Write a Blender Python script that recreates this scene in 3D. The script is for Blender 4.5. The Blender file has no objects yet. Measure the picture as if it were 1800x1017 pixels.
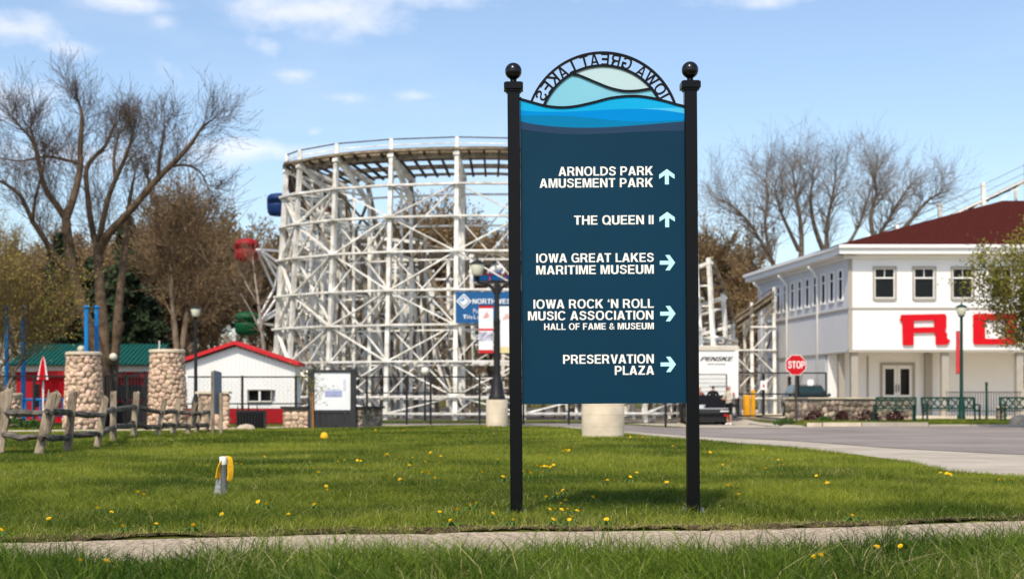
import bpy, math, random
import numpy as np
from mathutils import Vector, Matrix, geometry

R = math.radians
scene = bpy.context.scene
COL = scene.collection

# ------------------------------------------------------------------ camera
FPX, HZ, CAMH = 2500.0, 700.0, 0.87      # focal length in photo pixels, horizon row, eye height
cam_d = bpy.data.cameras.new('camera')
cam = bpy.data.objects.new('camera', cam_d)
COL.objects.link(cam)
cam.location = (0, 0, CAMH)
cam.rotation_euler = (R(90), 0, 0)
cam_d.lens = 50
cam_d.sensor_width = 36
cam_d.shift_y = 191.5 / 1800
cam_d.clip_start = 0.05
cam_d.clip_end = 3000
cam_d.dof.use_dof = True
cam_d.dof.focus_distance = 10.55
cam_d.dof.aperture_fstop = 2.8
scene.camera = cam

# ------------------------------------------------------------------ sky, sun, exposure
SUN_ELEV, SUN_AZ = R(52), R(-17)           # azimuth measured from straight behind the camera towards the right
sun_dir = Vector((math.sin(SUN_AZ) * math.cos(SUN_ELEV), -math.cos(SUN_AZ) * math.cos(SUN_ELEV), math.sin(SUN_ELEV)))
world = bpy.data.worlds.new('World')
scene.world = world
world.use_nodes = True
wn, wl_ = world.node_tree.nodes, world.node_tree.links
wn.clear()
w_out = wn.new('ShaderNodeOutputWorld')
w_bg = wn.new('ShaderNodeBackground')
w_bg.inputs['Strength'].default_value = 0.15
w_sky = wn.new('ShaderNodeTexSky')
w_sky.sky_type = 'NISHITA'
w_sky.sun_disc = False
w_sky.sun_elevation = SUN_ELEV
w_sky.sun_rotation = math.atan2(sun_dir.x, sun_dir.y)
w_sky.altitude = 300
w_sky.air_density = 1.0
w_sky.dust_density = 1.7
w_sky.ozone_density = 1.0
# clouds: white fleece where soft bodies and drifting noise agree
tc = wn.new('ShaderNodeTexCoord')
def wmath(op, a, b=None, clamp=False):
    n = wn.new('ShaderNodeMath'); n.operation = op; n.use_clamp = clamp
    for i, v in enumerate((a, b)):
        if v is None: continue
        if isinstance(v, (int, float)): n.inputs[i].default_value = v
        else: wl_.new(v, n.inputs[i])
    return n.outputs[0]
def wnoise(scale, detail, stretch):
    m = wn.new('ShaderNodeMapping'); m.inputs['Scale'].default_value = stretch
    wl_.new(tc.outputs['Generated'], m.inputs['Vector'])
    n = wn.new('ShaderNodeTexNoise'); n.inputs['Scale'].default_value = scale
    n.inputs['Detail'].default_value = detail; n.inputs['Roughness'].default_value = 0.6
    wl_.new(m.outputs[0], n.inputs['Vector'])
    return n.outputs['Fac']
n_fine = wnoise(24, 9, (1, 1, 1.7))
n_wide = wnoise(3.2, 5, (1, 1, 3.0))
n_mid = wnoise(9, 4, (1, 1, 2.0))
total = None
CLOUDS = [(28, 52, 75, 24, 1.0), (105, 84, 48, 15, .7), (-30, 165, 120, 34, .9), (445, 262, 150, 17, .95), (560, 22, 130, 34, 1.05),
          (640, 40, 70, 18, .8), (465, 84, 32, 18, .8), (690, -4, 190, 16, .8), (212, 4, 80, 14, .8), (520, 132, 32, 13, .75),
          (740, 169, 40, 9, .75), (550, 231, 18, 9, .7), (296, 120, 26, 16, .55), (285, 38, 24, 12, .6), (1350, -4, 110, 13, .75),
          (610, 172, 60, 10, .45), (200, 275, 240, 16, .7), (1050, -10, 120, 10, .5), (-300, 120, 200, 40, 1), (2150, 60, 170, 36, 1),
          (2300, 330, 200, 20, .8), (-420, 330, 190, 22, .8), (1000, -160, 260, 40, .9), (1700, -220, 200, 44, .9), (200, -230, 240, 40, .9)]
for (cx, cy, hw, hh, amp) in CLOUDS:
    d = Vector(((cx - 900) / FPX, 1, (HZ - cy) / FPX)).normalized()
    sub = wn.new('ShaderNodeVectorMath'); sub.operation = 'SUBTRACT'
    wl_.new(tc.outputs['Generated'], sub.inputs[0]); sub.inputs[1].default_value = d
    mul = wn.new('ShaderNodeVectorMath'); mul.operation = 'MULTIPLY'
    wl_.new(sub.outputs[0], mul.inputs[0]); mul.inputs[1].default_value = (FPX / hw / 1.6, FPX / hw / 1.6, FPX / hh / 1.75)
    ln = wn.new('ShaderNodeVectorMath'); ln.operation = 'LENGTH'
    wl_.new(mul.outputs[0], ln.inputs[0])
    f = wmath('SUBTRACT', 1.0, ln.outputs['Value'], clamp=True)
    f = wmath('MULTIPLY', f, amp)
    total = f if total is None else wmath('MAXIMUM', total, f)
body = wmath('ADD', wmath('MULTIPLY', total, 1.15), wmath('MULTIPLY', wmath('SUBTRACT', n_fine, .5), 2.6))
body = wmath('MULTIPLY', wmath('SUBTRACT', body, .22, clamp=True), wmath('MULTIPLY', total, 2.6, clamp=True))
haze_w = wmath('MULTIPLY', wmath('SUBTRACT', n_wide, 0.52, clamp=True), 0.9)
cmask = wmath('ADD', wmath('MULTIPLY', body, .95), haze_w, clamp=True)
w_mix = wn.new('ShaderNodeMixRGB')
wl_.new(wmath('MULTIPLY', cmask, 0.62), w_mix.inputs['Fac'])
wl_.new(w_sky.outputs[0], w_mix.inputs['Color1'])
w_mix.inputs['Color2'].default_value = (6.0, 5.9, 6.3, 1)
wl_.new(w_mix.outputs[0], w_bg.inputs['Color'])
wl_.new(w_bg.outputs[0], w_out.inputs['Surface'])

sun_d = bpy.data.lights.new('sun', 'SUN')
sun_d.energy = 3.15
sun_d.angle = R(0.53)
sun_d.color = (1.0, 0.89, 0.72)
sun = bpy.data.objects.new('sun', sun_d)
COL.objects.link(sun)
sun.location = (5, -20, 30)
sun.rotation_euler = (-sun_dir).to_track_quat('-Z', 'Y').to_euler()

scene.view_settings.view_transform = 'Standard'
scene.view_settings.look = 'None'
scene.view_settings.exposure = 0.36
scene.view_settings.gamma = 1.0
scene.view_settings.use_curve_mapping = False
scene.cycles.max_bounces = 6
scene.cycles.transparent_max_bounces = 8

# ------------------------------------------------------------------ helpers
def sst(a, b, t):
    t = np.clip((np.asarray(t, float) - a) / (b - a), 0, 1)
    return t * t * (3 - 2 * t)

SW_X = [-9, -6, -3.1, -1.1, 0, 1.14, 2.35, 3.7, 6, 9]
SW_Y = [7.2, 8.0, 8.68, 9.27, 9.42, 9.50, 9.8, 10.29, 11.3, 12.4]
def walk_far(x): return np.interp(x, SW_X, SW_Y)
def walk_near(x): return np.interp(x, SW_X, SW_Y) - 1.34 - 0.05 * np.sin(np.asarray(x) * 1.7)

def H(x, y):
    """ground height: the lawn lies level, the drive and road dip a little, the walk is a bit lower than the lawn"""
    x = np.asarray(x, float); y = np.asarray(y, float)
    road = .12 * sst(28, 42, y) * sst(1.5, 7, x) * (1 - sst(60, 66, y))
    bank = sst(48.9, 50.0, y) * sst(9.7, 10.7, x)
    drive = .12 * sst(44, 55, y) * sst(3, 6, x) * (1 - sst(58, 63, y)) * (1 - sst(9.7, 10.7, x))
    walk = .04 * (1 - sst(-.12, .02, y - walk_far(x)))
    roll = .035 * np.sin(x * .37 + 1.0) * np.sin(y * .31) * sst(12, 18, y) * (1 - sst(30, 36, y))
    return -road * (1 - bank) - drive - walk + roll
def h(x, y): return float(H(x, y))
def P(px, py, D): return Vector(((px - 900) / FPX * D, D, CAMH + (HZ - py) / FPX * D))
def PX(px, D): return (px - 900) / FPX * D
def PZ(py, D): return CAMH + (HZ - py) / FPX * D
def PG(px, D): x = PX(px, D); return Vector((x, D, h(x, D)))

def wloc(o):
    v = Vector((0, 0, 0))
    while o is not None:
        v = v + o.location; o = o.parent
    return v

def tag(o, label=None, cat=None, group=None, kind=None):
    if label: o['label'] = label
    if cat: o['category'] = cat
    if group: o['group'] = group
    if kind: o['kind'] = kind
    return o

def thing(name, label, cat, loc=(0, 0, 0), group=None):
    o = bpy.data.objects.new(name, None)
    o.empty_display_size = 0.2
    COL.objects.link(o)
    o.location = loc
    return tag(o, label, cat, group)

def link(name, mesh, parent=None):
    o = bpy.data.objects.new(name, mesh)
    COL.objects.link(o)
    if parent is not None: o.parent = parent
    return o

def copy_tree(o, parent=None):
    c = o.copy(); COL.objects.link(c); c.parent = parent
    for ch in o.children: copy_tree(ch, c)
    return c

class MB:
    def __init__(s): s.v = []; s.f = []
    def add(s, vs, fs):
        n = len(s.v)
        s.v.extend([Vector(q) for q in vs]); s.f.extend([tuple(i + n for i in q) for q in fs])
        return s
    def box(s, c, size, M=None):
        a, b, d = size[0] / 2, size[1] / 2, size[2] / 2
        vs = [Vector((x, y, z)) for x in (-a, a) for y in (-b, b) for z in (-d, d)]
        if M is not None: vs = [M @ q for q in vs]
        c = Vector(c)
        return s.add([q + c for q in vs], [(0, 1, 3, 2), (4, 6, 7, 5), (0, 4, 5, 1), (2, 3, 7, 6), (0, 2, 6, 4), (1, 5, 7, 3)])
    def box2(s, lo, hi):
        return s.box([(a + b) / 2 for a, b in zip(lo, hi)], [abs(b - a) for a, b in zip(lo, hi)])
    def beam(s, p0, p1, w, d, up=(0, 0, 1)):
        p0, p1 = Vector(p0), Vector(p1)
        M = frame(p0, p1, up)
        L = (p1 - p0).length
        return s.box((p0 + p1) / 2, (w, d, L), M)
    def tube(s, pts, rad, n=8, cap=True):
        pts = [Vector(p) for p in pts]
        if isinstance(rad, (int, float)): rad = [rad] * len(pts)
        base = len(s.v); prev = None
        for i, p in enumerate(pts):
            t = (pts[min(i + 1, len(pts) - 1)] - pts[max(i - 1, 0)]).normalized()
            if prev is None:
                u = t.orthogonal().normalized()
            else:
                u = (prev - t * prev.dot(t)).normalized()
            prev = u; w = t.cross(u)
            for k in range(n):
                a = 2 * math.pi * k / n
                s.v.append(p + (u * math.cos(a) + w * math.sin(a)) * rad[i])
        for i in range(len(pts) - 1):
            for k in range(n):
                a = base + i * n + k; b = base + i * n + (k + 1) % n
                s.f.append((a, b, b + n, a + n))
        if cap:
            s.f.append(tuple(base + k for k in reversed(range(n))))
            s.f.append(tuple(base + (len(pts) - 1) * n + k for k in range(n)))
        return s
    def lathe(s, prof, c=(0, 0, 0), n=16, M=None, sq=None):
        c = Vector(c); base = len(s.v)
        for (r, z) in prof:
            for k in range(n):
                a = 2 * math.pi * (k + .5) / n
                q = Vector((r * math.cos(a), r * math.sin(a), z))
                if M is not None: q = M @ q
                s.v.append(q + c)
        for i in range(len(prof) - 1):
            for k in range(n):
                a = base + i * n + k; b = base + i * n + (k + 1) % n
                s.f.append((a, b, b + n, a + n))
        s.f.append(tuple(base + k for k in reversed(range(n))))
        s.f.append(tuple(base + (len(prof) - 1) * n + k for k in range(n)))
        return s
    def plate(s, loops, T, thick=0.0):
        """flat shape with holes; loops are 2D lists, T maps (a, b, depth) to a point"""
        tris = geometry.tessellate_polygon([[Vector((p[0], p[1], 0)) for p in lp] for lp in loops])
        flat = [p for lp in loops for p in lp]
        n = len(s.v)
        s.v.extend([T(p[0], p[1], 0) for p in flat])
        s.f.extend([tuple(n + i for i in t) for t in tris])
        if thick:
            m = len(s.v)
            s.v.extend([T(p[0], p[1], thick) for p in flat])
            s.f.extend([tuple(m + i for i in reversed(t)) for t in tris])
            k = 0
            for lp in loops:
                c = len(lp)
                for i in range(c):
                    a, b = k + i, k + (i + 1) % c
                    s.f.append((n + a, n + b, m + b, m + a))
                k += c
        return s
    def mesh(s, name, mat=None, off=Vector((0, 0, 0)), smooth=False):
        me = bpy.data.meshes.new(name)
        me.from_pydata([q - off for q in s.v], [], s.f)
        if mat is not None: me.materials.append(mat)
        if smooth:
            me.polygons.foreach_set('use_smooth', [True] * len(me.polygons))
        me.update()
        return me
    def build(s, name, mat=None, parent=None, smooth=False, angle=None):
        me = s.mesh(name, mat, wloc(parent) if parent is not None else Vector((0, 0, 0)), smooth)
        if angle: me.set_sharp_from_angle(angle=R(angle))
        return link(name, me, parent)

def frame(p0, p1, up=(0, 0, 1)):
    z = (Vector(p1) - Vector(p0)).normalized()
    up = Vector(up)
    x = up.cross(z)
    if x.length < 1e-4: x = Vector((1, 0, 0)).cross(z) if abs(z.x) < .9 else Vector((0, 1, 0)).cross(z)
    x.normalize(); y = z.cross(x)
    return Matrix((x, y, z)).transposed()

_UNIT = {}
def unit_box(mat, bev=True):
    if mat.name not in _UNIT:
        m = MB(); m.box((0, 0, 0), (1, 1, 1))
        _UNIT[mat.name] = m.mesh('beam', mat)
    return _UNIT[mat.name]
def beam_obj(name, p0, p1, w, d, mat, parent, up=(0, 0, 1)):
    """one straight timber as an object of its own, sharing one mesh"""
    p0, p1 = Vector(p0), Vector(p1)
    o = link(name, unit_box(mat), parent)
    M = frame(p0, p1, up).to_4x4()
    o.matrix_basis = Matrix.Translation((p0 + p1) / 2 - wloc(parent)) @ M @ Matrix.Diagonal((w, d, (p1 - p0).length, 1))
    return o
def place(name, mesh, loc, scale=(1, 1, 1), rot=(0, 0, 0), parent=None):
    o = link(name, mesh, parent)
    o.location = Vector(loc) - (wloc(parent) if parent is not None else Vector((0, 0, 0)))
    o.scale = scale; o.rotation_euler = rot
    return o

# ------------------------------------------------------------------ materials
def mat(name, col, rough=.6, var=.12, scale=3.0, bump=0.0, bscale=None, metal=0.0, spec=.22, rnd=0.0, col2=None, coat=0.0, stretch=(1, 1, 1), local=False):
    m = bpy.data.materials.new(name); m.use_nodes = True
    nt = m.node_tree; N, L = nt.nodes, nt.links
    b = N['Principled BSDF']
    b.inputs['Roughness'].default_value = rough
    b.inputs['Metallic'].default_value = metal
    b.inputs['Specular IOR Level'].default_value = spec
    b.inputs['Coat Weight'].default_value = coat
    if local:
        src = N.new('ShaderNodeTexCoord').outputs['Object']
    else:
        src = N.new('ShaderNodeNewGeometry').outputs['Position']
    mp = N.new('ShaderNodeMapping'); mp.inputs['Scale'].default_value = stretch
    L.new(src, mp.inputs['Vector'])
    nz = N.new('ShaderNodeTexNoise'); nz.inputs['Scale'].default_value = scale
    nz.inputs['Detail'].default_value = 6; nz.inputs['Roughness'].default_value = .65
    L.new(mp.outputs[0], nz.inputs['Vector'])
    rp = N.new('ShaderNodeValToRGB')
    c1 = col if col2 is None else col
    c2 = col2 if col2 is not None else col
    lo = [max(0, c * (1 - var)) for c in c1] + [1]
    hi = [min(1, c * (1 + var)) for c in c2] + [1]
    rp.color_ramp.elements[0].position = .3; rp.color_ramp.elements[0].color = lo
    rp.color_ramp.elements[1].position = .7; rp.color_ramp.elements[1].color = hi
    L.new(nz.outputs['Fac'], rp.inputs['Fac'])
    out = rp.outputs['Color']
    if rnd:
        oi = N.new('ShaderNodeObjectInfo')
        mr = N.new('ShaderNodeMapRange'); mr.inputs['To Min'].default_value = 1 - rnd; mr.inputs['To Max'].default_value = 1 + rnd
        L.new(oi.outputs['Random'], mr.inputs['Value'])
        hs = N.new('ShaderNodeHueSaturation')
        L.new(mr.outputs[0], hs.inputs['Value'])
        mr2 = N.new('ShaderNodeMapRange'); mr2.inputs['To Min'].default_value = .5 - rnd * .04; mr2.inputs['To Max'].default_value = .5 + rnd * .04
        wnz = N.new('ShaderNodeTexWhiteNoise'); wnz.noise_dimensions = '1D'
        L.new(oi.outputs['Random'], wnz.inputs['W'])
        L.new(wnz.outputs['Value'], mr2.inputs['Value']); L.new(mr2.outputs[0], hs.inputs['Hue'])
        L.new(out, hs.inputs['Color']); out = hs.outputs['Color']
    L.new(out, b.inputs['Base Color'])
    if bump:
        nb = N.new('ShaderNodeTexNoise'); nb.inputs['Scale'].default_value = bscale or scale * 4
        nb.inputs['Detail'].default_value = 5
        L.new(mp.outputs[0], nb.inputs['Vector'])
        bp = N.new('ShaderNodeBump'); bp.inputs['Strength'].default_value = bump; bp.inputs['Distance'].default_value = .02
        L.new(nb.outputs['Fac'], bp.inputs['Height']); L.new(bp.outputs['Normal'], b.inputs['Normal'])
    return m

def grass_mat(name, c_dark, c_light, c_dry, trans=.35):
    m = bpy.data.materials.new(name); m.use_nodes = True
    nt = m.node_tree; N, L = nt.nodes, nt.links
    N.clear()
    at = N.new('ShaderNodeAttribute'); at.attribute_name = 'tone'
    ad = N.new('ShaderNodeAttribute'); ad.attribute_name = 'dry'
    m1 = N.new('ShaderNodeMixRGB'); m1.inputs[1].default_value = (*c_dark, 1); m1.inputs[2].default_value = (*c_light, 1)
    L.new(at.outputs['Fac'], m1.inputs[0])
    m2 = N.new('ShaderNodeMixRGB'); m2.inputs[2].default_value = (*c_dry, 1)
    L.new(ad.outputs['Fac'], m2.inputs[0]); L.new(m1.outputs[0], m2.inputs[1])
    b = N.new('ShaderNodeBsdfPrincipled'); b.inputs['Roughness'].default_value = .55; b.inputs['Specular IOR Level'].default_value = .12
    t = N.new('ShaderNodeBsdfTranslucent')
    L.new(m2.outputs[0], b.inputs['Base Color']); L.new(m2.outputs[0], t.inputs['Color'])
    mx = N.new('ShaderNodeMixShader'); mx.inputs[0].default_value = trans
    L.new(b.outputs[0], mx.inputs[1]); L.new(t.outputs[0], mx.inputs[2])
    o = N.new('ShaderNodeOutputMaterial'); L.new(mx.outputs[0], o.inputs['Surface'])
    return m

M = {}
M['black'] = mat('black_powder_coat', (.0018, .0018, .0026), .34, .25, 9, .04, 220, spec=.2)
M['black_gloss'] = mat('black_gloss_enamel', (.006, .006, .008), .22, .2, 10, spec=.4)
M['iron'] = mat('black_iron', (.018, .018, .02), .5, .2)
M['navy'] = mat('navy_vinyl', (.0010, .032, .066), .40, .10, .9, .015, 3, spec=.16)
M['slate'] = mat('slate_vinyl', (.022, .052, .105), .55, .05, 1.6, spec=.08)
M['teal'] = mat('teal_vinyl', (.0, .19, .40), .48, .04, 1.6, spec=.08)
M['azure'] = mat('azure_vinyl', (.0, .235, .62), .5, .04, 1.6, spec=.05)
M['cyan'] = mat('cyan_vinyl', (.006, .37, .69), .48, .05, 1.6, spec=.08)
M['paleblue'] = mat('pale_blue_panel', (.205, .52, .655), .45, .03, 1.6)
M['palesky'] = mat('pale_cream_panel', (.46, .615, .645), .45, .03, 1.6)
M['letter'] = mat('off_white_vinyl', (.86, .85, .80), .5, .02)
M['arrow'] = mat('ice_blue_vinyl', (.50, .84, .87), .5, .02)
M['steel'] = mat('galvanised_steel', (.42, .45, .48), .35, .12, 20, metal=.8)
M['concrete'] = mat('concrete', (.53, .45, .335), .85, .14, 1.5, .25, 60, col2=(.64, .55, .42))
M['walk'] = mat('worn_concrete', (.27, .21, .155), .95, .3, 30, .5, 110, col2=(.48, .40, .305), spec=.05)
M['drive'] = mat('concrete_drive', (.38, .33, .265), .95, .12, .8, .3, 40, col2=(.46, .41, .34), spec=.1)
M['asphalt'] = mat('weathered_asphalt', (.215, .188, .172), .95, .14, .35, .3, 60, col2=(.285, .25, .228), spec=.1)
M['pave'] = mat('shade_toned_paving', (.13, .115, .10), .95, .2, .6, .3, 40, col2=(.20, .18, .155), spec=.05)  # paving colour darkened to hold the shade under the coaster
M['soil'] = mat('dark_soil', (.030, .021, .014), .95, .5, 14, .9, 60, col2=(.085, .060, .038), spec=.05)
M['ground'] = mat('turf_ground', (.05, .062, .010), .95, .35, .7, .5, 30, col2=(.11, .115, .024), spec=.05)
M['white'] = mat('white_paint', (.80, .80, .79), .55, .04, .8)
M['white_warm'] = mat('weathered_white_timber', (.62, .58, .49), .75, .26, 2.2, .2, 30, col2=(.88, .85, .77), rnd=.13)
M['grey_timber'] = mat('dark_track_timber', (.045, .036, .028), .9, .35, 3, .3, 30, col2=(.10, .082, .066), rnd=.2)
M['tan_timber'] = mat('tan_and_shaded_timber', (.15, .115, .075), .85, .3, 3, .3, 30, col2=(.28, .23, .165), rnd=.25)  # tan boards; on inner timbers the brown also paints the shade inside the frame
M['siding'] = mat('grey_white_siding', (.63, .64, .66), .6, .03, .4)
M['trim'] = mat('taupe_trim', (.36, .335, .29), .6, .06)
M['roof'] = mat('maroon_shingle', (.046, .009, .007), .95, .3, 9, .4, 60, col2=(.072, .016, .012), spec=.05)
M['red'] = mat('red_letter_paint', (.58, .004, .012), .6, .05, spec=.15)
M['redroof'] = mat('red_metal_roof', (.56, .022, .028), .55, .08, spec=.25)
M['redwall'] = mat('red_wall_paint', (.34, .008, .014), .65, .15, spec=.2)
M['greenroof'] = mat('green_metal_roof', (.006, .085, .068), .55, .15)
M['glass'] = mat('dark_window_glass', (.006, .007, .008), .12, .3, 1.5, spec=.2)
M['glass_dull'] = mat('dull_window_glass', (.006, .007, .009), .5, .3, 1.5, spec=.05)
M['carglass'] = mat('dark_car_glass', (.015, .035, .042), .08, .2)
M['blue'] = mat('bright_blue_paint', (.005, .19, .52), .5, .08)
M['bannerblue'] = mat('banner_blue', (.013, .10, .27), .6, .06)
M['gblue'] = mat('gondola_blue', (.006, .030, .12), .55, .1)
M['gred'] = mat('gondola_red', (.30, .006, .012), .55, .1)
M['ggreen'] = mat('gondola_green', (.004, .075, .025), .55, .1)
M['gorange'] = mat('gondola_orange', (.75, .13, .02), .4, .1)
M['gyellow'] = mat('gondola_yellow', (.7, .45, .03), .4, .1)
M['yellow'] = mat('yellow_plastic', (.80, .42, .012), .45, .1)
M['rope'] = mat('yellow_rope', (.80, .44, .015), .7, .15, 40)
M['bollard'] = mat('safety_yellow', (.72, .33, .01), .5, .1)
M['bench'] = mat('green_enamel', (.004, .042, .028), .5, .15, spec=.25)
M['stone'] = mat('field_stone', (.44, .305, .215), .85, .2, 6, .35, 30, col2=(.60, .445, .33), rnd=.25)
M['stone2'] = mat('wall_stone', (.17, .13, .10), .9, .35, 5, .35, 30, col2=(.36, .285, .22), rnd=.5)
M['mortar'] = mat('mortar', (.26, .215, .165), .95, .2, 8, .3, 40)
M['boulder'] = mat('tan_boulder', (.36, .28, .20), .9, .2, 4, .4, 20, col2=(.48, .40, .30))
M['oldwood'] = mat('weathered_rail_wood', (.105, .080, .055), .9, .4, 6, .6, 40, col2=(.29, .235, .17), rnd=.2, stretch=(1, 1, .25))
M['railwood'] = mat('grey_rail_wood', (.05, .044, .038), .9, .4, 5, .6, 40, col2=(.14, .124, .104), rnd=.2)
M['bark'] = mat('brown_bark', (.075, .050, .032), .95, .35, 3, .6, 14, col2=(.15, .105, .068))
M['twig'] = mat('dark_twig', (.075, .056, .044), .9, .25, 1.0, col2=(.12, .09, .068))
M['twig2'] = mat('brown_twig', (.14, .092, .055), .9, .25, .3, col2=(.22, .15, .09))
M['twig3'] = mat('grey_brown_twig', (.14, .11, .085), .9, .25, .3, col2=(.21, .168, .13))
M['bark3'] = mat('grey_brown_bark', (.10, .078, .058), .95, .3, 3, .4, 12, col2=(.16, .125, .095))
M['bark2'] = mat('tan_bark', (.15, .11, .075), .95, .3, 3, .4, 12, col2=(.24, .18, .125))
M['birch'] = mat('pale_birch_bark', (.36, .32, .28), .9, .25, 6)
M['bud'] = mat('brown_buds', (.16, .105, .048), .85, .3, .5, col2=(.25, .17, .075))
M['olive'] = mat('olive_leaf', (.20, .165, .03), .8, .3, .6, col2=(.36, .29, .06))
M['leaf'] = mat('young_green_leaf', (.095, .092, .012), .7, .3, .8, col2=(.19, .178, .028))
M['sapling'] = mat('yellow_green_leaf', (.20, .20, .03), .7, .3, 1.0)
M['needle'] = mat('dark_needles', (.012, .024, .012), .85, .4, .5, col2=(.03, .048, .02))
M['purple'] = mat('purple_shrub_leaf', (.050, .016, .016), .85, .4, 3)
M['shrub'] = mat('green_shrub_leaf', (.05, .10, .02), .8, .3, 3)
M['grey_board'] = mat('charcoal_board', (.035, .036, .04), .6, .2)
M['plate'] = mat('blue_grey_plate', (.20, .235, .29), .4, .1)
M['poster'] = mat('white_poster', (.78, .80, .82), .45, .03)
M['poster_blue'] = mat('poster_lilac_print', (.34, .37, .58), .5, .2, 9)
M['poster_pale'] = mat('poster_pale_print', (.62, .63, .72), .5, .1, 9)
M['stopred'] = mat('stop_sign_red', (.55, .008, .018), .6, .06, spec=.15)
M['lantern'] = mat('lantern_glass', (.60, .60, .47), .35, .05)
M['globe'] = mat('cream_globe', (.74, .70, .58), .35, .03)
M['pvc'] = mat('grey_conduit', (.115, .125, .12), .5, .2, 20)
M['corr'] = mat('corrugated_grey', (.27, .285, .29), .5, .15, 20)
M['rubber'] = mat('tyre_rubber', (.012, .012, .012), .85, .2)
M['skin'] = mat('skin', (.42, .22, .15), .6, .05)
M['hair'] = mat('dark_hair', (.035, .02, .012), .8, .2)
M['blond'] = mat('blond_hair', (.50, .33, .12), .8, .2)
M['beige'] = mat('beige_shirt', (.52, .47, .38), .9, .06)
M['cloth_black'] = mat('black_cloth', (.010, .011, .015), .9, .2)
M['cloth_red'] = mat('dull_red_cloth', (.26, .09, .08), .9, .1)
M['silver'] = mat('silver_trim', (.55, .55, .58), .35, .1, metal=.6)
M['plum'] = mat('car_dark_paint', (.012, .02, .024), .25, .1, coat=.5)
M['petal'] = mat('dandelion_yellow', (.90, .60, .008), .6, .12, 60)
M['stem'] = mat('dandelion_stem', (.10, .17, .03), .6, .1)
M['pinkred'] = mat('banner_red', (.62, .05, .06), .6, .08)
M['buff'] = mat('banner_buff', (.72, .62, .33), .6, .08)
M['lawn_blade'] = grass_mat('lawn_blades', (.058, .102, .010), (.325, .362, .043), (.55, .47, .20))
M['tall_blade'] = grass_mat('tall_blades', (.030, .075, .006), (.25, .335, .038), (.58, .51, .24))

# ------------------------------------------------------------------ the setting
def grid_mesh(name, xs, ys, off, m, parent=None):
    X_, Y_ = np.meshgrid(xs, ys)
    Z_ = H(X_, Y_) + off
    v = np.stack([X_.ravel(), Y_.ravel(), Z_.ravel()], 1)
    nx, ny = len(xs), len(ys)
    i = np.arange(ny - 1)[:, None] * nx + np.arange(nx - 1)[None, :]
    i = i.ravel()
    f = np.stack([i, i + 1, i + 1 + nx, i + nx], 1)
    me = bpy.data.meshes.new(name)
    me.from_pydata(v.tolist(), [], f.tolist())
    me.materials.append(m)
    me.polygons.foreach_set('use_smooth', [True] * len(me.polygons))
    return tag(link(name, me, parent), kind='structure')

def ruled(name, A, B, n, m_, off, m, jit=0.0):
    """a sheet between two polylines, following the ground"""
    def resample(Q):
        Q = np.array(Q, float); d = np.r_[0, np.cumsum(np.hypot(*np.diff(Q, axis=0).T))]
        t = np.linspace(0, d[-1], n)
        return np.stack([np.interp(t, d, Q[:, 0]), np.interp(t, d, Q[:, 1])], 1)
    a, b = resample(A), resample(B)
    if jit:
        rg = np.random.default_rng(4); a = a + rg.normal(0, jit, a.shape); b = b + rg.normal(0, jit, b.shape)
    t = np.linspace(0, 1, m_)[None, :, None]
    g = a[:, None, :] * (1 - t) + b[:, None, :] * t
    g = g.reshape(-1, 2)
    z = H(g[:, 0], g[:, 1]) + off
    i = (np.arange(n - 1)[:, None] * m_ + np.arange(m_ - 1)[None, :]).ravel()
    f = np.stack([i, i + m_, i + m_ + 1, i + 1], 1)
    me = bpy.data.meshes.new(name)
    me.from_pydata(np.c_[g, z].tolist(), [], f.tolist())
    me.materials.append(m)
    return tag(link(name, me), kind='structure')

gx = np.unique(np.r_[np.linspace(-700, -30, 24), np.arange(-30, 30.1, .5), np.linspace(30, 700, 24)])
gy = np.unique(np.r_[-60, -20, np.arange(0, 8, 1.0), np.arange(8, 12.6, .1), np.arange(12.5, 68, .5), np.linspace(68, 1500, 40)])
grid_mesh('ground', gx, gy, 0.0, M['ground'])

xs = np.linspace(-8.5, 8.5, 120)
ruled('sidewalk', list(zip(xs, walk_near(xs))), list(zip(xs, walk_far(xs) - .04)), 120, 8, .008, M['walk'])
def wander(x): return .030 * np.sin(x * 2.3 + .6) + .022 * np.sin(x * 5.9 + 2) + .014 * np.sin(x * 13.7)
xe = np.linspace(-8.5, 8.5, 300)
ruled('soil_edge', list(zip(xe, walk_far(xe) - .035 + wander(xe) * .8)), list(zip(xe, walk_far(xe) + .12)), 300, 5, .016, M['soil'], jit=.012)
so = bpy.data.objects['soil_edge'].data
srn = np.random.default_rng(8)
for v_ in so.vertices: v_.co.z += float(srn.normal(0, .006))

LAWN_EDGE = [(16, 10.6), (9, 11.6), (7.0, 13), (5.75, 15.1), (5.15, 16.7), (5.35, 19.2), (5.2, 21.75), (4.35, 25.6), (3.75, 29.8), (2.75, 36), (1.2, 43.2), (-1, 45.6), (-6, 46.4)]
ASPH_EDGE = [(40, 14), (14, 19), (7.9, 21.6), (7.35, 22.9), (6.6, 24.7), (5.7, 28.2), (4.5, 32), (3.2, 37.5), (1.9, 43.5), (-.6, 46.4), (-6, 47.0)]
ruled('gutter', LAWN_EDGE, ASPH_EDGE, 140, 14, .020, M['drive'])
ruled('road', ASPH_EDGE, [(44, 49.2), (30, 49.2), (22, 49.2), (16, 49.2), (12.5, 49.2), (10.5, 49.2), (8, 49.8), (5, 49.4), (3, 49.0), (0, 48.8), (-6, 48.2)], 140, 40, .028, M['asphalt'])
grid_mesh('driveway', np.linspace(4.0, 10.15, 26), np.linspace(49.0, 64, 40), .040, M['drive'])
PATH_A = [(-22, 33.6), (-14, 35.4), (-8.5, 38.2), (-4.5, 43.4), (-1, 45.5), (1.0, 45.4)]
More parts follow.
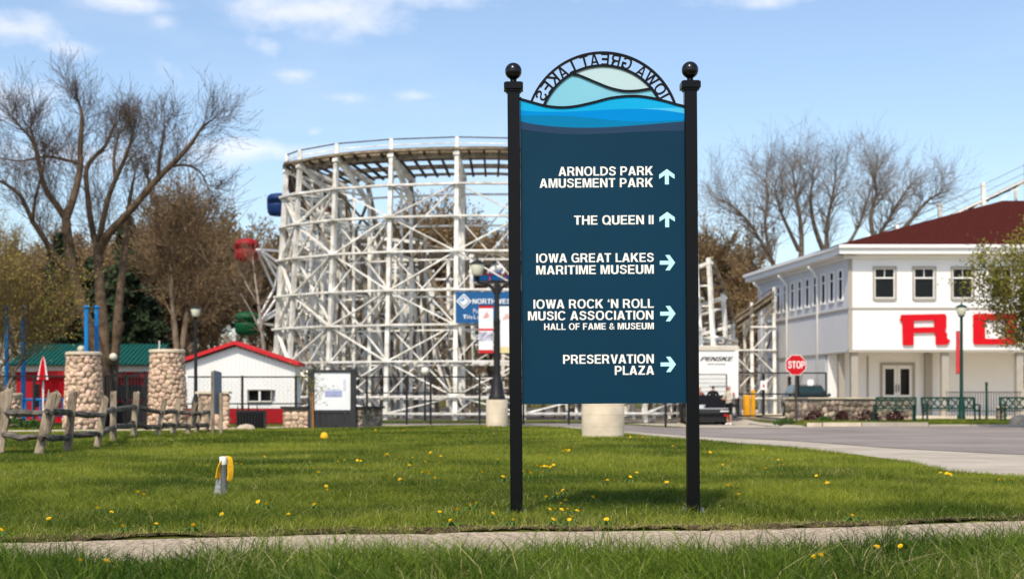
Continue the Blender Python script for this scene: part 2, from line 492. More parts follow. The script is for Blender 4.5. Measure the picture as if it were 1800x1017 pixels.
PATH_B = [(-22, 35.8), (-14.3, 37.4), (-9.3, 39.6), (-5.0, 44.8), (-1.2, 46.3), (.5, 46.2)]
ruled('path', PATH_A, PATH_B, 80, 6, .030, M['concrete'])
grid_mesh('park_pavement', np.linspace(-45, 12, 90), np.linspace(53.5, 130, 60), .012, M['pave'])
grid_mesh('forecourt', np.linspace(10.5, 60, 60), np.linspace(60.5, 110, 40), .012, M['concrete'])

def kerb(name, pts, w, hgt, m):
    k = MB()
    for (a, b) in zip(pts[:-1], pts[1:]):
        za, zb = h(*a), h(*b)
        z0 = min(za, zb)
        k.beam((a[0], a[1], z0 + hgt / 2 - .06), (b[0], b[1], z0 + hgt / 2 - .06), hgt + .12, w)
    return tag(k.build(name, m), kind='structure')
kerb('kerb', [(10.25, 49.25), (10.7, 49.02), (12.0, 49.0)], .32, .13, M['concrete'])
kerb('kerb', [(12.03, 49.0), (14.3, 49.0)], .34, .12, M['drive'])
kerb('kerb', [(14.4, 49.15), (44, 49.15)], .25, .035, M['drive'])

# ------------------------------------------------------------------ a bold grotesque alphabet (cap height 1)
W_, HB = .205, .172
def sup(cx, cy, rx, ry, a0, a1, n=28, e=2.35):
    out = []
    for i in range(n + 1):
        a = R(a0 + (a1 - a0) * i / n); c, s_ = math.cos(a), math.sin(a)
        out.append((cx + rx * math.copysign(abs(c) ** (2 / e), c), cy + ry * math.copysign(abs(s_) ** (2 / e), s_)))
    return out
def ring(cx, cy, rx, ry, wx, wy): return [sup(cx, cy, rx, ry, 0, 360)[:-1], sup(cx, cy, rx - wx, ry - wy, 0, 360)[:-1]]
def arc(cx, cy, rx, ry, wx, wy, a0, a1): return [sup(cx, cy, rx, ry, a0, a1) + sup(cx, cy, rx - wx, ry - wy, a0, a1)[::-1]]
def rc(x0, y0, x1, y1): return [[(x0, y0), (x1, y0), (x1, y1), (x0, y1)]]
def catmull(pts, n=8):
    out = []
    q = [pts[0]] + list(pts) + [pts[-1]]
    for i in range(1, len(q) - 2):
        for k in range(n):
            t = k / n
            out.append(tuple(.5 * ((2 * q[i][j]) + (-q[i - 1][j] + q[i + 1][j]) * t + (2 * q[i - 1][j] - 5 * q[i][j] + 4 * q[i + 1][j] - q[i + 2][j]) * t * t + (-q[i - 1][j] + 3 * q[i][j] - 3 * q[i + 1][j] + q[i + 2][j]) * t ** 3) for j in range(len(pts[0]))))
    out.append(tuple(pts[-1]))
    return out
def stroke(pts, w):
    L_, R_ = [], []
    for i, p in enumerate(pts):
        a, b = pts[max(0, i - 1)], pts[min(len(pts) - 1, i + 1)]
        dx, dy = b[0] - a[0], b[1] - a[1]; l = math.hypot(dx, dy)
        ww = w[i] if isinstance(w, list) else w
        nx, ny = -dy / l * ww / 2, dx / l * ww / 2
        L_.append((p[0] + nx, p[1] + ny)); R_.append((p[0] - nx, p[1] - ny))
    return [L_ + R_[::-1]]
def bowl(x, y0, y1, xr, wx=W_, wy=HB):
    """D-shaped bowl from x to xr between y0 and y1"""
    ry = (y1 - y0) / 2; cy = (y0 + y1) / 2; rx = min(ry * 1.02, xr - x)
    o = [(x, y0), (xr - rx, y0)] + sup(xr - rx, cy, rx, ry, -90, 90, 20, 2.2)[1:-1] + [(xr - rx, y1), (x, y1)]
    i = [(x + wx, y0 + wy), (xr - rx, y0 + wy)] + sup(xr - rx, cy, rx - wx, ry - wy, -90, 90, 20, 2.2)[1:-1] + [(xr - rx, y1 - wy), (x + wx, y1 - wy)]
    return [o, i]
S_pts = catmull([(.575, .715), (.535, .845), (.34, .925), (.155, .87), (.11, .735), (.18, .605), (.35, .53), (.52, .45), (.58, .29), (.51, .135), (.325, .075), (.13, .14), (.085, .31)])
AMP = catmull([(.70, .03), (.52, .24), (.29, .53), (.19, .70), (.22, .86), (.35, .92), (.47, .85), (.46, .70), (.33, .57), (.15, .42), (.09, .25), (.17, .11), (.34, .075), (.50, .16), (.61, .33), (.64, .46)])
def glyphs(W_, HB, ws):
  return {
 'I': (W_, [rc(0, 0, W_, 1)]),
 'L': (.58, [[[(0, 0), (.58, 0), (.58, HB), (W_, HB), (W_, 1), (0, 1)]]]),
 'E': (.62, [[[(0, 0), (.62, 0), (.62, HB), (W_, HB), (W_, .425), (.565, .425), (.565, .59), (W_, .59), (W_, 1 - HB), (.605, 1 - HB), (.605, 1), (0, 1)]]]),
 'F': (.58, [[[(0, 0), (W_, 0), (W_, .415), (.52, .415), (.52, .58), (W_, .58), (W_, 1 - HB), (.58, 1 - HB), (.58, 1), (0, 1)]]]),
 'T': (.64, [[[(.2175, 0), (.4225, 0), (.4225, 1 - HB), (.64, 1 - HB), (.64, 1), (0, 1), (0, 1 - HB), (.2175, 1 - HB)]]]),
 'H': (.72, [[[(0, 0), (W_, 0), (W_, .415), (.515, .415), (.515, 0), (.72, 0), (.72, 1), (.515, 1), (.515, .59), (W_, .59), (W_, 1), (0, 1)]]]),
 'N': (.72, [[[(0, 0), (.195, 0), (.195, .66), (.51, 0), (.72, 0), (.72, 1), (.525, 1), (.525, .35), (.21, 1), (0, 1)]]]),
 'M': (.86, [[[(0, 0), (.19, 0), (.19, .74), (.345, 0), (.515, 0), (.67, .74), (.67, 0), (.86, 0), (.86, 1), (.575, 1), (.43, .30), (.285, 1), (0, 1)]]]),
 'V': (.72, [[[(.25, 0), (.47, 0), (.72, 1), (.505, 1), (.36, .26), (.215, 1), (0, 1)]]]),
 'W': (1.0, [[[(.19, 0), (.40, 0), (.50, .60), (.60, 0), (.81, 0), (1.0, 1), (.79, 1), (.695, .34), (.60, 1), (.40, 1), (.305, .34), (.21, 1), (0, 1)]]]),
 'A': (.76, [[[(0, 0), (.215, 0), (.265, .20), (.495, .20), (.545, 0), (.76, 0), (.495, 1), (.265, 1)], [(.305, .355), (.455, .355), (.38, .74)]]]),
 'K': (.74, [[[(0, 0), (W_, 0), (W_, .30), (.29, .395), (.495, 0), (.745, 0), (.435, .56), (.725, 1), (.475, 1), (W_, .575), (W_, 1), (0, 1)]]]),
 'Z': (.64, [[[(0, 0), (.64, 0), (.64, HB), (.245, HB), (.63, .85), (.63, 1), (.02, 1), (.02, 1 - HB), (.385, 1 - HB), (0, .155)]]]),
 'O': (.80, [ring(.40, .5, .40, .52, W_, HB)]),
 'Q': (.80, [ring(.40, .5, .40, .52, W_, HB), [[(.45, .24), (.58, .30), (.82, .03), (.72, -.09)]]]),
 'C': (.74, [arc(.39, .5, .39, .52, W_, HB, 33, 327)]),
 'G': (.77, [arc(.39, .5, .39, .52, W_, HB, 36, 318), [[(.40, .38), (.40, .54), (.77, .54), (.77, 0), (.64, 0), (.60, .13), (.60, .38)]]]),
 'U': (.71, [[[(0, 1), (0, .36)] + sup(.355, .33, .355, .35, 180, 360, 24)[1:-1] + [(.71, .36), (.71, 1), (.505, 1), (.505, .36)] + sup(.355, .33, .15, .18, 360, 180, 24)[1:-1] + [(.205, .36), (.205, 1)]]]),
 'D': (.74, [bowl(0, 0, 1, .74, W_, HB)]),
 'P': (.66, [bowl(0, .36, 1, .66, W_, HB), rc(0, 0, W_, .36)]),
 'R': (.72, [bowl(0, .40, 1, .68, W_, HB), rc(0, 0, W_, .40), [[(.33, .41), (.52, .43), (.63, .36), (.655, .14), (.72, 0), (.495, 0), (.46, .16), (.43, .30), (.33, .35)]]]),
 'S': (.67, [stroke(S_pts, ws)]),
 '&': (.72, [stroke(AMP, ws * .87)]),
 "'": (.2, [[[(.0, .68), (.17, .68), (.17, .83), (.11, .85), (.17, .97), (.09, 1.0), (.0, .86)]]]),
 ' ': (.24, []),
}
GLY = glyphs(.178, .148, .16)
def layout(txt, gap=.10, glyph=None):
    G_ = glyph or GLY
    x = 0; out = []
    for i, ch in enumerate(txt):
        w, parts = G_[ch]
        out.append((parts, x, ch))
        x += w + gap
        if i + 1 < len(txt) and txt[i:i + 2] in ('AV', 'VA', 'TA', 'AT', 'WA', 'AW', 'LA'): x -= .06
    return out, x - gap
def text_plate(mb, txt, T, x0, x1, z0, z1, depth=0.0, thick=0.0, step=.0003, gap=.10, slant=0.0):
    """set txt into the box x0..x1, z0..z1; T(x, depth, z) gives a point, depth grows away from the reader"""
    lay, w = layout(txt, gap)
    sx, sz = (x1 - x0) / w, (z1 - z0)
    for k, (parts, x, ch) in enumerate(lay):
        for j, loops in enumerate(parts):
            lp = [[(x0 + (x + p[0] + slant * p[1]) * sx, z0 + p[1] * sz) for p in l] for l in loops]
            mb.plate(lp, lambda a, b, d, j=j: T(a, depth - j * step + d, b), thick)
    return mb

# ------------------------------------------------------------------ the wayfinding sign
SD = 10.6
ROLL = R(.42)
SC = SD / FPX
sign = thing('wayfinding_sign', 'tall navy wayfinding sign with arched top between two black ball-topped posts', 'sign', (PX(1062.5, SD), SD, 0))
def L2(px, py):
    """photo pixel -> the sign's own upright plane (x, z) measured from its base"""
    dx, dz = (px - 1062.5) * SC, (HZ - py) * SC + CAMH
    c, s_ = math.cos(ROLL), math.sin(ROLL)
    return (dx * c + dz * s_, -dx * s_ + dz * c)
SB = Vector(sign.location)
def TS(x, d, z): return Vector((SB.x + x, SB.y + d, SB.z + z))
xl, xr = L2(905.3, 520)[0], L2(1215.8, 520)[0]
pw = .092
ztop = L2(903, 160.5)[1]
for xx in (xl, xr):
    po = MB(); b = .006
    prof = [(-pw/2 + b, -pw/2), (pw/2 - b, -pw/2), (pw/2, -pw/2 + b), (pw/2, pw/2 - b), (pw/2 - b, pw/2), (-pw/2 + b, pw/2), (-pw/2, pw/2 - b), (-pw/2, -pw/2 + b)]
    po.plate([prof], lambda a, b_, d, xx=xx: TS(xx + a, b_, -.08 + d), ztop + .08)
    post = po.build('post', M['black'], sign)
    cp = MB(); cw = .142
    cp.box(TS(xx, 0, ztop + .030), (cw, cw, .044))
    cp.box(TS(xx, 0, ztop + .0), (cw - .03, cw - .03, .014)); cp.box(TS(xx, 0, ztop + .056), (cw - .02, cw - .02, .008))
    cap = cp.build('post_cap', M['black'], post)
    nk = MB(); nk.lathe([(.034, 0), (.026, .008), (.022, .022), (.028, .032)], TS(xx, 0, ztop + .061), 20)
    nk.build('finial_neck', M['black'], post, True, 40)
    bl = MB(); rb = .0625
    bl.lathe([(max(.0008, rb * math.sin(R(a))), -rb * math.cos(R(a))) for a in range(0, 181, 9)], TS(xx, 0, ztop + .086 + rb), 28)
    bl.build('ball_finial', M['black_gloss'], post, True)
    fl = MB(); fl.box(TS(xx, 0, .016), (.17, .17, .014))
    fl.build('base_plate', M['black'], post)
    for sx_ in (-1, 1):
        for sy_ in (-1, 1):
            bt = MB(); bt.lathe([(.013, 0), (.013, .012), (.006, .014), (.006, .034)], TS(xx + sx_ * .066, sy_ * .066, .0235), 6)
            bt.build('anchor_bolt', M['steel'], post)
# panel outline: wave along the top
def curve(pts, n=10): return catmull([L2(*p) for p in pts], n)
pxl, pxr = xl + pw / 2 + .001, xr - pw / 2 - .001
def clampx(c): return [(min(max(p[0], pxl), pxr), p[1]) for p in c]
def ext(c):
    c = clampx(c)
    return [(pxl, c[0][1])] + [p for p in c if pxl + .002 < p[0] < pxr - .002] + [(pxr, c[-1][1])]
wave = ext(curve([(908, 172), (914, 174.5), (935, 180.5), (960, 187), (986.6, 189.6), (1012, 187.5), (1040, 181.5), (1075, 172.8), (1108.7, 169.6), (1135, 171.3), (1165, 177.5), (1188, 184), (1203, 187.6), (1210, 189)]))
zb = L2(1060, 709)[1]
def band(lo, hi, name, m, d, parent, thick=0.0):
    mb = MB(); loop = list(lo) + list(reversed(hi))
    mb.plate([loop], lambda a, b_, dd: TS(a, d + dd, b_), thick)
    return mb.build(name, m, parent)
flat_b = [(pxl, zb), (pxr, zb)]
panel = band(flat_b, wave, 'panel', M['navy'], -.010, sign, .020)
c1 = ext(curve([(908, 194), (914, 195), (950, 197.2), (1000, 197), (1040, 195), (1080, 193), (1120, 192), (1160, 194), (1190, 198), (1208, 201)]))
c1b = ext(curve([(908, 194), (914, 195), (950, 197.2), (1000, 197), (1040, 195), (1080, 193), (1120, 192), (1150, 191), (1180, 190.4), (1208, 190)]))
c2 = ext(curve([(908, 203), (914, 204), (950, 203.6), (1000, 205), (1050, 209.5), (1090, 213), (1130, 214.5), (1170, 213), (1208, 211)]))
c3 = ext(curve([(908, 212), (914, 213.5), (940, 219), (980, 223.5), (1020, 225), (1060, 224.5), (1110, 221.5), (1160, 217.5), (1208, 213.5)]))
c4 = ext(curve([(908, 226.5), (914, 227.5), (940, 231.5), (980, 235.8), (1020, 237), (1060, 236), (1110, 233), (1160, 231), (1208, 230.5)]))
band(c4, c3, 'slate_wave', M['slate'], -.0110, panel)
band(c3, c2, 'teal_wave', M['teal'], -.0112, panel)
band(c2, c1, 'azure_wave', M['azure'], -.0114, panel)
band(c1, wave, 'cyan_wave', M['cyan'], -.0116, panel)
band(c1[len(c1) // 2:], c1b[len(c1b) // 2:], 'pale_wave', mat('sky_wave_vinyl', (.05, .47, .76), .48, .03, spec=.35), -.0119, panel)
# black rim along the wave
def rim_of(c, w, name, d, thick, parent, m):
    mb = MB(); mb.plate(stroke(c, w), lambda a, b_, dd: TS(a, d + dd, b_), thick)
    return mb.build(name, m, parent)
rim_of(wave, .017, 'wave_rim', -.018, .036, sign, M['black'])
# the arch
AC = L2(1059.5, 227.5)
def wave_z(x):
    return np.interp(x, [p[0] for p in wave], [p[1] for p in wave])
arch = MB()
def arc_pts(r, n=64):
    out = []
    for i in range(n + 1):
        a = math.pi * (1 - i / n)
        p = (AC[0] + r * math.cos(a), AC[1] + r * math.sin(a))
        if p[1] > wave_z(p[0]) - .004: out.append(p)
    return out
ro, ri = 134.4 * SC, 111.6 * SC
rim_of(arc_pts(ro, 120), .0165, 'arch_rim', -.014, .028, sign, M['black'])
rim_of(arc_pts(ri, 120), .0185, 'inner_arch_rim', -.0142, .0284, sign, M['black'])
w2 = catmull([L2(*p) for p in [(1003, 131), (1010, 131.6), (1020, 134), (1045, 144.5), (1070, 154.5), (1090, 159.5), (1103, 160.7), (1120, 160), (1136, 157.6), (1148, 156)]], 10)
rim_of(w2, .0165, 'inner_wave_rim', -.0145, .029, sign, M['black'])
ip = arc_pts(ri - .004, 120)
lowp = [p for p in wave if ip[0][0] < p[0] < ip[-1][0]]
band(lowp, ip, 'arch_panel', M['paleblue'], -.004, sign, .008)
up_arc = [p for p in ip if w2[0][0] - .003 < p[0] < w2[-1][0] + .003 and p[1] > np.interp(p[0], [q[0] for q in w2], [q[1] for q in w2])]
band(w2, up_arc, 'arch_sky_panel', M['palesky'], -.0052, sign)
# arch lettering, read from behind (mirrored)
def thin_glyphs():
    G_ = glyphs(.15, .12, .135)
    w = .15
    G_['A'] = (.72, [[[(0, 0), (w, 0), (.21, .22), (.51, .22), (.57, 0), (.72, 0), (.435, 1), (.285, 1)], [(.245, .34), (.475, .34), (.36, .80)]]])
    G_['K'] = (.70, [[[(0, 0), (w, 0), (w, .30), (.26, .42), (.52, 0), (.70, 0), (.36, .54), (.68, 1), (.50, 1), (w, .52), (w, 1), (0, 1)]]])
    G_['W'] = (1.0, [[[(.20, 0), (.35, 0), (.50, .66), (.65, 0), (.80, 0), (1.0, 1), (.85, 1), (.725, .30), (.575, 1), (.425, 1), (.275, .30), (.15, 1), (0, 1)]]])
    G_['T'] = (.62, [[[(.235, 0), (.385, 0), (.385, .88), (.62, .88), (.62, 1), (0, 1), (0, .88), (.235, .88)]]])
    return G_
txt = 'IOWA GREAT LAKES'
lay, tw = layout(txt, .17, thin_glyphs())
a_start, a_end = R(27.0), R(154.5)
r0, r1 = ri + .006, ro - .006
for parts, x, ch in lay:
    if ch == ' ': continue
    mb = MB()
    for j, loops in enumerate(parts):
        lp = []
        for l in loops:
            q = []
            for p in l:
                a = a_start + (a_end - a_start) * (x + p[0]) / tw
                rr = r0 + (r1 - r0) * min(max(p[1], -.02), 1.02)
                # thin the heavy strokes towards the cut-out letters of the arch
                q.append((AC[0] + rr * math.cos(a), AC[1] + rr * math.sin(a)))
            lp.append(q)
        mb.plate(lp, lambda a, b_, dd, j=j: TS(a, -.012 + j * .0006 + dd, b_), .022)
    mb.build('arch_letter', M['black'], sign)
# directions
LINES = [('ARNOLDS PARK', 981.7, 1147.5, 293.2, 309.0), ('AMUSEMENT PARK', 948.5, 1147.5, 313.8, 329.7), ('THE QUEEN II', 1008.9, 1148.6, 378.8, 394.7),
         ('IOWA GREAT LAKES', 942.6, 1149, 445.3, 460.9), ('MARITIME MUSEUM', 942.6, 1149, 466.1, 481.7), ("IOWA ROCK 'N ROLL", 937.7, 1149, 525.9, 541.5),
         ('MUSIC ASSOCIATION', 928, 1148.4, 546.4, 562), ('HALL OF FAME & MUSEUM', 956.4, 1149, 567.6, 578.9), ('PRESERVATION', 989.7, 1149, 622.7, 638.5), ('PLAZA', 1080.5, 1149.5, 642.4, 658.2)]
for (t_, a, b_, y0, y1) in LINES:
    cx, cz = L2((a + b_) / 2, (y0 + y1) / 2)
    hw, hh = (b_ - a) / 2 * SC, (y1 - y0) / 2 * SC
    lay_, wtot = layout(t_)
    words_ = t_.split(' '); pos = 0
    for wd in words_:                                   # every word is a piece of vinyl of its own
        xa = lay_[pos][1]; last = pos + len(wd) - 1; xb = lay_[last][1] + GLY[wd[-1]][0]
        mb = MB(); text_plate(mb, wd, TS, cx - hw + 2 * hw * xa / wtot, cx - hw + 2 * hw * xb / wtot, cz - hh, cz + hh, depth=-.0115)
        mb.build('direction_lettering', M['letter'], panel)
        pos += len(wd) + 1
AR = [(-.13, -.5), (.13, -.5), (.13, .10), (.5, -.14), (.5, .14), (0, .5), (-.5, .14), (-.5, -.14), (-.13, .10)]
for (ax, ay, up) in [(1171.9, 311, 1), (1172.4, 386, 1), (1173, 461.7, 0), (1173.7, 551, 0), (1174.4, 640, 0)]:
    cx, cz = L2(ax, ay); s_ = 27 * SC
    lp = [(cx + p[0] * s_, cz + p[1] * s_) if up else (cx + p[1] * s_, cz - p[0] * s_) for p in AR]
    mb = MB(); mb.plate([lp], lambda a, b_, dd: TS(a, -.0115, b_))
    mb.build('arrow', M['arrow'], panel)
sign.rotation_euler = (0, -ROLL, 0)

# ------------------------------------------------------------------ wooden roller coaster
LEDGERS = [9.63, 8.31, 6.87, 5.29, 3.87, 2.38, .95, .26]
coaster = thing('roller_coaster', 'white timber roller coaster turnaround towering behind the wayfinding sign', 'roller coaster', (-1.0, 64, 0))
TW = 2.3                                   # deck width
crng = random.Random(7)

BATTER = .06
class Bent:
    def __init__(s, c, n, z, bank=.26):
        s.o = Vector((c[0], c[1], 0)); s.n = Vector((n[0], n[1], 0)).normalized()   # outer foot and outward direction
        s.i = s.o - s.n * TW; s.z = z; s.bank = bank
    def outer(s, z):
        q = s.o + s.n * (BATTER * max(0.0, s.z - z)); return Vector((q.x, q.y, z))          # the outer face leans out towards its foot
    def inner(s, z): return Vector((s.i.x, s.i.y, z))
    def at(s, t, z): p = s.o - s.n * (TW * t); return Vector((p.x, p.y, z))
    def deck(s, t): return s.at(t, s.z - s.bank * TW * t)

JOIN = None
def white_beam(root, name, a, b, w, d, m=None):
    if JOIN is not None:
        JOIN.setdefault((m or M['white_warm']).name, (m or M['white_warm'], MB()))[1].beam(a, b, w, d); return None
    a, b = Vector(a), Vector(b)
    j = Vector((crng.uniform(-.012, .012), crng.uniform(-.012, .012), crng.uniform(-.01, .01)))
    return beam_obj(name, a + j, b + j, w, d, m or M['white_warm'], root)

def coaster_run(root, bents, ledgers, rail=True, inner_batter=True, braces=True, every=1, deck_step=.62, second=True, mids=True):
    for k, b in enumerate(bents):
        g = h(b.o.x, b.o.y) - .1
        top = b.z + (.52 if rail else .05)
        white_beam(root, 'post', b.outer(g), b.outer(b.z), .17, .17)
        if rail: white_beam(root, 'rail_post', b.outer(b.z + .0), b.outer(top), .15, .15)
        white_beam(root, 'post', b.inner(g), b.deck(1) - Vector((0, 0, .1)), .15, .15)
        if mids:
            white_beam(root, 'post', b.at(.5, g), b.deck(.5) - Vector((0, 0, .15)), .12, .12)
        if inner_batter:
            q = b.at(2.5, g)
            white_beam(root, 'batter_leg', q, b.deck(.95) - Vector((0, 0, .35)), .15, .17, M['tan_timber'] if crng.random() < .75 else None)
            if k % 2 == 0:
                white_beam(root, 'post', b.at(1.75, g), b.at(1.75, b.z * .72), .13, .13)
                white_beam(root, 'cross_beam', b.at(1.0, b.z * .70), b.at(1.95, b.z * .70), .14, .07)
                white_beam(root, 'sway_brace', b.at(1.0, b.z * .2), b.at(1.75, b.z * .68), .13, .06, M['tan_timber'])
                white_beam(root, 'sway_brace', b.at(1.75, b.z * .2), b.at(1.0, b.z * .68), .13, .06, M['tan_timber'])
            q2 = b.at(1.7, g)
            white_beam(root, 'batter_leg', q2, b.at(1.0, b.z * .62), .12, .14, M['tan_timber'] if crng.random() < .5 else None)
        white_beam(root, 'cap_beam', b.deck(-.06) - Vector((0, 0, .22)), b.deck(1.10) - Vector((0, 0, .22)), .26, .14)
        if rail:
            white_beam(root, 'knee_brace', b.deck(-.02) - Vector((0, 0, .05)), b.deck(.98) - Vector((0, 0, 1.15)), .24, .10)
        lv = [z for z in ledgers if z < b.z - .6]
        for j, z in enumerate(lv):
            if (j + k) % 2 == 0 or j < 2:
                white_beam(root, 'cross_beam', b.outer(z - .02), b.inner(z - .02), .14, .07)
            if j + 1 < len(lv) and (j + k) % 2:
                white_beam(root, 'sway_brace', b.outer(z), b.inner(lv[j + 1]), .12, .05, M['tan_timber'] if crng.random() < .4 else None)
    for k in range(0, len(bents) - 1):
        a, b = bents[k], bents[k + 1]
        zz = min(a.z, b.z)
        lv = [z for z in ledgers if z < zz - .8]
        for j, z in enumerate(lv):
            e = .1
            pa, pb = a.outer(z) + a.n * e, b.outer(z) + b.n * e
            d = (pb - pa).normalized() * .10
            white_beam(root, 'ledger', pa - d, pb + d, .27, .08)
            if second:
                white_beam(root, 'inner_ledger', a.inner(z - .08) - a.n * .1, b.inner(z - .08) - b.n * .1, .17, .07)
        if braces:
            for j in range(len(lv) - 1):
                lo, hi = lv[j + 1], lv[j]
                e = .03
                pts = [a.outer(lo) + a.n * e, b.outer(hi) + b.n * e, b.outer(lo) + b.n * e, a.outer(hi) + a.n * e]
                if (j + k) % 2 == 0: white_beam(root, 'brace', pts[0], pts[1], .15, .05)
                else: white_beam(root, 'brace', pts[2], pts[3], .15, .05)
                if second and j + 2 < len(lv) and j % 2 == k % 2:          # long lattice timbers over two storeys
                    l2 = lv[j + 2]; e = -.06
                    white_beam(root, 'lattice_timber', a.outer(l2) + a.n * e, b.outer(hi) + b.n * e, .11, .045)
                    white_beam(root, 'lattice_timber', b.outer(l2) + b.n * (e - .06), a.outer(hi) + a.n * (e - .06), .11, .045, M['tan_timber'] if crng.random() < .3 else None)
                if second and j % 2 == 0 and j + 2 < len(lv):
                    e = -.05
                    white_beam(root, 'brace', a.inner(lv[j + 2]) + a.n * e, b.inner(hi) + b.n * e, .14, .05, M['tan_timber'] if crng.random() < .7 else None)
    # deck: ties and stringers follow a smooth line between the bents
    n = 5
    line = catmull([(b.o.x, b.o.y, b.z) for b in bents], n)
    nrm = catmull([(b.n.x, b.n.y, b.bank) for b in bents], n)
    st = []
    for p, q in zip(line, nrm):
        nn = Vector((q[0], q[1], 0)).normalized()
        st.append((Vector(p), nn, q[2]))
    def dp(s_, t, dz=0):
        p, nn, bk = s_
        return p - nn * (TW * t) + Vector((0, 0, -bk * TW * t + dz))
    for i in range(len(st) - 1):
        for (t, w, d, dz, nm, m) in ((-.02, .26, .09, .0, 'fascia_board', M['tan_timber']), (.34, .17, .17, -.02, 'stringer', M['grey_timber']),
                                     (.70, .17, .17, -.02, 'stringer', M['grey_timber']), (1.0, .17, .1, -.05, 'stringer', M['grey_timber'])):
            beam_obj(nm, dp(st[i], t, dz), dp(st[i + 1], t, dz), w, d, m, root)
        if rail:
            beam_obj('walkway_plank', dp(st[i], .10, -.02), dp(st[i + 1], .10, -.02), .05, .46, M['tan_timber'], root)
    acc = 0.0
    for i in range(len(st) - 1):
        L = (st[i + 1][0] - st[i][0]).length
        while acc < L:
            t = acc / L
            p = st[i][0].lerp(st[i + 1][0], t); nn = st[i][1].lerp(st[i + 1][1], t).normalized(); bk = st[i][2] + (st[i + 1][2] - st[i][2]) * t
            s_ = (p, nn, bk)
            beam_obj('tie', dp(s_, -.02, -.11), dp(s_, 1.03, -.11), .09, .10, M['grey_timber'], root)
            acc += deck_step
        acc -= L
    if rail:
        for k in range(len(bents) - 1):
            for zz, w in ((.50, .05), (.27, .035)):
                beam_obj('handrail', bents[k].outer(bents[k].z + zz), bents[k + 1].outer(bents[k + 1].z + zz), w, .045, M['grey_timber'] if zz > .3 else M['white_warm'], root)

# turnaround: half an ellipse that bulges towards the camera, with a leg running back on the left
EC, EA, EB = (-1.02, 64.0), 9.3, 5.9
def ell(phi):
    a = R(phi)
    p = (EC[0] + EA * math.sin(a), EC[1] - EB * math.cos(a))
    n = (math.sin(a) / EA, -math.cos(a) / EB)
    return p, n
def phi_at(px):
    lo, hi = -89.0, 89.0
    for _ in range(50):
        m_ = (lo + hi) / 2; p, _n = ell(m_)
        if 900 + FPX * p[0] / p[1] < px: lo = m_
        else: hi = m_
    return lo
front = []
pxs = [(504, 11.0), (527, 11.02), (592, 11.05), (688, 11.05), (803, 11.05), (918, 11.0), (1030, 10.5), (1120, 9.5), (1188, 8.3), (1222, 7.4)]
for px_, z in pxs:
    p, n = ell(phi_at(px_))
    front.append(Bent(p, n, z))
left_leg = [Bent((-10.35 + .25 * k * 0, 64.2 + 2.9 * k), (-1, -.05), 10.95 - .32 * k, .2) for k in range(9, 0, -1)]
run = left_leg + front
coaster_run(coaster, run, LEDGERS, True)
# tail on the right, dropping outwards behind the truck
tail = [Bent((8.75, 63.2), (.8, -.6), 7.1), Bent((9.75, 65.6), (.85, -.5), 5.7), Bent((10.6, 68.6), (.9, -.4), 4.6), Bent((11.3, 72), (.95, -.3), 4.0)]
coaster_run(coaster, tail, [5.9, 5.0, 3.6, 2.3, .9], False, False)
# back run seen through the lattice, and the inner lower run
JOIN = {}
back = [Bent((8.5 - 3.0 * k, 77 + .3 * k), (0, -1), 8.4 + .12 * k, .12) for k in range(7)]
coaster_run(coaster, back, [7.4, 5.6, 3.8, 2.0], False, True, True, second=False, deck_step=.9, mids=False)
inner_run = [Bent((-9.2 + 2.4 * k, 69.6 + .2 * k), (0, -1), 9.0 - .3 * k, .1) for k in range(7)]
coaster_run(coaster, inner_run, [7.4, 6.2, 5.0, 3.8, 2.6, 1.4], False, True, True, second=False, deck_step=1.2, mids=True)
side_run = [Bent((-6.6, 66.5 + 2.7 * k), (-1, 0), 8.6 - .2 * k, .1) for k in range(5)]
coaster_run(coaster, side_run, [7.4, 5.6, 3.8, 2.0], False, True, True, second=False, deck_step=1.2, mids=True)
ramp = [Bent((11.0 + 1.25 * k, 80.2), (0, -1), 4.05 + .86 * k, .02) for k in range(4)]
coaster_run(coaster, ramp, [4.9, 3.6, 2.3, .9], True, False, True, second=False, mids=False)

tail_in = [Bent((7.6 + 1.1 * k, 66.5 + 1.5 * k), (.5, -.85), 6.2 - .45 * k, .1) for k in range(4)]
coaster_run(coaster, tail_in, [5.6, 4.6, 3.6, 2.4, 1.2], False, True, True, second=False, deck_step=1.0)
for t_ in range(3):
    a_, b_ = ramp[t_], ramp[t_ + 1]
    for dz in (.30, -.02, -.34, -.66):
        beam_obj('ramp_board', a_.outer(a_.z + dz) + Vector((0, -.12, 0)), b_.outer(b_.z + dz) + Vector((0, -.12, 0)), .27, .05, M['tan_timber'], coaster)
for jm, jb in JOIN.values(): tag(jb.build('rear_framework', jm, coaster), kind='stuff')
JOIN = None

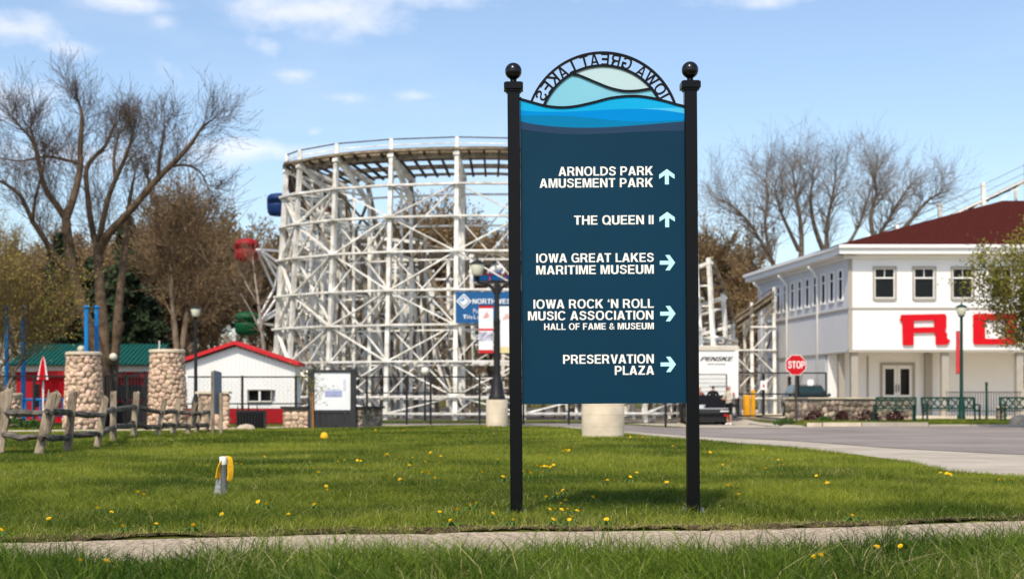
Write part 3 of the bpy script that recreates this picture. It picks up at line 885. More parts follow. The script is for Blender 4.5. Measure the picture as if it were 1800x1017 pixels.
# lift hill far behind the white hall
hill = thing('roller_coaster', 'roller coaster hill with pale posts climbing behind the maroon roof', 'roller coaster', (36, 112, 0))
hb = []
for k in range(8):
    x = 23.5 + 3.4 * k
    hb.append(Bent((x, 112), (0, -1), 10.0 + 1.62 * k, .02))
for b in hb:
    white_beam(hill, 'post', b.outer(-.1), b.outer(b.z + 1.35), .30, .28); white_beam(hill, 'post', b.inner(-.1), b.inner(b.z - .1), .2, .2)
for a, b in zip(hb[:-1], hb[1:]):
    for z in (2.5, 5, 7.5, 9.4):
        white_beam(hill, 'ledger', a.outer(z), b.outer(z), .2, .08)
    white_beam(hill, 'brace', a.outer(7.5), b.outer(9.4), .16, .06)
    for t in (0, .5, 1): beam_obj('stringer', a.at(t, a.z), b.at(t, b.z), .34, .14, M['white_warm'] if t == 0 else M['tan_timber'], hill)
    beam_obj('brace', a.outer(a.z - 1.1), b.outer(b.z - .1), .16, .08, M['white_warm'], hill)
    beam_obj('ledger', a.outer(a.z - 1.1), b.outer(a.z - 1.1), .18, .08, M['white_warm'], hill)
    for zz in (.55, 1.2): beam_obj('handrail', a.outer(a.z + zz), b.outer(b.z + zz), .07, .07, M['steel'], hill)
    for q in range(4): 
        t = (q + .5) / 4; p, r_ = a.outer(a.z).lerp(b.outer(b.z), t), a.inner(a.z).lerp(b.inner(b.z), t)
        beam_obj('tie', p - Vector((0, 0, .2)), r_ - Vector((0, 0, .2)), .14, .14, M['grey_timber'], hill)

# ------------------------------------------------------------------ observation wheel behind the coaster
WD = 79.0
wc = P(546, 513, WD)
wheel = thing('ferris_wheel', 'white ferris wheel with coloured tub gondolas behind the coaster', 'ferris wheel', (wc.x, wc.y, 0))
wh = Vector((.47, .883, 0)); wax = Vector((-.883, .47, 0)); WR = 160 / FPX * WD
hubw = .55
for s_ in (-1, 1):
    for q in (-1, 1):
        beam_obj('support_leg', wc + wax * s_ * 1.0, Vector((wc.x, wc.y, 0)) + wax * s_ * 1.7 + wh * q * 2.6, .22, .22, M['white'], wheel)
hb_ = MB(); hb_.tube([wc - wax * 1.15, wc + wax * 1.15], .22, 14); hb_.build('hub', M['white'], wheel, True, 40)
GCOL = ['gorange', 'gblue', 'gred', 'ggreen', 'gyellow', 'gblue', 'gred', 'ggreen']
def rimp(a, r): return wc + (wh * -math.cos(R(a)) + Vector((0, 0, 1)) * math.sin(R(a))) * r
tub = MB(); tub.lathe([(.25, -.62), (.52, -.58), (.62, -.42), (.66, -.1), (.66, .02), (.63, .03), (.56, -.02), (.5, -.4), (.2, -.45)], n=18)
can = MB(); can.lathe([(.66, .24), (.66, .34), (.62, .46), (.50, .56), (.2, .62), (.02, .63)], n=18)
cage = MB()
for k in range(18):
    a = 2 * math.pi * k / 18
    cage.tube([(.635 * math.cos(a), .635 * math.sin(a), -.1), (.655 * math.cos(a), .655 * math.sin(a), .12), (.64 * math.cos(a), .64 * math.sin(a), .32)], .016, 4)
for z in (.10, .18): cage.lathe([(.655, z - .012), (.668, z), (.655, z + .012)], n=18)
seat = MB(); seat.lathe([(.52, -.14), (.52, -.05), (.3, .25), (.12, .3)], n=12)
tubs = {}
for k in range(8):
    pa = 112.5 - 45 * k
    # angle measured at the hub: 0 points to the left rim, 90 to the top
    base = rimp(pa, WR)
    key = GCOL[k]
    for s_ in (-1, 1):
        beam_obj('spoke', wc + wax * s_ * hubw, base + wax * s_ * .10, .12, .10, M['white'], wheel)
    b2 = rimp(pa - 45, WR)
    mid = (base + b2) / 2
    for s_ in (-1, 1):
        beam_obj('rim_bar', base + wax * s_ * .12, wc + wax * s_ * .3 + (mid - wc) * .62, .10, .08, M['white'], wheel)
        beam_obj('rim_bar', b2 + wax * s_ * .12, wc + wax * s_ * .3 + (mid - wc) * .62, .10, .08, M['white'], wheel)
        beam_obj('rim_bar', wc + (base - wc) * .55 + wax * s_ * .3, wc + wax * s_ * .3 + (mid - wc) * .62, .07, .06, M['white'], wheel)
    gp = base + wax * .72 + Vector((0, 0, -.02))
    if key not in tubs:
        tubs[key] = (tub.mesh('gondola', M[key], smooth=True), can.mesh('canopy', M[key], smooth=True), cage.mesh('cage', M[key]), seat.mesh('bench_seat', M['grey_board'], smooth=True))
    t4 = tubs[key]
    g = place('gondola', t4[0], gp, (.97, .97, 1.0), parent=wheel)
    tag(g, key[1:] + ' tub gondola')
    for nm, me in zip(('canopy', 'cage', 'bench_seat'), t4[1:]):
        o = link(nm, me, g)
    beam_obj('gondola_arm', base - wax * .1, gp - wax * .55, .11, .11, M['white'], wheel)

# sponsor banner tied to the front ledgers
pb, nb_ = ell(phi_at(890))
BD = 57.2
ban = thing('sponsor_banner', 'blue banner with white diamond emblem hung on the coaster lattice', 'banner', P(915, 568, BD))
def TB(x, d, z): return Vector((x, BD + d, z))
bm_ = MB(); bm_.box2((PX(801, BD), BD, PZ(567.5, BD)), (PX(1010, BD), BD + .03, PZ(512.5, BD)))
bsheet = bm_.build('banner_sheet', M['bannerblue'], ban)
cx, cz = P(815.3, 529, BD).x, PZ(529, BD)
def dia(r): return [(cx - r, cz), (cx, cz - r), (cx + r, cz), (cx, cz + r)]
s1 = 13.6 / FPX * BD
q = MB(); q.plate([dia(s1)], lambda a, b, d: TB(a, -.01, b)); q.build('emblem', M['poster'], bsheet)
q = MB(); q.plate([dia(s1 * .78), dia(s1 * .66)], lambda a, b, d: TB(a, -.018, b)); q.build('emblem', M['bannerblue'], bsheet)
q = MB(); q.plate([[(cx - s1 * .5, cz - s1 * .02), (cx - s1 * .05, cz + s1 * .42), (cx + s1 * .12, cz + s1 * .25), (cx - s1 * .12, cz + s1 * .02)]], lambda a, b, d: TB(a, -.02, b)); q.build('emblem', M['azure'], bsheet)
q = MB(); text_plate(q, 'NORTHWEST', TB, PX(830.5, BD), PX(905, BD), PZ(533.5, BD), PZ(525, BD), depth=-.012)
q.build('banner_lettering', M['poster'], bsheet)
# a small mixed-case line is too soft to read beyond its first letters
q = MB()
q.plate([[(PX(816, BD), PZ(560, BD)), (PX(818, BD), PZ(560, BD)), (PX(818, BD), PZ(554.2, BD)), (PX(820, BD), PZ(554.2, BD)), (PX(820, BD), PZ(552.8, BD)), (PX(814, BD), PZ(552.8, BD)), (PX(814, BD), PZ(554.2, BD)), (PX(816, BD), PZ(554.2, BD))]], lambda a, b, d: TB(a, -.012, b))
for x_ in (821, 824.6): q.box((PX(x_ + .5, BD), BD - .012, PZ(556.4, BD)), (.02, .004, .165))
q.box((PX(823.2, BD), BD - .012, PZ(557, BD)), (.05, .004, .03))
q.plate(ring(PX(828.6, BD), PZ(557.9, BD), .045, .052, .018, .018), lambda a, b, d: TB(a, -.012, b))
q.plate([[(p[0] * .14 + PX(833, BD), p[1] * .16 + PZ(560, BD)) for p in GLY['L'][1][0][0]]], lambda a, b, d: TB(a, -.012, b))
q.plate(ring(PX(840.5, BD), PZ(557.9, BD), .045, .052, .018, .018), lambda a, b, d: TB(a, -.012, b))
q.plate([[(p[0] * .13 + PX(832, BD), p[1] * .16 + PZ(549.5, BD)) for p in l] for l in GLY['P'][1][0]], lambda a, b, d: TB(a, -.012, b))
q.box((PX(832.3, BD), BD - .0125, PZ(549, BD)), (.024, .004, .05))
q.plate(ring(PX(838.8, BD), PZ(547.6, BD), .04, .05, .018, .018), lambda a, b, d: TB(a, -.012, b))
q.build('banner_lettering', M['poster'], bsheet)
# blue and red ride car resting on the deck behind, seen through the bay
rc_ = thing('ride_car', 'blue ride car with red posts and white nose inside the coaster frame', 'ride', P(858, 499, 71))
q = MB(); q.box2((PX(820, 71), 71, PZ(492, 71)), (PX(905, 71), 72, PZ(483, 71))); q.build('side_panel', M['blue'], rc_)
q = MB(); q.box2((PX(820, 71), 70.95, PZ(497, 71)), (PX(905, 71), 72.05, PZ(494.6, 71))); q.build('floor_rail', M['white'], rc_)
q = MB(); q.beam(P(820, 481.6, 70.97), P(905, 481.6, 70.97), .05, .05); q.build('red_rail', M['redroof'], rc_)
for x_ in (822, 861, 889): beam_obj('red_post', P(x_, 497, 70.9), P(x_, 474, 70.9), .06, .06, M['redroof'], rc_)
q = MB(); q.tube([P(857, 480, 71.4), P(868, 474, 71.4), P(880, 469, 71.4), P(884, 467, 71.4)], [.08, .26, .26, .1], 10); q.build('nose', M['white'], rc_, True)
q = MB(); q.tube([P(822, 479, 71.4), P(826, 478, 71.4), P(836, 478, 71.4)], [.05, .12, .1], 8); q.build('nose', M['white'], rc_, True)
for x_ in (830, 895): beam_obj('support_post', Vector((PX(x_, 71.5), 71.5, 0)), P(x_, 497, 71.5), .14, .14, M['tan_timber'], rc_)

# ------------------------------------------------------------------ trees
def seg_mesh(name, segs, m, parent, sides, closed=False):
    """tapered prisms, one per segment (p0, p1, r0, r1)"""
    a = np.array([[*s_[0], *s_[1], s_[2], s_[3]] for s_ in segs], float)
    p0, p1, r0, r1 = a[:, 0:3], a[:, 3:6], a[:, 6], a[:, 7]
    off = np.array(wloc(parent)) if parent is not None else 0
    t = p1 - p0; t /= np.linalg.norm(t, axis=1, keepdims=True) + 1e-9
    ref = np.where(np.abs(t[:, 2:3]) < .9, [[0, 0, 1.]], [[1., 0, 0]])
    u = np.cross(t, ref); u /= np.linalg.norm(u, axis=1, keepdims=True)
    w = np.cross(t, u)
    ang = np.arange(sides) * 2 * np.pi / sides
    c, s_ = np.cos(ang), np.sin(ang)
    d = u[:, None, :] * c[None, :, None] + w[:, None, :] * s_[None, :, None]
    lo = p0[:, None, :] + d * r0[:, None, None]; hi = p1[:, None, :] + d * r1[:, None, None]
    v = np.concatenate([lo, hi], 1).reshape(-1, 3) - off
    n = len(a); base = np.arange(n)[:, None] * 2 * sides
    k = np.arange(sides)
    f = np.stack([base + k, base + (k + 1) % sides, base + sides + (k + 1) % sides, base + sides + k], 2).reshape(-1, 4)
    return np_mesh(name, v, f, m, parent, smooth=sides > 4)

def np_mesh(name, v, f, m, parent=None, smooth=False, attrs=None):
    me = bpy.data.meshes.new(name)
    nv, nf, k = len(v), len(f), f.shape[1]
    me.vertices.add(nv); me.vertices.foreach_set('co', np.ascontiguousarray(v, np.float32).ravel())
    me.loops.add(nf * k); me.loops.foreach_set('vertex_index', np.ascontiguousarray(f, np.int32).ravel())
    me.polygons.add(nf); me.polygons.foreach_set('loop_start', np.arange(0, nf * k, k, dtype=np.int32))
    if smooth: me.polygons.foreach_set('use_smooth', np.ones(nf, bool))
    me.materials.append(m)
    for an, av in (attrs or {}).items():
        at = me.attributes.new(an, 'FLOAT', 'POINT'); at.data.foreach_set('value', np.ascontiguousarray(av, np.float32))
    me.update(calc_edges=True)
    return link(name, me, parent)

def rvec(rng): return Vector((rng.gauss(0, 1), rng.gauss(0, 1), rng.gauss(0, 1))).normalized()

def branch(out, rng, p, d, L, r, lvl, maxl, up=.10, wig=.22, n=4, kids=(2, 4), spread=(28, 62), ratio=(.5, .78), tipr=.25):
    p = Vector(p); d = Vector(d).normalized()
    nn = max(2, n - (lvl > 2))
    rr = r
    for i in range(nn):
        d = (d + rvec(rng) * wig + Vector((0, 0, up))).normalized()
        q = p + d * (L / nn)
        r1 = r * (1 - (1 - tipr) * (i + 1) / nn)
        out.append((p, q, rr, r1, lvl))
        if lvl < maxl and (i > 0 or lvl > 0):
            k = rng.randint(*kids) if i == nn - 1 else (1 if rng.random() < .85 else 2)
            for _ in range(k):
                ax = d.orthogonal().normalized(); ax.rotate(Matrix.Rotation(rng.uniform(0, 6.283), 3, d))
                nd = d.copy(); nd.rotate(Matrix.Rotation(R(rng.uniform(*spread)), 3, ax))
                branch(out, rng, q, nd, L * rng.uniform(*ratio), r1 * rng.uniform(.5, .75), lvl + 1, maxl, up, wig, n, kids, spread, ratio, tipr)
        p, rr = q, r1

def leaf_quads(name, centres, size, rng, m, parent, per=1, jitter=0.0, flat=0.0):
    c = np.repeat(np.array([list(q) for q in centres], float), per, 0)
    g = np.random.default_rng(rng.randint(0, 10 ** 6))
    c = c + g.normal(0, jitter, c.shape) if jitter else c
    n = len(c)
    a = g.normal(size=(n, 3)); a /= np.linalg.norm(a, axis=1, keepdims=True)
    b = g.normal(size=(n, 3)); b -= a * (a * b).sum(1, keepdims=True); b /= np.linalg.norm(b, axis=1, keepdims=True)
    s_ = size * g.uniform(.55, 1.35, (n, 1))
    a *= s_; b *= s_ * .55
    v = np.stack([c - a, c + b * .9, c + a, c - b * .9], 1).reshape(-1, 3)
    if parent is not None: v = v - np.array(wloc(parent))
    f = np.arange(4 * n).reshape(-1, 4)
    return np_mesh(name, v, f, m, parent)

def finish_tree(t, segs, cut, m_trunk, m_twig, twig_min=.0, buds=None):
    lim = [s_ for s_ in segs if s_[4] <= cut]; tw = [s_ for s_ in segs if s_[4] > cut]
    seg_mesh('trunk', lim, m_trunk, t, 7)
    tw = [(s_[0], s_[1], max(s_[2], twig_min), max(s_[3], twig_min * .6), s_[4]) for s_ in tw]
    cr = seg_mesh('crown', tw, m_twig, t, 3)
    if buds:
        m, size, every, jit = buds
        rg = random.Random(3)
        leaf_quads('buds', [s_[1] for s_ in tw[::every]], size, rg, m, cr, 1, jit)
    return t

# --- the big bare maple, its main limbs laid out limb by limb
TD = 50.0
maple = thing('bare_maple_tree', 'large bare many-trunked maple rising behind the stone pillars', 'tree', PG(190, TD))
LIMBS = [
 ([(190, 735, 0), (186, 690, 0), (180, 645, 0), (162, 590, -.2), (147, 543, -.3), (128, 479, -.4), (116, 385, -.5)], .37, .19),
 ([(116, 385, -.5), (98, 358, -.6), (79, 331, -.8), (66, 275, -1), (58, 240, -1.1), (54, 226, -1.2)], .16, .05),
 ([(64, 262, -1.), (52, 240, -1.2), (37, 225, -1.4), (22, 205, -1.5)], .08, .03),
 ([(116, 385, -.5), (130, 345, -.3), (141, 297, -.1), (141, 262, 0), (144, 215, .1), (143, 195, .2), (139, 182, .2)], .18, .05),
 ([(141, 290, 0), (120, 282, .4), (80, 275, .8), (40, 283, 1), (10, 280, 1.2)], .08, .03),
 ([(128, 479, -.4), (108, 462, -.6), (93, 444, -.8), (72, 410, -1.2), (57, 388, -1.5), (37, 346, -1.8), (12, 325, -2), (-15, 312, -2.2)], .17, .05),
 ([(57, 388, -1.5), (62, 350, -1.8), (72, 310, -2), (78, 280, -2.1)], .08, .03),
 ([(185, 690, 0), (182, 592, .3), (176, 510, .5), (172, 444, .6)], .30, .20),
 ([(172, 444, .6), (160, 390, .9), (154, 340, 1.1), (152, 297, 1.2), (170, 272, 1.4), (184, 258, 1.5), (195, 236, 1.7), (201, 218, 1.8)], .15, .05),
 ([(172, 440, .6), (180, 395, .3), (190, 350, .1), (203, 316, 0), (216, 287, -.2), (229, 252, -.4), (235, 232, -.5)], .15, .05),
 ([(203, 316, 0), (200, 280, .3), (205, 252, .5), (210, 232, .6)], .09, .03),
 ([(173, 446, .6), (190, 412, .2), (216, 385, -.1), (246, 351, -.4), (280, 311, -.7), (315, 277, -1), (340, 247, -1.2), (354, 226, -1.4), (368, 214, -1.5)], .21, .04),
 ([(278, 312, -.7), (280, 285, -.9), (283, 262, -1), (288, 238, -1.1), (290, 218, -1.2)], .10, .03),
 ([(300, 293, -.9), (325, 290, -.5), (350, 300, -.2), (365, 325, 0)], .07, .02),
 ([(258, 340, -.5), (262, 325, -.5), (261, 315, -.5)], .11, .08),
 ([(194, 700, .2), (203, 610, .6), (211, 518, .9), (219, 444, 1.2), (224, 380, 1.3), (232, 330, 1.4), (238, 300, 1.5)], .26, .035),
 ([(200, 640, .3), (207, 590, .2), (213, 566, .1)], .20, .17),
]
segs = []
mr_ = random.Random(11)
for pts, ra, rb in LIMBS:
    q = catmull([tuple(P(a, b, TD + dz)) for a, b, dz in pts], 3)
    q = [Vector(v) for v in q]
    if pts[0][1] == 735: q[0].z = -.1
    n = len(q)
    for i in range(n - 1):
        r0 = .82 * (ra + (rb - ra) * i / (n - 1)); r1 = .82 * (ra + (rb - ra) * (i + 1) / (n - 1))
        segs.append((q[i], q[i + 1], r0, r1, 0))
        zc = q[i + 1].z
        if zc > 5.6 and pts[0][1] < 640 and rb < .09 or (zc > 6.5):
            k = 1 if mr_.random() < .55 else 2
            for _ in range(k):
                d = (q[i + 1] - q[i]).normalized()
                ax = d.orthogonal().normalized(); ax.rotate(Matrix.Rotation(mr_.uniform(0, 6.283), 3, d))
                nd = d.copy(); nd.rotate(Matrix.Rotation(R(mr_.uniform(25, 60)), 3, ax))
                branch(segs, mr_, q[i + 1], nd, mr_.uniform(.6, 1.15), min(r1 * .4, .017), 1, 3, up=.10, wig=.12, n=4, kids=(1, 2), spread=(20, 52), ratio=(.55, .92))
    if rb < .09:
        for _ in range(4):
            d = (q[-1] - q[-2]).normalized() + rvec(mr_) * .8
            branch(segs, mr_, q[-1], d, mr_.uniform(.40, .62), rb * .4, 1, 3, up=.12, wig=.12, n=4, kids=(1, 2), spread=(18, 46), ratio=(.6, .95))
finish_tree(maple, segs, 0, M['bark'], M['twig'], .0055, (M['twig'], .028, 5, .02))

# --- right-hand bare trees behind the hall
def limb_tree(name, label, D, limbs, seed, m1, m2, twig, buds, length=(2.0, 3.4), group=None, lv=4):
    base = limbs[0][0][0]
    t = thing(name, label, 'tree', PG(base[0], D), group)
    rg = random.Random(seed); sg = []
    for pts, ra, rb in limbs:
        q = [Vector(v) for v in catmull([tuple(P(a, b, D + dz)) for a, b, dz in pts], 3)]
        n = len(q)
        for i in range(n - 1):
            r0 = ra + (rb - ra) * i / (n - 1); r1 = ra + (rb - ra) * (i + 1) / (n - 1)
            sg.append((q[i], q[i + 1], r0, r1, 0))
            if i > n * .25:
                for _ in range(3 if rg.random() < .6 else 4):
                    d = (q[i + 1] - q[i]).normalized()
                    ax = d.orthogonal().normalized(); ax.rotate(Matrix.Rotation(rg.uniform(0, 6.283), 3, d))
                    nd = d.copy(); nd.rotate(Matrix.Rotation(R(rg.uniform(25, 60)), 3, ax))
                    branch(sg, rg, q[i + 1], nd, rg.uniform(*length), min(r1 * .5, .06), 1, lv, up=.08, wig=.12, n=4, kids=(1, 2), spread=(25, 60), ratio=(.55, .9))
        for _ in range(3):
            d = (q[-1] - q[-2]).normalized() + rvec(rg) * .5
            branch(sg, rg, q[-1], d, rg.uniform(*length) * .5, rb * .6, 1, lv, up=.10, wig=.12, n=4, kids=(1, 2), spread=(22, 52), ratio=(.6, .9))
    return finish_tree(t, sg, 0, m1, m2, twig, buds)
RB = 112
limb_tree('bare_tree', 'bare spreading tree behind the left end of the white hall roof', RB, [
 ([(1385, 727, 0), (1375, 560, 0), (1362, 470, 0), (1340, 428, -.5), (1317, 391, -1), (1290, 365, -1.5), (1272, 352, -2)], .20, .05),
 ([(1368, 500, 0), (1352, 440, 1), (1345, 390, 1.5), (1350, 345, 2), (1345, 315, 2)], .18, .05),
 ([(1375, 540, 0), (1405, 470, 0), (1408, 400, .3), (1400, 353, .6), (1394, 300, .8)], .30, .06),
 ([(1404, 440, 0), (1385, 400, -1), (1370, 365, -1.6), (1362, 330, -2)], .18, .05)], 5, M['bark3'], M['twig3'], .0085, None, (1.5, 2.6), lv=3)
limb_tree('bare_tree', 'bare upright tree behind the middle of the white hall eaves', RB + 3, [
 ([(1450, 727, 0), (1450, 560, 0), (1452, 440, 0), (1455, 385, 0), (1465, 337, .3), (1470, 300, .5)], .28, .05),
 ([(1452, 450, 0), (1432, 400, -.6), (1425, 350, -1), (1430, 305, -1.2)], .24, .05),
 ([(1453, 470, 0), (1490, 430, .6), (1510, 395, 1), (1522, 360, 1.2), (1542, 300, 1.4)], .18, .05)], 8, M['bark3'], M['twig3'], .0085, None, (1.5, 2.6), lv=3)
limb_tree('bare_tree', 'bare tree with low arching limbs behind the hall roof slope', RB - 4, [
 ([(1545, 727, 0), (1542, 560, 0), (1543, 430, 0), (1560, 390, 0), (1580, 355, .3), (1600, 325, .5)], .26, .05),
 ([(1543, 440, 0), (1590, 400, .6), (1625, 358, 1), (1650, 340, 1.2)], .24, .05),
 ([(1542, 440, 0), (1530, 385, -1), (1540, 340, -1.2), (1536, 305, -1.4)], .22, .05)], 13, M['bark3'], M['twig3'], .0085, None, (1.3, 2.3), lv=3)

# --- the brown wood behind the coaster: a few kinds of bare tree, copied
def plain_tree(name, seed, hgt, r, m1, m2, twig, buds, maxl=4, trunk_h=.3, spread=(22, 50), stems=1):
    t = thing(name, 'x', 'tree', (0, 0, 0))
    rg = random.Random(seed); sg = []
    for s_ in range(stems):
        lean = Vector((rg.gauss(0, .12), rg.gauss(0, .12), 1))
        if stems > 1: lean = Vector((math.cos(s_ * 2.4) * .2, math.sin(s_ * 2.4) * .2, 1))
        p = Vector((0, 0, -.2)); th = hgt * trunk_h
        q = p + lean.normalized() * th
        sg.append((p, q, r * 1.2, r, 0))
        for k in range(rg.randint(3, 5)):
            a = k * 2.1 + rg.uniform(0, 1)
            d = Vector((math.cos(a) * .55, math.sin(a) * .55, 1))
            branch(sg, rg, q - Vector((0, 0, th * rg.uniform(0, .25))), d, hgt * rg.uniform(.40, .50), r * .6, 0, maxl, up=.12, wig=.16, n=5, kids=(2, 3), spread=spread, ratio=(.45, .68))
    sg = [(a, b, c, d, 0 if (l <= 1 and c > .03) else max(l, 1)) for a, b, c, d, l in sg]
    return finish_tree(t, sg, 0, m1, m2, twig, buds)
kinds = [plain_tree('bare_woodland_tree', 21, 9.5, .22, M['bark2'], M['twig2'], .017, (M['bud'], .10, 2, .12)),
         plain_tree('bare_woodland_tree', 22, 9.5, .2, M['bark2'], M['twig2'], .017, (M['bud'], .10, 2, .14), stems=2),
         plain_tree('bare_woodland_tree', 23, 9.0, .2, M['bark'], M['twig2'], .018, (M['bud'], .09, 3, .12))]
WOOD = [  # px, D, kind, scale, rotation, label
 (310, 86, 1, 1.0, 20, 'brown two-stemmed bare tree left of the shed roof peak'),
 (385, 90, 0, 1.12, 70, 'tall brown bare tree above the shed and behind its lamp post'),
 (262, 92, 2, 1.12, 140, 'bare brown tree behind the right pillar'),
 (450, 97, 2, 1.1, 10, 'bare brown tree behind the red gondola'),
 (345, 96, 0, 1.25, 200, 'bare tree deep in the wood left of the wheel'),
 (500, 100, 1, 1.05, 260, 'bare tree behind the left edge of the coaster'),
 (570, 104, 0, 1.0, 300, 'bare tree glimpsed through the left coaster bays'),
 (650, 100, 2, 1.05, 45, 'bare tree glimpsed through the middle coaster bays'),
 (745, 104, 1, 1.22, 80, 'bare tree seen through the coaster left of the banner'),
 (815, 100, 0, 1.32, 120, 'bare round-topped tree above the blue banner'),
 (880, 106, 2, 1.42, 170, 'bare tree just left of the wayfinding sign post'),
 (1250, 118, 1, 1.34, 30, 'tan bare tree right of the wayfinding sign'),
 (1305, 112, 0, 1.02, 220, 'tan bare tree above the coaster ramp'),
 (1190, 122, 2, 1.5, 250, 'bare tree behind the right sign post'),
 (60, 92, 0, 1.0, 150, 'bare tree behind the olive tree at the left edge'),
 (150, 98, 1, 1.1, 320, 'bare tree between the dark evergreens')]
used = set()
for px_, D, k, sc, rz, lab in WOOD:
    o = kinds[k] if k not in used else copy_tree(kinds[k])
    used.add(k)
    o.location = PG(px_, D); o.scale = (sc, sc, sc); o.rotation_euler = (0, 0, R(rz))
    tag(o, lab, 'tree', 'bare trees of the wood')
# twin-trunk pale tree and birch in front of the wood
limb_tree('bare_tree', 'pale twin-trunked bare tree behind the right stone pillar', 60, [
 ([(310, 736, 0), (312, 640, 0), (306, 560, 0), (300, 500, 0), (290, 450, .2), (284, 415, .3)], .17, .04),
 ([(316, 736, .2), (318, 640, .2), (326, 570, .2), (335, 510, .3), (345, 455, .4), (352, 400, .5)], .17, .04),
 ([(306, 545, 0), (302, 470, -.3), (305, 410, -.5)], .09, .03)], 31, M['bark2'], M['twig2'], .012, (M['bud'], .06, 3, .08), (1.0, 1.9), lv=3)
limb_tree('birch_tree', 'slim pale birch with bare branches beside the green gondola', 66, [
 ([(474, 732, 0), (466, 640, 0), (458, 560, 0), (450, 500, .2), (444, 450, .3)], .12, .03),
 ([(462, 590, 0), (440, 545, -.3), (422, 515, -.5)], .06, .02), ([(455, 535, 0), (436, 505, .3), (424, 480, .5)], .05, .02)], 33, M['birch'], M['bark2'], .008, None, (.5, 1.0), lv=2)
# far belt of woodland closing the view
def woodland(name, x0, x1, D0, D1, n, hmin, hmax, seed, m):
    g = np.random.default_rng(seed)
    D = g.uniform(D0, D1, n); px_ = g.uniform(x0, x1, n)
    x = (px_ - 900) / FPX * D; hh = g.uniform(hmin, hmax, n)
    segs_ = []
    for i in range(n):
        p = Vector((x[i], D[i], -.2)); q = p + Vector((g.normal(0, .4), 0, hh[i] * .6))
        segs_.append((p, q, .14, .09))
        for k in range(30):
            t = g.uniform(.15, 1); b = p.lerp(q, t)
            d = Vector((g.normal(0, 1), g.normal(0, .7), g.uniform(.3, 1.2))).normalized()
            e = b + d * hh[i] * g.uniform(.15, .4)
            segs_.append((b, e, .05, .03))
            for _ in range(4):
                d2 = (d + Vector((g.normal(0, .6), g.normal(0, .6), g.normal(.2, .4)))).normalized()
                e0 = b.lerp(e, g.uniform(.3, 1)); segs_.append((e0, e0 + d2 * g.uniform(.8, 2.0), .035, .02))
    return tag(seg_mesh(name, segs_, m, None, 3), 'brown bare woodland closing the view behind the park', 'woodland', kind='stuff')
woodland('far_woodland', -420, 1420, 128, 150, 150, 7, 11.5, 3, M['twig2'])

# --- evergreens
def conifer(name, label, px_, D, hgt, wid, seed, group):
    t = thing(name, label, 'tree', PG(px_, D), group)
    b = Vector(t.location); rg = random.Random(seed)
    tr = MB(); tr.tube([b - Vector((0, 0, .1)), b + Vector((0, 0, hgt))], [.2, .03], 7); tr.build('trunk', M['bark'], t, True)
    cs = []; sg = []
    z = hgt * .10
    while z < hgt:
        f = 1 - z / hgt
        for k in range(7):
            a = rg.uniform(0, 6.283); L = wid * (f ** .8) * rg.uniform(.6, 1.15) + .15
            p = b + Vector((0, 0, z)); e = p + Vector((math.cos(a) * L, math.sin(a) * L, -L * .18 + rg.uniform(-.2, .25)))
            sg.append((p, e, .03, .012, 1))
            for i in range(int(14 * L) + 5):
                q = p.lerp(e, rg.uniform(.25, 1.05)); cs.append(q + rvec(rg) * .16)
        z += hgt * .033
    c = leaf_quads('crown', cs, .17, rg, M['needle'], t, 2, .06)
    seg_mesh('branches', sg, M['bark'], t, 3)
conifer('evergreen_tree', 'tall dark evergreen behind the maple trunks', 222, 66, 9.2, 2.2, 1, 'evergreens')
conifer('evergreen_tree', 'dark evergreen left of the maple trunks behind the umbrella', 110, 68, 8.6, 2.4, 2, 'evergreens')
conifer('evergreen_tree', 'dark evergreen between the maple and the green roof', 165, 73, 8.0, 2.6, 3, 'evergreens')
conifer('evergreen_tree', 'broad dark evergreen right of the maple above the pillar', 255, 77, 6.8, 2.6, 4, 'evergreens')

# --- olive budding tree at the left edge
oliv = plain_tree('budding_tree', 44, 6.9, .13, M['bark2'], M['twig2'], .006, (M['olive'], .040, 2, .16), maxl=4, trunk_h=.15)
oliv.location = PG(5, 46); oliv.scale = (.86, .86, .92); tag(oliv, 'olive budding tree beside the blue poles at the left edge', 'tree')
ol2 = copy_tree(oliv); ol2.location = PG(-95, 49); ol2.rotation_euler = (0, 0, 2.0); tag(ol2, 'olive budding tree cut by the left edge of the view', 'tree')

# --- leafing tree at the right edge
lt = thing('leafing_tree', 'young green leafing tree overlapping the red letters at the right edge', 'tree', PG(1826, 46))
rg = random.Random(17); sg = []
b = Vector(lt.location)
sg.append((b - Vector((0, 0, .1)), b + Vector((0, 0, 2.1)), .11, .09, 0))
for k in range(12):
    a = k * .7 + rg.uniform(0, .5)
    branch(sg, rg, b + Vector((0, 0, rg.uniform(1.7, 2.8))), Vector((math.cos(a) * .7 - .32, math.sin(a) * .75, 1)), rg.uniform(2.1, 3.1), .05, 1, 3, up=.14, wig=.2, n=5, kids=(1, 3), ratio=(.4, .62))
seg_mesh('trunk', [s_ for s_ in sg if s_[4] == 0], M['bark'], lt, 7)
cr = seg_mesh('crown', [s_ for s_ in sg if s_[4] > 0], M['bark'], lt, 4)
leaf_quads('foliage', [s_[1] for s_ in sg if s_[4] > 1], .055, rg, M['leaf'], cr, 5, .13)

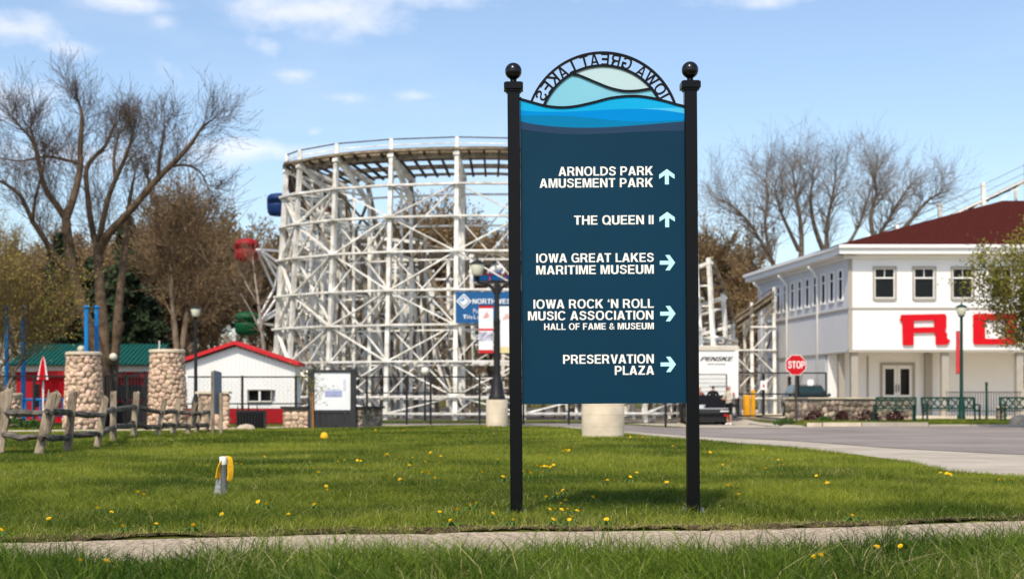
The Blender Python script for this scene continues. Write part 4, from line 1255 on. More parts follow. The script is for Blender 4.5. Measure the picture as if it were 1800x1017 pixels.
# --- staked sapling by the notice board
sp = thing('sapling', 'thin staked sapling with yellow-green leaves before the notice board', 'tree', PG(548, 39.6))
rg = random.Random(19); sg = []; b = Vector(sp.location)
sg.append((b, b + Vector((-.03, 0, 1.0)), .018, .014, 0))
for k in range(9):
    a = rg.uniform(0, 6.283)
    branch(sg, rg, b + Vector((-.03, 0, rg.uniform(.55, 1.05))), Vector((math.cos(a) * .6, math.sin(a) * .6, 1)), rg.uniform(.45, .75), .009, 1, 2, up=.1, n=3, kids=(1, 2))
seg_mesh('trunk', [s_ for s_ in sg if s_[4] == 0], M['bark2'], sp, 6)
cr = seg_mesh('crown', [s_ for s_ in sg if s_[4] > 0], M['bark2'], sp, 3)
leaf_quads('foliage', [s_[1] for s_ in sg if s_[4] > 0], .028, rg, M['sapling'], cr, 3, .05)
beam_obj('stake', b + Vector((.045, -.02, -.05)), b + Vector((.03, -.02, 1.05)), .035, .035, mat('orange_stake', (.40, .17, .05), .8, .2), sp)

# ------------------------------------------------------------------ white hall on the right
hall = thing('museum_hall', 'white two-storey hall with maroon hip roof and big red letters', 'building', (16.6, 70, 0))
HC = Vector((16.6, 70, 0)); HU = Vector((1, 0, 0)); HV = Vector((-.109, .994, 0)); DEP, WID = 16.0, 30.0
def TF(u, d, z): return HC + HU * u + Vector((0, d, z))                       # front face, d away from the viewer
def TL(v, d, z): return HC + HV * v + Vector((d, d * .1, z))                  # left face, d into the house
def wall_open(T, u0, u1, z0, z1, holes, thick):
    """a wall slab with real openings, as blocks between grid lines"""
    us = sorted({u0, u1, *[q for hh in holes for q in hh[:2]]}); zs = sorted({z0, z1, *[q for hh in holes for q in hh[2:]]})
    mb = MB()
    for a, b in zip(us[:-1], us[1:]):
        run = None
        for c, d in zip(zs[:-1], zs[1:]):
            mid = ((a + b) / 2, (c + d) / 2)
            solid = not any(hh[0] < mid[0] < hh[1] and hh[2] < mid[1] < hh[3] for hh in holes)
            if solid: run = (run[0], d) if run else (c, d)
            if (not solid or d == zs[-1]) and run:
                vs = [T(x, y, z) for x in (a, b) for y in (0, thick) for z in run]
                mb.add(vs, [(0, 1, 3, 2), (4, 6, 7, 5), (0, 4, 5, 1), (2, 3, 7, 6), (0, 2, 6, 4), (1, 5, 7, 3)])
                run = None
    return mb
def tbox(mb, T, u0, u1, d0, d1, z0, z1):
    vs = [T(x, y, z) for x in (u0, u1) for y in (d0, d1) for z in (z0, z1)]
    return mb.add(vs, [(0, 1, 3, 2), (4, 6, 7, 5), (0, 4, 5, 1), (2, 3, 7, 6), (0, 2, 6, 4), (1, 5, 7, 3)])
def window(T, u0, u1, z0, z1, root, transom=None, fw=.09, m=None, mull=None, fm=None, shallow=False):
    fr = MB(); fm = fm or M['trim']; o_ = -.062 if shallow else 0.0
    T0 = T; T = lambda u, d, z: T0(u, d + (o_ if d > 0 else 0), z)
    tbox(fr, T, u0 - fw, u0, -.06, .10, z0 - fw, z1 + fw); tbox(fr, T, u1, u1 + fw, -.06, .10, z0 - fw, z1 + fw)
    tbox(fr, T, u0, u1, -.06, .10, z1, z1 + fw); tbox(fr, T, u0, u1, -.08, .10, z0 - fw * 1.3, z0)
    w = fr.build('window', fm, root)
    sh = MB(); s_ = min(.05, fw * .8)
    tbox(sh, T, u0, u0 + s_, 0, .08, z0, z1); tbox(sh, T, u1 - s_, u1, 0, .08, z0, z1); tbox(sh, T, u0 + s_, u1 - s_, 0, .08, z1 - s_, z1); tbox(sh, T, u0 + s_, u1 - s_, 0, .08, z0, z0 + s_)
    if transom: tbox(sh, T, u0 + s_, u1 - s_, .004, .078, transom - .035, transom + .035)
    if mull and transom: tbox(sh, T, (u0 + u1) / 2 - .015, (u0 + u1) / 2 + .015, .01, .07, transom + .035, z1 - s_)
    sh.build('sash', M['white'], w)
    pz = [(z0, transom), (transom, z1)] if transom else [(z0, z1)]
    for a, b in pz:
        g = MB(); tbox(g, T, u0 + .02, u1 - .02, .09, .105, a, b); g.build('pane', M['glass_dull'] if shallow else M['glass'], w)
    return w
FZ, SZ, TZ, EZ = 8.37, 3.17, 5.27, 7.72          # fascia top, soffit, mid trim, fascia bottom
up_win = [(PX(px_, 70) - HC.x - .50, PX(px_, 70) - HC.x + .50) for px_ in (1555, 1624.5, 1692, 1761, 1830, 1899, 1968)]
wall_open(TF, 0, WID, TZ, EZ + .2, [(a, b, 5.80, 7.28) for a, b in up_win], .22).build('front_wall', M['white'], hall)
for i, (a, b) in enumerate(up_win): window(TF, a, b, 5.80, 7.28, hall, 6.80, mull=True)
q = MB(); tbox(q, TF, 0, WID, -.05, .25, SZ + .1, TZ); q.build('sign_board', M['white'], hall)
q = MB(); tbox(q, TF, -.03, WID, -.09, -.0, TZ - .02, TZ + .075); q.build('mid_trim', M['trim'], hall)
q = MB(); tbox(q, TF, -.04, WID, -.12, .28, SZ - .03, SZ + .099); q.build('soffit_trim', M['trim'], hall)
q = MB(); tbox(q, TF, -.06, .14, -.07, .0, SZ + .1, TZ - .021); tbox(q, TF, -.06, .14, -.03, -.001, TZ + .076, EZ); q.build('corner_board', M['trim'], hall)
# left face
lw = [13.1 - 1.318 * k for k in range(10)]
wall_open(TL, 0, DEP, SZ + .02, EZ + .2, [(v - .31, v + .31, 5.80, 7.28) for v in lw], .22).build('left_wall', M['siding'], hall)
for v in lw: window(TL, v - .31, v + .31, 5.80, 7.28, hall, 6.85, .06, fm=M['white'], shallow=True)
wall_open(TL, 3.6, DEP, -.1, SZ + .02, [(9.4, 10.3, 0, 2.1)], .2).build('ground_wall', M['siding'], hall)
q = MB(); tbox(q, TL, 9.42, 10.28, .05, .12, 0, 2.09); q.build('side_door', M['grey_board'], hall)
for z in (TZ, SZ - .02):
    q = MB(); tbox(q, TL, 0.02, DEP, -.06, -.002, z - .03, z + .05); q.build('side_trim', M['trim'], hall)
for v in (4.6, 9.9, 14.9):
    q = MB(); q.tube([TL(v, -.10, .0), TL(v, -.10, EZ - .55), TL(v - .05, -.3, EZ - .25), TL(v - .1, -.62, EZ + .05)], .075, 8); q.build('downspout', M['white'], hall, True)
q = MB(); q.lathe([(.1, -.12), (.2, -.05), (.12, .08)], TL(7.2, -.2, 2.55), 10); q.build('wall_lamp', M['white'], hall, True)
# floor slab and far walls
q = MB(); tbox(q, TF, -.02, WID, .3, .55, SZ + .11, SZ + .3); q.build('porch_beam', M['white'], hall)
q = MB(); q.add([TF(0, 0.02, SZ + .06), TF(WID, .02, SZ + .06), TF(WID, 3.3, SZ + .06), TF(-.35, 3.3, SZ + .06)], [(0, 1, 2, 3)]); q.build('porch_ceiling', M['white'], hall)
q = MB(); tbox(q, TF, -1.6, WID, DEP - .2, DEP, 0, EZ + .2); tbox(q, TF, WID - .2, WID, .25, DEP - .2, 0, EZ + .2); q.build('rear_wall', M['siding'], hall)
# porch: recessed ground floor wall with doors
PD = 3.2
def TP(u, d, z): return HC + HU * u + Vector((0, PD + d, z))
d0, d1 = PX(1551, 73.2) - HC.x, PX(1604, 73.2) - HC.x
holes = [(d0, d1, .32, 2.60), (PX(1787, 73.2) - HC.x, PX(1815, 73.2) - HC.x, 1.55, 3.0)]
wall_open(TP, -.35, WID, -.1, SZ + .06, holes, .2).build('porch_wall', M['white'], hall)
q = MB(); tbox(q, TP, d0 - .12, d0, -.06, .05, .3, 2.72); tbox(q, TP, d1, d1 + .12, -.06, .05, .3, 2.72); tbox(q, TP, d0, d1, -.06, .05, 2.6, 2.72); q.build('door_casing', M['trim'], hall)
dm = (d0 + d1) / 2
for a, b in ((d0, dm - .01), (dm + .01, d1)):
    lf = MB(); w = .15
    tbox(lf, TP, a, a + w, .02, .08, .33, 2.59); tbox(lf, TP, b - w, b, .02, .08, .33, 2.59); tbox(lf, TP, a + w, b - w, .02, .08, 2.40, 2.59); tbox(lf, TP, a + w, b - w, .02, .08, .33, 1.06)
    lf_o = lf.build('door', M['white'], hall)
    g = MB(); tbox(g, TP, a + w, b - w, .05, .065, 1.06, 2.40); g.build('pane', M['glass'], lf_o)
    k = MB(); hx = b - .06 if a == d0 else a + .06
    k.tube([TP(hx, -.03, 1.2), TP(hx, -.03, 1.6)], .02, 6); k.build('handle', M['iron'], lf_o)
window(TP, holes[1][0], holes[1][1], 1.55, 3.0, hall, 2.65, fm=M['grey_board'])
q = MB(); tbox(q, TP, PX(1526, 73.1) - HC.x - .04, PX(1526, 73.1) - HC.x + .04, -.05, -.001, .1, SZ - .1); q.build('wall_joint', M['trim'], hall)
q = MB(); tbox(q, TP, PX(1626, 73) - HC.x, PX(1638, 73) - HC.x, -.3, -.002, -.1, SZ); q.build('engaged_pier', M['trim'], hall)
for px_ in (1501, 1660, 1791, 1922):
    c = MB(); u = PX(px_, 70.2) - HC.x
    tbox(c, TF, u - .17, u + .17, .02, .36, -.1, SZ - .04); tbox(c, TF, u - .21, u + .21, -.02, .40, -.1, .28); c.build('column', M['trim'], hall)
for v in (1.8, 3.4):
    c = MB(); tbox(c, TL, v - .15, v + .15, .05, .35, -.1, SZ); c.build('column', M['trim'], hall)
# cornice and roof
OV = .62
def cornice(T, a, b, nm):
    q = MB(); tbox(q, T, a, b, -OV, .3, EZ + .21, FZ - .16); q.build(nm, M['white'], hall)
    q = MB(); tbox(q, T, a - .05, b + .05, -OV - .12, -OV + .3, FZ - .16, FZ); q.build('gutter', M['white'], hall)
    q = MB(); tbox(q, T, a + .3, b - .1, -.14, -.005, EZ + .02, EZ + .209); q.build('frieze', M['white'], hall)
cornice(TF, -OV, WID + OV, 'fascia'); cornice(TL, -OV + .32, DEP + OV, 'side_fascia')
rz0, rz1 = FZ + .0, 11.75
c00, c10 = TF(-OV - .1, -OV - .1, rz0), TF(WID + OV, -OV - .1, rz0)
c01, c11 = HC + HV * (DEP + OV) + Vector((-OV, 0, rz0)), TF(WID + OV, DEP + OV, rz0)
r0_, r1_ = Vector((27.0, 78.3, rz1)), Vector((37.5, 78.3, rz1))
q = MB(); q.add([c00, c10, c11, c01, r0_, r1_], [(0, 1, 5, 4), (1, 2, 5), (2, 3, 4, 5), (3, 0, 4), (3, 2, 1, 0)])
roof = q.build('roof', M['roof'], hall)
q = MB(); q.tube([r0_ + Vector((1.6, -.6, -.6)), r0_ + Vector((1.6, -.6, .62))], .42, 14); q.tube([r0_ + Vector((1.6, -.6, .3)), r0_ + Vector((1.6, -.6, .42))], .47, 14); q.tube([r0_ + Vector((1.6, -.6, .63)), r0_ + Vector((1.6, -.6, .8))], .50, 14)
q.build('roof_vent', M['steel'], roof, True, 40)
for px_, py_, D_ in ((1527, 417, 72), (1578, 400, 73.6), (1411, 462, 77.5), (1424, 455, 76.5)):
    p = P(px_, py_, D_); q = MB(); q.tube([p - Vector((0, 0, .7)), p + Vector((0, 0, .12))], .09, 8); q.build('vent_pipe', M['white'], roof, True)
# the red letters
def letter(name, loops):
    q = MB()
    lp = [[(PX(a, 69.9) , PZ(b, 69.9)) for a, b in l] for l in loops]
    q.plate(lp, lambda a, b, d: Vector((a, 69.83 + d, b)), .10)
    return q.build(name, M['red'], hall)
def c8(p): return (1220 + p[0] * .3737, 400 + p[1] * .3737)
R_out = [(968, 437), (974, 409), (1178, 405), (1186, 415), (1186, 468), (1180, 480), (1180, 488), (1190, 500), (1188, 515), (1194, 525), (1204, 527), (1194, 545), (1186, 550), (1140, 551), (1136, 543), (1136, 498), (1128, 493), (1032, 495), (1032, 552), (986, 553), (981, 548), (979, 440)]
R_hole = [(1033, 437), (1033, 469), (1129, 467), (1129, 435)]
letter('red_letter', [[c8(p) for p in R_out], [c8(p) for p in R_hole]])
def rrect(x0, y0, x1, y1, r):
    o = []
    for cx, cy, a0 in ((x1 - r, y1 - r, 0), (x0 + r, y1 - r, 90), (x0 + r, y0 + r, 180), (x1 - r, y0 + r, 270)):
        for k in range(5): o.append((cx + r * math.cos(R(a0 + k * 22.5)), cy + r * math.sin(R(a0 + k * 22.5))))
    return o
letter('red_letter', [rrect(1710.5, 551, 1787.5, 605, 5), rrect(1731, 562, 1767, 595, 2)])

# ------------------------------------------------------------------ shed with the red roof
SHD = 47.0
shed = thing('gabled_shed', 'small white gabled shed with red roof edge and red wainscot', 'shed', PG(415, SHD))
sx0, sx1, spx = PX(309, SHD), PX(519, SHD), PX(414, SHD)
z_eave, z_pk, z_red = PZ(642, SHD), PZ(607, SHD), PZ(717, SHD)
def ztop_at(x): return z_pk - (z_pk - z_eave) * abs(x - spx) / (sx1 - spx)
wx0, wx1, wz0, wz1 = PX(436, SHD), PX(477, SHD), PZ(705, SHD), PZ(685, SHD)
n = 30
ed = [sx0 + (sx1 - sx0) * k / n for k in range(n + 1)]
for a, b in zip(ed[:-1], ed[1:]):
    zt = min(ztop_at(a), ztop_at(b)) - .02
    blocks = [(z_red, zt)]
    if b > wx0 and a < wx1: blocks = [(z_red, wz0), (wz1, zt)]
    q = MB()
    for c, d in blocks:
        q.box2((a, SHD, c), (b - .012, SHD + .05, d)); q.box2((b - .03, SHD - .012, c), (b, SHD + .048, d - .001))
    q.build('siding_panel', M['white'], shed)
    q = MB(); q.box2((a, SHD - .004, -.1), (b - .012, SHD + .05, z_red - .01)); q.box2((b - .03, SHD - .014, -.1), (b, SHD + .048, z_red - .011)); q.build('wainscot_panel', M['redwall'], shed)
q = MB()
q.add([Vector((sx0, SHD + .16, 0)), Vector((sx1, SHD + .16, 0)), Vector((sx1, SHD + .16, z_eave)), Vector((spx, SHD + .16, z_pk)), Vector((sx0, SHD + .16, z_eave)),
       Vector((sx0, SHD + 1.2, 0)), Vector((sx1, SHD + 1.2, 0)), Vector((sx1, SHD + 1.2, z_eave)), Vector((spx, SHD + 1.2, z_pk)), Vector((sx0, SHD + 1.2, z_eave))],
      [(0, 1, 2, 3, 4), (1, 6, 7, 2), (5, 9, 8, 7, 6), (0, 4, 9, 5)])
q.build('wall', M['white'], shed)
for s_, xe in ((-1, sx0 - .18), (1, sx1 + .14)):
    ze = z_pk - (z_pk - z_eave) * abs(xe - spx) / (sx1 - spx)
    q = MB(); a, b = Vector((spx, 0, z_pk + .05)), Vector((xe, 0, ze + .05))
    vs = [Vector((p.x, y, p.z + dz)) for p in (a, b) for y in (SHD - .22, SHD + 1.3) for dz in (-.02, .10)]
    q.add(vs, [(0, 1, 3, 2), (4, 6, 7, 5), (0, 4, 5, 1), (2, 3, 7, 6), (0, 2, 6, 4), (1, 5, 7, 3)])
    q.build('roof_slope', M['redroof'], shed)
def TSH(u, d, z): return Vector((u, SHD + d, z))
window(TSH, wx0, wx1, wz0, wz1, shed, None, .022, fm=M['trim'])
q = MB(); q.box2(((wx0 + wx1) / 2 - .03, SHD - .03, wz0), ((wx0 + wx1) / 2 + .03, SHD + .085, wz1)); q.build('window_mullion', M['white'], shed)

# ------------------------------------------------------------------ low red pavilion with green roof
PV = 58.0
pav = thing('red_pavilion', 'low red pavilion with ribbed green metal roof behind the maple', 'building', PG(170, PV))
x0, x1 = PX(20, PV), PX(272, PV); ze, zr = PZ(641, PV), PZ(601, PV)
q = MB(); q.box2((x0 + .2, PV, 0), (x1 - .12, PV + 5, ze - .28)); q.build('wall', M['redwall'], pav)
q = MB(); q.box2((x0 + .2, PV - .03, ze - .27), (x1 - .1, PV + 5, ze - .005)); q.build('frieze', M['white'], pav)
nrib = 32
rib_w = (x1 - x0) / nrib
for k in range(nrib):
    a = x0 + rib_w * k
    q = MB(); q.add([(a, PV - .5, ze), (a + rib_w - .02, PV - .5, ze), (a + rib_w - .02, PV + 2.4, zr), (a, PV + 2.4, zr)], [(0, 1, 2, 3)])
    q.beam((a + rib_w - .02, PV - .51, ze + .02), (a + rib_w - .02, PV + 2.4, zr + .02), .04, .05)
    q.build('roof_panel', M['greenroof'], pav)
q = MB(); q.add([(x0, PV - .45, ze - .03), (x1 - .02, PV - .45, ze - .03), (x1 - .02, PV + 2.4, zr - .03), (x0, PV + 2.4, zr - .03), (x1 - .02, PV + 5.3, ze - .03), (x0, PV + 5.3, ze - .03)], [(0, 1, 2, 3), (3, 2, 4, 5), (1, 4, 2), (0, 3, 5)])
q.build('roof_deck', M['greenroof'], pav)
for a, b in ((62, 74), (84, 98), (196, 214), (222, 240)):
    w_ = MB(); w_.box2((PX(a, PV), PV - .03, .55), (PX(b, PV), PV + .02, 1.45)); w_.build('window', M['glass'], pav)
q = MB(); q.tube([(PX(265, PV), PV + 1.4, zr - .5), (PX(265, PV), PV + 1.4, zr + .12)], .03, 6); q.build('roof_finial', M['white'], pav)
# red booth in front of it
booth = thing('red_booth', 'bright red low booth left of the near stone pillar', 'booth', PG(100, 52))
q = MB(); q.box2((PX(70, 52), 52, 0), (PX(122, 52), 53.5, PZ(660, 52))); q.build('body', M['red'], booth)
q = MB(); q.box2((PX(67, 52), 51.85, PZ(660, 52) + .002), (PX(124, 52), 53.6, PZ(651, 52))); q.build('counter_top', M['redroof'], booth)
booth2 = thing('red_booth', 'dark red low booth seen between the two stone pillars', 'booth', PG(225, 52))
q = MB(); q.box2((PX(186, 52), 52, 0), (PX(262, 52), 53.5, PZ(664, 52))); q.build('body', M['redwall'], booth2)
q = MB(); q.box2((PX(203, 52), 51.96, PZ(698, 52)), (PX(252, 52), 52.02, PZ(676, 52))); q.build('serving_hatch', M['grey_board'], booth2)
q = MB(); q.box2((PX(184, 52), 51.85, PZ(664, 52) + .002), (PX(264, 52), 53.6, PZ(658, 52))); q.build('counter_top', M['redwall'], booth2)

# ------------------------------------------------------------------ field-stone pillars and walls
def stone_meshes(m, n, seed):
    out = []; rg = random.Random(seed)
    for k in range(n):
        q = MB(); N = 2
        idx = {}
        def vid(p):
            key = tuple(round(c, 4) for c in p)
            if key not in idx:
                v = Vector(p).normalized()
                v = Vector([math.copysign(abs(c) ** .8, c) for c in v]) * (1 + rg.uniform(-.10, .10))
                idx[key] = len(q.v); q.v.append(v)
            return idx[key]
        for ax in range(3):
            for sg_ in (-1, 1):
                for i in range(N):
                    for j in range(N):
                        c = []
                        for (a, b) in ((i, j), (i + 1, j), (i + 1, j + 1), (i, j + 1)):
                            p = [0, 0, 0]; p[ax] = sg_; p[(ax + 1) % 3] = -1 + 2 * a / N; p[(ax + 2) % 3] = -1 + 2 * b / N
                            c.append(vid(p))
                        q.f.append(tuple(c if sg_ > 0 else c[::-1]))
        out.append(q.mesh('stone', m, smooth=True))
    return out
ST1 = stone_meshes(M['stone'], 5, 2); ST2 = stone_meshes(M['stone2'], 5, 3)
srg = random.Random(5)
def pillar(px_, D, top, wt, wb, label, stone=.155, cap=True):
    b = PG(px_, D); hh = PZ(top, D) - b.z
    t = thing('stone_pillar', label, 'pillar', b, 'stone pillars')
    q = MB(); q.lathe([(wb / 2 - .07, -.1), (wt / 2 - .07, hh - .06)], b, 20); q.build('core', M['mortar'], t)
    if cap:
        q = MB(); q.lathe([(wt / 2 - .02, hh - .06), (wt / 2 + .02, hh - .05), (wt / 2 + .02, hh + .01), (wt / 2 - .03, hh + .03)], b, 24); q.build('cap_stone', M['concrete'], t)
    z = .03
    while z < hh - .10:
        f = z / hh; r = (wb + (wt - wb) * f) / 2 - .075
        sz = stone * srg.uniform(.85, 1.1)
        n = int(2 * math.pi * r / (stone * 1.0)); off = srg.uniform(0, 6)
        for k in range(n):
            a = off + 2 * math.pi * (k + srg.uniform(-.2, .2)) / n
            place('stone', srg.choice(ST1), b + Vector((r * math.cos(a), r * math.sin(a), z + srg.uniform(-.045, .045) + sz * .4)),
                  (stone * srg.uniform(.36, .5), stone * srg.uniform(.42, .74), sz * srg.uniform(.42, .70)), (srg.uniform(-.7, .7), srg.uniform(-.2, .2), a), t)
        z += sz * .82
    return t
pillar(147, 39.6, 620, 60 / FPX * 39.6, 75 / FPX * 39.6, 'tapered field-stone pillar with flat cap, nearer and left of the gate', .15)
pillar(294, 41.0, 616, 61 / FPX * 41, 75 / FPX * 41, 'tapered field-stone pillar with flat cap, beside the white shed', .155)
pillar(18, 42.0, 692, 40 / FPX * 42, 44 / FPX * 42, 'short stone pillar between the blue poles at the left edge', .16)
def stone_wall(pxa, Da, pxb, Db, top, label, meshes, size, thick=.36, cap=True, capm=None, name='stone_wall'):
    a, b = PG(pxa, Da), PG(pxb, Db); hh = PZ(top, (Da + Db) / 2)
    t = thing(name, label, 'wall', (a + b) / 2, 'low stone walls')
    z0 = min(a.z, b.z) - .08
    d = (b - a); d.z = 0; L = d.length; u = d.normalized(); n = Vector((u.y, -u.x, 0))
    if n.y > 0: n = -n
    ang = math.atan2(u.y, u.x)
    Mz = Matrix.Rotation(ang, 3, 'Z')
    q = MB(); q.box((a + b) / 2 * 1.0 + Vector((0, 0, -((a + b) / 2).z + (z0 + hh - .05) / 2)), (L - .04, thick - .10, hh - .05 - z0), Mz); q.build('core', M['mortar'], t)
    if cap:
        q = MB(); q.box(Vector(((a.x + b.x) / 2, (a.y + b.y) / 2, hh - .025)), (L + .1, thick + .08, .06), Mz); q.build('cap_stone', capm or M['concrete'], t)
    z = z0 + size * .5
    while z < hh - size * .35:
        x = srg.uniform(0, size * .5)
        while x < L:
            w = size * srg.uniform(.7, 1.4)
            for s_ in (1, -1):
                p = a + u * min(x + w / 2, L - w * .3) + n * s_ * (thick / 2 - .06); p.z = z + srg.uniform(-.05, .05)
                if s_ == -1 and srg.random() < .5: continue
                place('stone', srg.choice(meshes), p, (w * .54, size * .30, size * srg.uniform(.40, .72)), (srg.uniform(-.2, .2), srg.uniform(-.5, .5), ang), t)
            x += w
        for e, s_ in ((a, -1), (b, 1)):
            place('stone', srg.choice(meshes), Vector((e.x, e.y, z)) + u * s_ * -.05 + n * srg.uniform(-.05, .05), (size * .36, thick * .42, size * .56), (0, 0, ang), t)
        z += size * .86
    return t
stone_wall(349, 40.5, 402, 40.5, 688, 'low field-stone wall with pale cap left of the red wainscot shed', ST1, .17)
stone_wall(498, 41.2, 543, 41.2, 714, 'stone wing wall on the left of the notice board', ST1, .17, capm=M['grey_board'])
stone_wall(625, 41.2, 664, 42.6, 714, 'stone wing wall on the right of the notice board', ST2, .15, capm=M['grey_board'])  # darker stones than the left wing, painting in the board's shade
stone_wall(1383, 54.8, 1602, 56.6, 698, 'long low stone wall with pale cap before the white hall', ST2, .24)
stone_wall(1752, 58, 1766, 58, 714, 'stub of stone wall beside the far bench', ST2, .18)

# ------------------------------------------------------------------ split rail fence
fence = thing('split_rail_fence', 'weathered split rail fence with leaning posts along the left of the lawn', 'fence', PG(160, 26))
FP = [(16, 684, -4, 798, 23.0, .17), (93, 689, 66, 800, 22.2, .16), (129, 690, 117, 795, 23.4, .15), (186, 698, 169, 786, 25.6, .14), (200, 690, 199, 773, 29.5, .15), (241, 689, 234, 768, 32, .15),
      (289, 703, 276, 767, 32.8, .13), (314, 703, 303, 764, 34, .14), (343, 707, 328, 764, 34.2, .13), (356, 707, 344, 761, 35.8, .13), (369, 706, 363, 758, 37.5, .13)]
frg = random.Random(9)
def rough_post(p0, p1, w, d, m, parent, nm):
    q = MB(); N = 6
    M3 = frame(p0, p1, (0, 1, 0))
    rings = []
    for i in range(N + 1):
        t = i / N; c = p0.lerp(p1, t)
        ring_ = []
        for (a, b) in ((-.5, -.38), (-.18, -.5), (.2, -.47), (.5, -.3), (.47, .35), (.1, .5), (-.3, .48), (-.5, .3)):
            k = 1 + frg.uniform(-.10, .10)
            v = Vector((a * w * k, b * d * k, (frg.uniform(-.05, .05) if i in (0, N) else 0) * (1 if i == N else 0)))
            ring_.append(len(q.v)); q.v.append(c + M3 @ v)
        rings.append(ring_)
    for r0, r1 in zip(rings[:-1], rings[1:]):
        for k in range(8): q.f.append((r0[k], r0[(k + 1) % 8], r1[(k + 1) % 8], r1[k]))
    q.f.append(tuple(rings[-1])); q.f.append(tuple(reversed(rings[0])))
    return q.build(nm, m, parent)
fpts = []
for (tx, ty, bx, by, D, w) in FP:
    bpt = P(bx, by, D); bpt.z = h(bpt.x, D) - .08; tp = P(tx, ty, D + .1)
    rough_post(bpt, tp, w * .86, w * .55, M['oldwood'], fence, 'post')
    fpts.append((bpt, tp))
rough_post(P(-12, 800, 23.2) , P(6, 688, 23.2), .13, .1, M['oldwood'], fence, 'post')
rough_post(P(82, 760, 23.0), P(104, 690, 23.0), .12, .08, M['oldwood'], fence, 'post')
def rail_between(a, b, ta, tb, sag=.0, w=.10):
    p, q_ = a[0].lerp(a[1], ta), b[0].lerp(b[1], tb)
    d = (q_ - p).normalized() * .12
    mid = (p + q_) / 2 - Vector((0, 0, sag))
    pts = [p - d, p.lerp(mid, .5), mid, mid.lerp(q_, .5), q_ + d]
    q = MB(); q.tube(pts, [w * .40, w * .55, w * .58, w * .52, w * .38], 7)
    for v in q.v: v += rvec(frg) * .012
    q.build('rail', M['railwood'], fence)
for k in range(len(fpts) - 1):
    ta, tb = (.66, .70), (.30, .34)
    rail_between(fpts[k], fpts[k + 1], .69 + frg.uniform(-.03, .03), .69 + frg.uniform(-.03, .03), .0)
    rail_between(fpts[k], fpts[k + 1], .34 + frg.uniform(-.03, .03), .34 + frg.uniform(-.03, .03), .05 if k in (0, 5) else .0)
lf = (fpts[0][0] + Vector((-1.6, .6, 0)), fpts[0][1] + Vector((-1.6, .6, 0)))
rail_between(lf, fpts[0], .7, .7); rail_between(lf, fpts[0], .34, .34)

# ------------------------------------------------------------------ conduit marker with yellow rope in the lawn
MD = 12.25
mk = thing('conduit_marker', 'grey conduit stub with white cap and coiled yellow rope in the lawn', 'marker', PG(392, MD))
b0 = P(395, 872, MD); b0.z = -.03; t0 = P(392.3, 806, MD)
q = MB(); q.tube([b0, b0.lerp(t0, .5), t0], [.031, .029, .028], 16); q.build('conduit', M['pvc'], mk, True, 40)
q = MB(); dirn = (t0 - b0).normalized(); tp = t0 - dirn * .05
q.tube([tp, tp + dirn * .006, tp + dirn * .066, tp + dirn * .072], [.030, .0325, .0325, .029], 16); q.build('cap', M['white'], mk, True, 40)
q = MB(); c = P(383, 876, MD + .02); c.z = -.03; c2 = P(387, 832, MD + .02)
pts, rr = [], []
for i in range(25):
    t = i / 24; pts.append(c.lerp(c2, t)); rr.append((.048 - .024 * t) * (1.05 if i % 4 < 2 else .95))
q.tube(pts, rr, 14); q.build('corrugated_boot', M['corr'], mk, True)
for k in range(8):
    j = k * .0055
    pts = [P(379.5 + k * 1.15, 841 + frg.uniform(-4, 2), MD - .035 + j), P(381.5 + k * 1.05, 826, MD - .04 + j), P(387 + k * .5, 812, MD - .045 + j), P(393, 805.5 - k * .3, MD + .01 + j), P(398 + k * 1.1, 807 - k * .5, MD + .02 + j), P(400.5 + k * 1.25, 819, MD + .01 + j), P(401 + k * 1.15, 833, MD + j), P(399.5 + k * 1.0, 846 + frg.uniform(-4, 2), MD - .01 + j)]
    q = MB(); q.tube(catmull([tuple(p) for p in pts], 4), .0058, 6); q.build('rope_strand', M['rope'], mk, True)

# yellow cap dome in the grass
yd = thing('yellow_dome_marker', 'small round yellow plastic dome sitting in the lawn before the notice board', 'marker', PG(570, 30.5))
q = MB(); b = Vector(yd.location); q.lathe([(.085, -.02), (.088, .03), (.080, .085), (.058, .125), (.03, .145), (.004, .150)], b, 18); q.build('dome', M['yellow'], yd, True)
q = MB(); q.lathe([(.098, -.02), (.098, .012), (.087, .016)], b, 18); q.build('rim', M['yellow'], yd)

# ------------------------------------------------------------------ notice board
ND = 41.0
nb = thing('notice_board', 'dark framed notice board with white poster between stone wing walls', 'notice board', PG(584, ND))
for a, b in ((541, 552), (616, 625)):
    q = MB(); q.box2((PX(a, ND), ND - .02, -.1), (PX(b, ND), ND + .2, PZ(648, ND))); q.build('post', M['grey_board'], nb)
q = MB(); q.box2((PX(552, ND) + .002, ND, PZ(654, ND)), (PX(616, ND) - .002, ND + .14, PZ(649.5, ND))); q.build('head_rail', M['grey_board'], nb)
q = MB(); q.box2((PX(552, ND) + .002, ND, PZ(724, ND)), (PX(616, ND) - .002, ND + .14, PZ(720, ND))); q.build('sill_rail', M['grey_board'], nb)
for k in range(6):
    a, b = 552 + 64 * k / 6, 552 + 64 * (k + 1) / 6
    q = MB(); q.box2((PX(a, ND) + .004, ND + .03, -.05), (PX(b, ND) - .004, ND + .09, PZ(724, ND) - .002)); q.build('base_board', M['grey_board'], nb)
q = MB(); q.box2((PX(552, ND) + .004, ND + .03, PZ(720, ND) + .002), (PX(616, ND) - .004, ND + .06, PZ(654, ND) - .002)); po = q.build('poster', M['poster'], nb)
q = MB(); q.box2((PX(571, ND), ND + .024, PZ(697, ND)), (PX(601, ND), ND + .029, PZ(686, ND))); q.build('printed_picture', M['poster_blue'], po)
q = MB(); q.box2((PX(574, ND), ND + .024, PZ(684.5, ND)), (PX(599, ND), ND + .029, PZ(682.5, ND))); q.build('printed_picture', M['poster_pale'], po)
